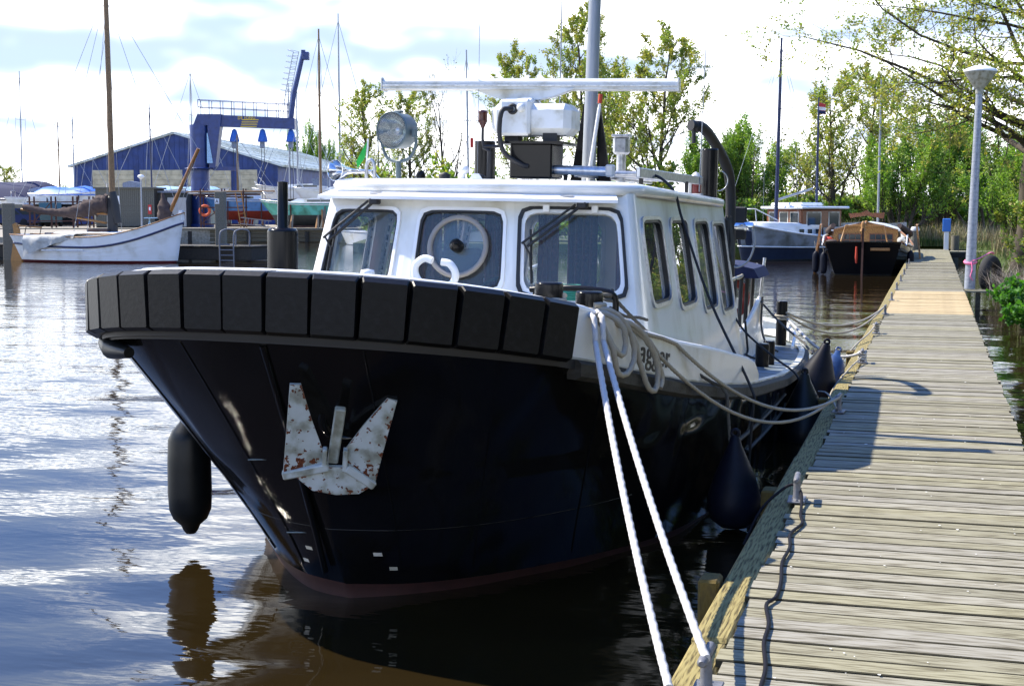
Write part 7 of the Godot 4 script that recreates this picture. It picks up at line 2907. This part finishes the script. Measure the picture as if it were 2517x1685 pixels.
# o: h, r, levels, limbs [per level], ratio, angle, lift, leaf, count, cols, spread, first (share of trunk below the lowest limb), jitter
func grow(sd: int, o: Dictionary) -> Array:
	var rng := RandomNumberGenerator.new()
	rng.seed = sd
	var wood := G.new()
	var lv := L.new()
	var stack := []
	var stems: int = o.get("stems", 1)
	for k in stems:
		var d := Vector3.UP
		if stems > 1:
			var a := TAU * k / stems + rng.randf_range(-0.4, 0.4)
			d = (Vector3.UP + V(cos(a), 0, sin(a)) * rng.randf_range(0.15, o.get("fan", 0.7))).normalized()
		else:
			d = (Vector3.UP + o.get("tilt", Vector3.ZERO)).normalized()
		stack.append([V(rng.randf_range(-1, 1), 0, rng.randf_range(-1, 1)) * (o.get("base", 0.25) if stems > 1 else 0.0), d, o.h * rng.randf_range(0.8, 1.0) if stems > 1 else o.h, o.r, 0])
	while stack.size():
		var b: Array = stack.pop_back()
		var p: Vector3 = b[0]
		var d: Vector3 = b[1]
		var ln: float = b[2]
		var r: float = b[3]
		var lev: int = b[4]
		var last: bool = lev >= o.levels
		var n := 7 if lev == 0 else (5 if lev == 1 else 3)
		var pts := [p]
		var rad := [r]
		var dirs := [d]
		for k in n:
			d = (d + rdir(rng) * o.get("jitter", 0.16) * (0.5 if lev == 0 else 1.0) + Vector3.UP * o.lift * (0.0 if lev == 0 else 1.0) / n * 2.0).normalized()
			p = p + d * ln / n
			pts.append(p)
			rad.append(maxf(r * (1.0 - 0.82 * (k + 1.0) / n), 0.003))
			dirs.append(d)
		if not (last and o.get("skip_twigs", false)):
			wood.tube(pts, rad, [8, 6, 4, 3, 3][mini(lev, 4)], false)
		if not last:
			var m: int = o.limbs[lev]
			var t0: float = o.first if lev == 0 else 0.25
			for k in m:
				var t := t0 + (1.0 - t0) * (k + rng.randf()) / m
				var i := clampi(int(t * n), 0, n - 1)
				var f := t * n - i
				var q: Vector3 = pts[i].lerp(pts[i + 1], f)
				var dd: Vector3 = dirs[i + 1]
				var side := dd.cross(rdir(rng)).normalized()
				var an: float = o.angle * rng.randf_range(0.7, 1.25)
				var nd := (dd * cos(an) + side * sin(an)).normalized()
				var shrink: float = lerpf(1.0, o.get("taper", 0.45), (t - t0) / maxf(0.01, 1.0 - t0)) if lev == 0 else rng.randf_range(0.6, 1.0)
				stack.append([q, nd, ln * o.ratio[lev] * shrink * rng.randf_range(0.8, 1.15), maxf(lerpf(rad[i], rad[i + 1], f) * o.get("thin", 0.55), 0.004), lev + 1])
		if lev >= o.get("leaf_from", o.levels):
			var cnt: int = o.count
			var tuft: Color = o.cols[rng.randi() % o.cols.size()]
			for k in cnt:
				var t := rng.randf()
				var i := clampi(int(t * n), 0, n - 1)
				var q: Vector3 = pts[i].lerp(pts[i + 1], t * n - i) + rdir(rng) * o.get("puff", 0.1) * rng.randf()
				var s: float = o.leaf * rng.randf_range(0.6, 1.25)
				var ld: Vector3 = (rdir(rng) + dirs[i] * 0.7 + V(0, -0.2, 0)).normalized()
				var w: Vector3 = ld.cross(rdir(rng)).normalized() * s * o.get("wide", 0.3)
				var sh := rng.randf_range(0.75, 1.3)
				lv.leaf(q, ld * s, w, Color(tuft.r * sh, tuft.g * sh, tuft.b * sh))
	return [wood.mesh(), lv.mesh()]

func plant(called: String, label: String, category: String, made: Array, at: Vector3, turn: float, size: Vector3, group: String, wood := "trunk", crown := "crown") -> Node3D:
	var t := thing(called, label, category, at, turn, group)
	t.scale = size
	part_m(t, wood, made[0], M.bark)
	part_m(t, crown, made[1], M.leaf)
	return t

func build_plants() -> void:
	var ygreen := [Color(0.34, 0.36, 0.08), Color(0.28, 0.35, 0.07), Color(0.42, 0.39, 0.09), Color(0.24, 0.31, 0.06), Color(0.40, 0.36, 0.08)]
	var green := [Color(0.18, 0.32, 0.045), Color(0.24, 0.38, 0.06), Color(0.14, 0.25, 0.035), Color(0.29, 0.40, 0.07)]
	var dull := [Color(0.13, 0.14, 0.05), Color(0.16, 0.15, 0.06), Color(0.11, 0.13, 0.05)]
	var tall := {"h": 10.0, "r": 0.17, "levels": 3, "limbs": [26, 7, 4], "ratio": [0.44, 0.5, 0.5], "angle": 0.85, "lift": 0.3, "first": 0.15, "taper": 0.35, "leaf": 0.125, "count": 28, "cols": ygreen, "puff": 0.16, "wide": 0.33}
	var tall_a := grow(101, tall)
	var tall_b := grow(102, tall.merged({"h": 9.0, "limbs": [22, 7, 4], "angle": 0.78, "count": 20, "cols": ygreen}, true))
	var bare := grow(103, {"h": 8.0, "r": 0.15, "levels": 3, "limbs": [14, 7, 6], "ratio": [0.5, 0.5, 0.5], "angle": 0.6, "lift": 0.5, "first": 0.2, "taper": 0.5, "leaf": 0.10, "count": 1, "cols": dull, "puff": 0.05})
	var willow := grow(104, {"h": 5.4, "r": 0.09, "stems": 9, "fan": 0.85, "base": 0.6, "levels": 2, "limbs": [13, 7], "ratio": [0.42, 0.5], "angle": 0.5, "lift": 0.6, "first": 0.25, "taper": 0.6, "leaf": 0.13, "count": 34, "cols": green, "puff": 0.22, "wide": 0.25})
	var willow_b := grow(105, {"h": 5.8, "r": 0.08, "stems": 7, "fan": 0.6, "base": 0.6, "levels": 2, "limbs": [14, 8], "ratio": [0.40, 0.5], "angle": 0.55, "lift": 0.6, "first": 0.2, "taper": 0.6, "leaf": 0.12, "count": 26, "cols": green + [Color(0.18, 0.25, 0.05)], "puff": 0.2, "wide": 0.25})
	var shrub := grow(106, {"h": 2.6, "r": 0.035, "stems": 10, "fan": 1.1, "base": 0.7, "levels": 2, "limbs": [9, 5], "ratio": [0.45, 0.5], "angle": 0.6, "lift": 0.4, "first": 0.15, "taper": 0.6, "leaf": 0.13, "count": 14, "cols": ygreen + green, "puff": 0.16, "wide": 0.33})
	var thicket := grow(107, {"h": 3.2, "r": 0.03, "stems": 14, "fan": 0.9, "base": 1.2, "levels": 2, "limbs": [8, 5], "ratio": [0.4, 0.5], "angle": 0.5, "lift": 0.5, "first": 0.15, "taper": 0.6, "leaf": 0.12, "count": 4, "cols": dull + ygreen, "puff": 0.1})
	var big := grow(112, {"h": 8.6, "r": 0.27, "levels": 4, "limbs": [38, 9, 6, 3], "ratio": [0.66, 0.46, 0.5, 0.5], "angle": 1.2, "lift": 0.16, "first": 0.36, "taper": 0.6, "leaf": 0.068, "count": 11, "thin": 0.42, "cols": ygreen, "puff": 0.10, "wide": 0.4, "jitter": 0.26, "tilt": V(-0.03, 0, 0.02)})
	var G1 := "trees behind the moored boats"
	# behind the tug, left to right
	plant("alder_tree", "yellow green young tree behind the tug's horn and searchlight", "tree", tall_b, plan(-8.9, 0.4, 86), 0.3, V(1.0, 0.93, 1.0), G1)
	plant("alder_tree", "thin young tree just right of the searchlight", "tree", tall_b, plan(-6.1, 0.4, 84), 2.1, V(0.9, 0.90, 0.9), G1)
	plant("bare_tree", "nearly leafless dark twigged tree left of the radar gearbox", "tree", bare, plan(-3.9, 0.4, 81), 0.0, V(1, 1.0, 1), G1)
	plant("leafy_shrub", "yellow budding shrub below the bare tree", "shrub", shrub, plan(-5.1, 0.4, 79), 0.6, V(1.7, 1.6, 1.7), G1, "stems", "leaves")
	plant("leafy_shrub", "low yellowish shrub between radar pedestal and red beacon", "shrub", shrub, plan(-1.9, 0.4, 80), 1.6, V(1.6, 1.4, 1.6), G1, "stems", "leaves")
	plant("alder_tree", "tree whose top shows just above the radar bar's middle", "tree", tall_a, plan(0.7, 0.4, 90), 1.0, V(1.0, 1.06, 1.0), G1)
	plant("alder_tree", "tall airy tree directly behind the tug's mast", "tree", tall_a, plan(4.1, 0.4, 81), 2.6, V(1.0, 1.16, 1.0), G1)
	plant("alder_tree", "tree right of the tug's mast with drooping yellow green twigs", "tree", tall_b, plan(5.6, 0.4, 85), 4.0, V(1.1, 1.12, 1.1), G1)
	plant("alder_tree", "full yellow green tree below the radar bar's right end", "tree", tall_a, plan(8.2, 0.4, 77), 5.2, V(1.05, 1.03, 1.05), G1)
	plant("leafy_shrub", "light green shrub behind the roof ladder", "shrub", shrub, plan(6.4, 0.4, 78), 3.0, V(2.0, 1.7, 2.0), G1, "stems", "leaves")
	plant("willow_shrub", "rounded green willow behind the tug's davit", "willow", willow, plan(12.6, 0.4, 84), 0.4, V(1.15, 1.15, 1.15), G1, "stems", "leaves")
	plant("willow_shrub", "green willow right of the davit, behind the motor sailer's bow", "willow", willow_b, plan(14.6, 0.4, 82), 1.4, V(1.1, 1.0, 1.1), G1, "stems", "leaves")
	plant("thin_thicket", "greyish thicket of thin stems behind the motor sailer's mast", "thicket", thicket, plan(18.0, 0.4, 96), 0.0, V(2.2, 2.0, 2.2), G1, "stems", "leaves")
	plant("thin_thicket", "greyish thicket left of the flagged mast", "thicket", thicket, plan(20.2, 0.4, 92), 1.0, V(1.8, 1.9, 1.8), G1, "stems", "leaves")
	plant("alder_tree", "slender tree right behind the flagged mast", "tree", tall_b, plan(17.2, 0.4, 74.5), 0.8, V(0.95, 0.88, 0.95), G1)
	plant("alder_tree", "pale slender tree left of the overhanging big tree", "tree", tall_b, plan(19.4, 0.4, 76), 3.5, V(1.0, 0.95, 1.0), G1)
	plant("willow_shrub", "bushy pollard willow behind the black barge's cabin", "willow", willow, plan(18.8, 0.4, 68), 2.2, V(1.0, 0.92, 1.0), G1, "stems", "leaves")
	plant("willow_shrub", "bright willow beyond the blue pedestal", "willow", willow_b, plan(22.4, 0.4, 72), 0.0, V(1.2, 1.12, 1.2), G1, "stems", "leaves")
	plant("willow_shrub", "green willow left of the lamp post", "willow", willow, plan(24.0, 0.4, 70), 3.2, V(1.1, 1.05, 1.1), G1, "stems", "leaves")
	plant("willow_shrub", "green willow right of the lamp post, behind the tyre", "willow", willow_b, plan(21.2, 0.35, 58), 4.2, V(1.0, 0.9, 1.0), G1, "stems", "leaves")
	plant("willow_shrub", "leafy willow at the right picture edge beyond the tyre", "willow", willow, plan(19.6, 0.35, 51), 5.1, V(0.85, 0.72, 0.85), G1, "stems", "leaves")
	plant("overhanging_tree", "large spreading tree with budding twigs leaning in from the right", "tree", big, plan(14.15, 0.35, 38.5), 0.2, V(1.2, 1.05, 1.2), "")
	# low growth on the right bank
	var rng := RandomNumberGenerator.new()
	rng.seed = 41
	var G2 := "shrubs of the right bank"
	plant("leafy_shrub", "yellow green bush on the bank behind the tyre", "shrub", shrub, V(3.6, 0.4, -39.0), 0.2, V(0.9, 0.75, 0.9), G2, "stems", "leaves")
	plant("leafy_shrub", "round bush on the bank just right of the tyre", "shrub", shrub, V(3.0, 0.4, -35.0), 1.9, V(0.7, 0.55, 0.7), G2, "stems", "leaves")
	plant("leafy_shrub", "bush at the far end of the right bank behind the side jetty", "shrub", shrub, V(4.4, 0.4, -56.0), 2.9, V(1.1, 0.9, 1.1), G2, "stems", "leaves")
	plant("leafy_shrub", "bush on the right bank between tyre and side jetty", "shrub", shrub, V(4.4, 0.4, -47.0), 3.9, V(1.0, 0.9, 1.0), G2, "stems", "leaves")
	var weed := grow(108, {"h": 0.55, "r": 0.012, "stems": 26, "fan": 1.3, "base": 0.25, "levels": 1, "limbs": [7], "ratio": [0.5], "angle": 0.7, "lift": 0.3, "first": 0.2, "taper": 0.7, "leaf": 0.075, "count": 16, "cols": [Color(0.07, 0.20, 0.025), Color(0.10, 0.26, 0.03), Color(0.05, 0.14, 0.02)], "puff": 0.06, "wide": 0.5})
	var spots := [V(1.95, 0.12, -22.4), V(2.3, 0.16, -23.2), V(1.85, 0.16, -24.4), V(2.3, 0.2, -26.3), V(1.7, 0.16, -27.0), V(2.5, 0.25, -27.8), V(1.75, 0.16, -28.4)]
	var said := ["lush green weed clump at the water's edge, nearest the viewer", "lush green weed clump at the right picture edge", "green weed clump leaning over the dark water", "green weed clump on the bank behind the lush edge plants", "green weed clump close beside the jetty below the lamp landing", "green weed clump in front of the dry brambles", "green weed clump at the foot of the lamp landing"]
	for k in spots.size():
		plant("weed_clump", said[k], "plant", weed, spots[k], k * 1.3, V(1.1, rng.randf_range(0.9, 1.25), 1.1), "green weed clumps on the bank", "stems", "leaves")
	# trees and hedge mirrored in the tug's side windows, right of the frame
	var G3 := "bushes along the ditch, right of the picture"
	for k in 8:
		var src: Array = [willow, tall_a, willow_b, willow][k % 4]
		var sc: float = [1.35, 0.8, 1.45, 1.25][k % 4]
		plant("ditch_bush", "%s green bush from the viewer on the ditch bank right of the picture" % ["nearest", "second", "third", "fourth", "fifth", "sixth", "seventh", "farthest"][k], "shrub", src, V(5.4 + 1.2 * (k % 3), 0.3, 1.0 - k * 2.9), k * 1.1, V(sc, sc * 0.9, sc), G3, "stems", "leaves")
	var far_side := ["nearest", "second", "third", "fourth", "farthest"]
	for k in 5:
		plant("bank_willow", "%s willow of the right bank's row, beyond the picture edge" % far_side[k], "willow", willow if k % 2 else willow_b, V(7.2 + 0.9 * (k % 3), 0.4, -34.0 - k * 6.2), k * 2.0, V(1.1, 1.05, 1.1), "willows right of the picture", "stems", "leaves")
	# far trees at the left horizon and behind the shed
	var G4 := "far trees at the horizon"
	var far := [[-64.0, 175, 1.0, "far tree at the left picture edge"], [-57.5, 172, 0.75, "far tree behind the dark blue tent cover"], [-54.0, 176, 0.62, "low far tree right of the blue tent cover"], [-51.0, 174, 0.6, "low far tree left of the shed, greyish"], [-47.5, 172, 0.78, "far tree touching the shed's left corner"]]
	for f in far:
		plant("far_tree", f[3], "tree", willow_b if f[2] < 0.9 else tall_b, plan(f[0], 0.5, f[1]), f[0], V(1.2, f[2] * (1.0 if f[2] < 0.9 else 0.75), 1.2), G4)
	plant("far_tree", "round leafy tree showing above the shed roof right of the crane", "tree", willow, plan(-27.8, 0.5, 190), 0.0, V(1.25, 2.2, 1.25), G4)
	plant("far_tree", "smaller tree above the shed roof, right of the round one", "tree", willow_b, plan(-25.0, 0.5, 192), 2.0, V(1.0, 1.75, 1.0), G4)
	var hedge := grow(109, {"h": 2.6, "r": 0.03, "stems": 12, "fan": 1.0, "base": 1.1, "levels": 2, "limbs": [8, 4], "ratio": [0.45, 0.5], "angle": 0.6, "lift": 0.3, "first": 0.1, "taper": 0.6, "leaf": 0.2, "count": 12, "cols": dull + green, "puff": 0.3, "wide": 0.4})
	stuff_copies("distant_hedgerow", "low band of shrubs along the far horizon", hedge[1], M.leaf, 140, func(k: int) -> Transform3D:
		var x := -120.0 + k * 1.9 + rng.randf_range(-0.6, 0.6)
		var s := rng.randf_range(0.9, 1.8)
		return Transform3D(Basis(Vector3.UP, rng.randf() * TAU).scaled(V(s, s * 0.9, s)), plan(x, 0.45, 205 + rng.randf_range(-6, 6))))
	stuff_copies("waterside_scrub", "tangle of low scrub on the far bank between the trees", hedge[1], M.leaf, 60, func(k: int) -> Transform3D:
		var x := -7.5 + k * 0.56 + rng.randf_range(-0.3, 0.3)
		var s := rng.randf_range(0.5, 1.0)
		return Transform3D(Basis(Vector3.UP, rng.randf() * TAU).scaled(V(s, s, s)), plan(x, 0.4, 76 + (8 if x < -6 else 0) - maxf(0.0, x - 12) * 0.35 + rng.randf_range(0, 5))))
	build_ground_cover(rng)

func stuff_copies(called: String, label: String, me: Mesh, m: Material, n: int, where: Callable, tint := false) -> void:
	var mm := MultiMesh.new()
	mm.transform_format = MultiMesh.TRANSFORM_3D
	mm.mesh = me
	mm.instance_count = n
	for k in n:
		mm.set_instance_transform(k, where.call(k))
	var o := MultiMeshInstance3D.new()
	o.name = called
	o.multimesh = mm
	o.material_override = m
	add_child(o)
	o.set_meta("kind", "stuff")
	o.set_meta("label", label)

func blade_tuft(sd: int, n: int, h: float, spread: float, cols: Array, bend: float, w := 0.008) -> ArrayMesh:
	var rng := RandomNumberGenerator.new()
	rng.seed = sd
	var lv := L.new()
	for k in n:
		var p := V(rng.randf_range(-spread, spread), 0, rng.randf_range(-spread, spread))
		var a := rng.randf() * TAU
		var hh := h * rng.randf_range(0.5, 1.15)
		var b := bend * rng.randf_range(0.2, 1.2) * hh
		var mid := p + V(cos(a) * b * 0.3, hh * 0.6, sin(a) * b * 0.3)
		var top := p + V(cos(a) * b, hh, sin(a) * b)
		var s := V(-sin(a), 0, cos(a)) * w
		var c: Color = cols[rng.randi() % cols.size()]
		var sh := rng.randf_range(0.7, 1.25)
		c = Color(c.r * sh, c.g * sh, c.b * sh)
		for q in [p - s, mid - s * 0.8, mid + s * 0.8, p - s, mid + s * 0.8, p + s, mid - s * 0.8, top, mid + s * 0.8]:
			lv.v.append(q)
			lv.c.append(c)
	return lv.mesh()

func build_ground_cover(rng: RandomNumberGenerator) -> void:
	var gcols := [Color(0.09, 0.16, 0.025), Color(0.14, 0.19, 0.035), Color(0.20, 0.18, 0.07)]
	var rcols := [Color(0.30, 0.25, 0.14), Color(0.24, 0.19, 0.10), Color(0.17, 0.19, 0.06)]
	var bcols := [Color(0.20, 0.165, 0.125), Color(0.27, 0.23, 0.18), Color(0.14, 0.11, 0.085)]
	var tuft := blade_tuft(1, 60, 0.34, 0.22, gcols, 0.7)
	var reed := blade_tuft(2, 46, 1.15, 0.3, rcols, 0.35, 0.012)
	var bramble := blade_tuft(3, 60, 0.55, 0.35, bcols, 1.6, 0.006)
	stuff_copies("bank_grass", "rough grass along the right bank and the jetty's end", tuft, M.blade, 1500, func(k: int) -> Transform3D:
		var z := rng.randf_range(-64.0, -24.0)
		var x := 1.7 + pow(rng.randf(), 1.6) * 6.0
		var p := V(x, 0.15 if x < 2.55 else 0.39, z)
		if k % 3 == 0:
			p = V(rng.randf_range(-9.0, 9.0), 0.41, rng.randf_range(-72.0, -64.8))
			if p.x < 0.9:
				p.z = minf(p.z, -70.5)
		var s := rng.randf_range(0.7, 1.3)
		return Transform3D(Basis(Vector3.UP, rng.randf() * TAU).scaled(V(s, s, s)), p))
	stuff_copies("dry_reeds", "tall straw coloured reeds behind the jetty's end", reed, M.blade, 420, func(k: int) -> Transform3D:
		var p := V(rng.randf_range(-6.0, 9.0), 0.40, rng.randf_range(-70.0, -65.2))
		if p.x < 0.9:
			p.z -= 5.5
		if k % 3 == 0:
			p = V(rng.randf_range(2.6, 6.0), 0.38, rng.randf_range(-64.0, -44.0))
		return Transform3D(Basis(Vector3.UP, rng.randf() * TAU).scaled(V(1, rng.randf_range(0.7, 1.2), 1)), p))
	stuff_copies("dry_brambles", "grey brown tangle of dead stems beside the tyre", bramble, M.blade, 170, func(k: int) -> Transform3D:
		var p := V(rng.randf_range(1.75, 3.4), 0.16, rng.randf_range(-36.5, -28.6))
		var s := rng.randf_range(0.7, 1.35)
		return Transform3D(Basis(Vector3.UP, rng.randf() * TAU).scaled(V(s, s, s)), p))

func _ready() -> void:
	setup_view()
	textures()
	materials()
	build_setting()
	build_jetty()
	build_cleats()
	build_tug()
	build_ropes()
	build_fenders()
	build_anchor()
	build_roof_ladder()
	build_white_sailboat()
	build_motor_sailer()
	build_black_barge()
	build_yard()
	build_lamp()
	build_far_furniture()
	build_plants()
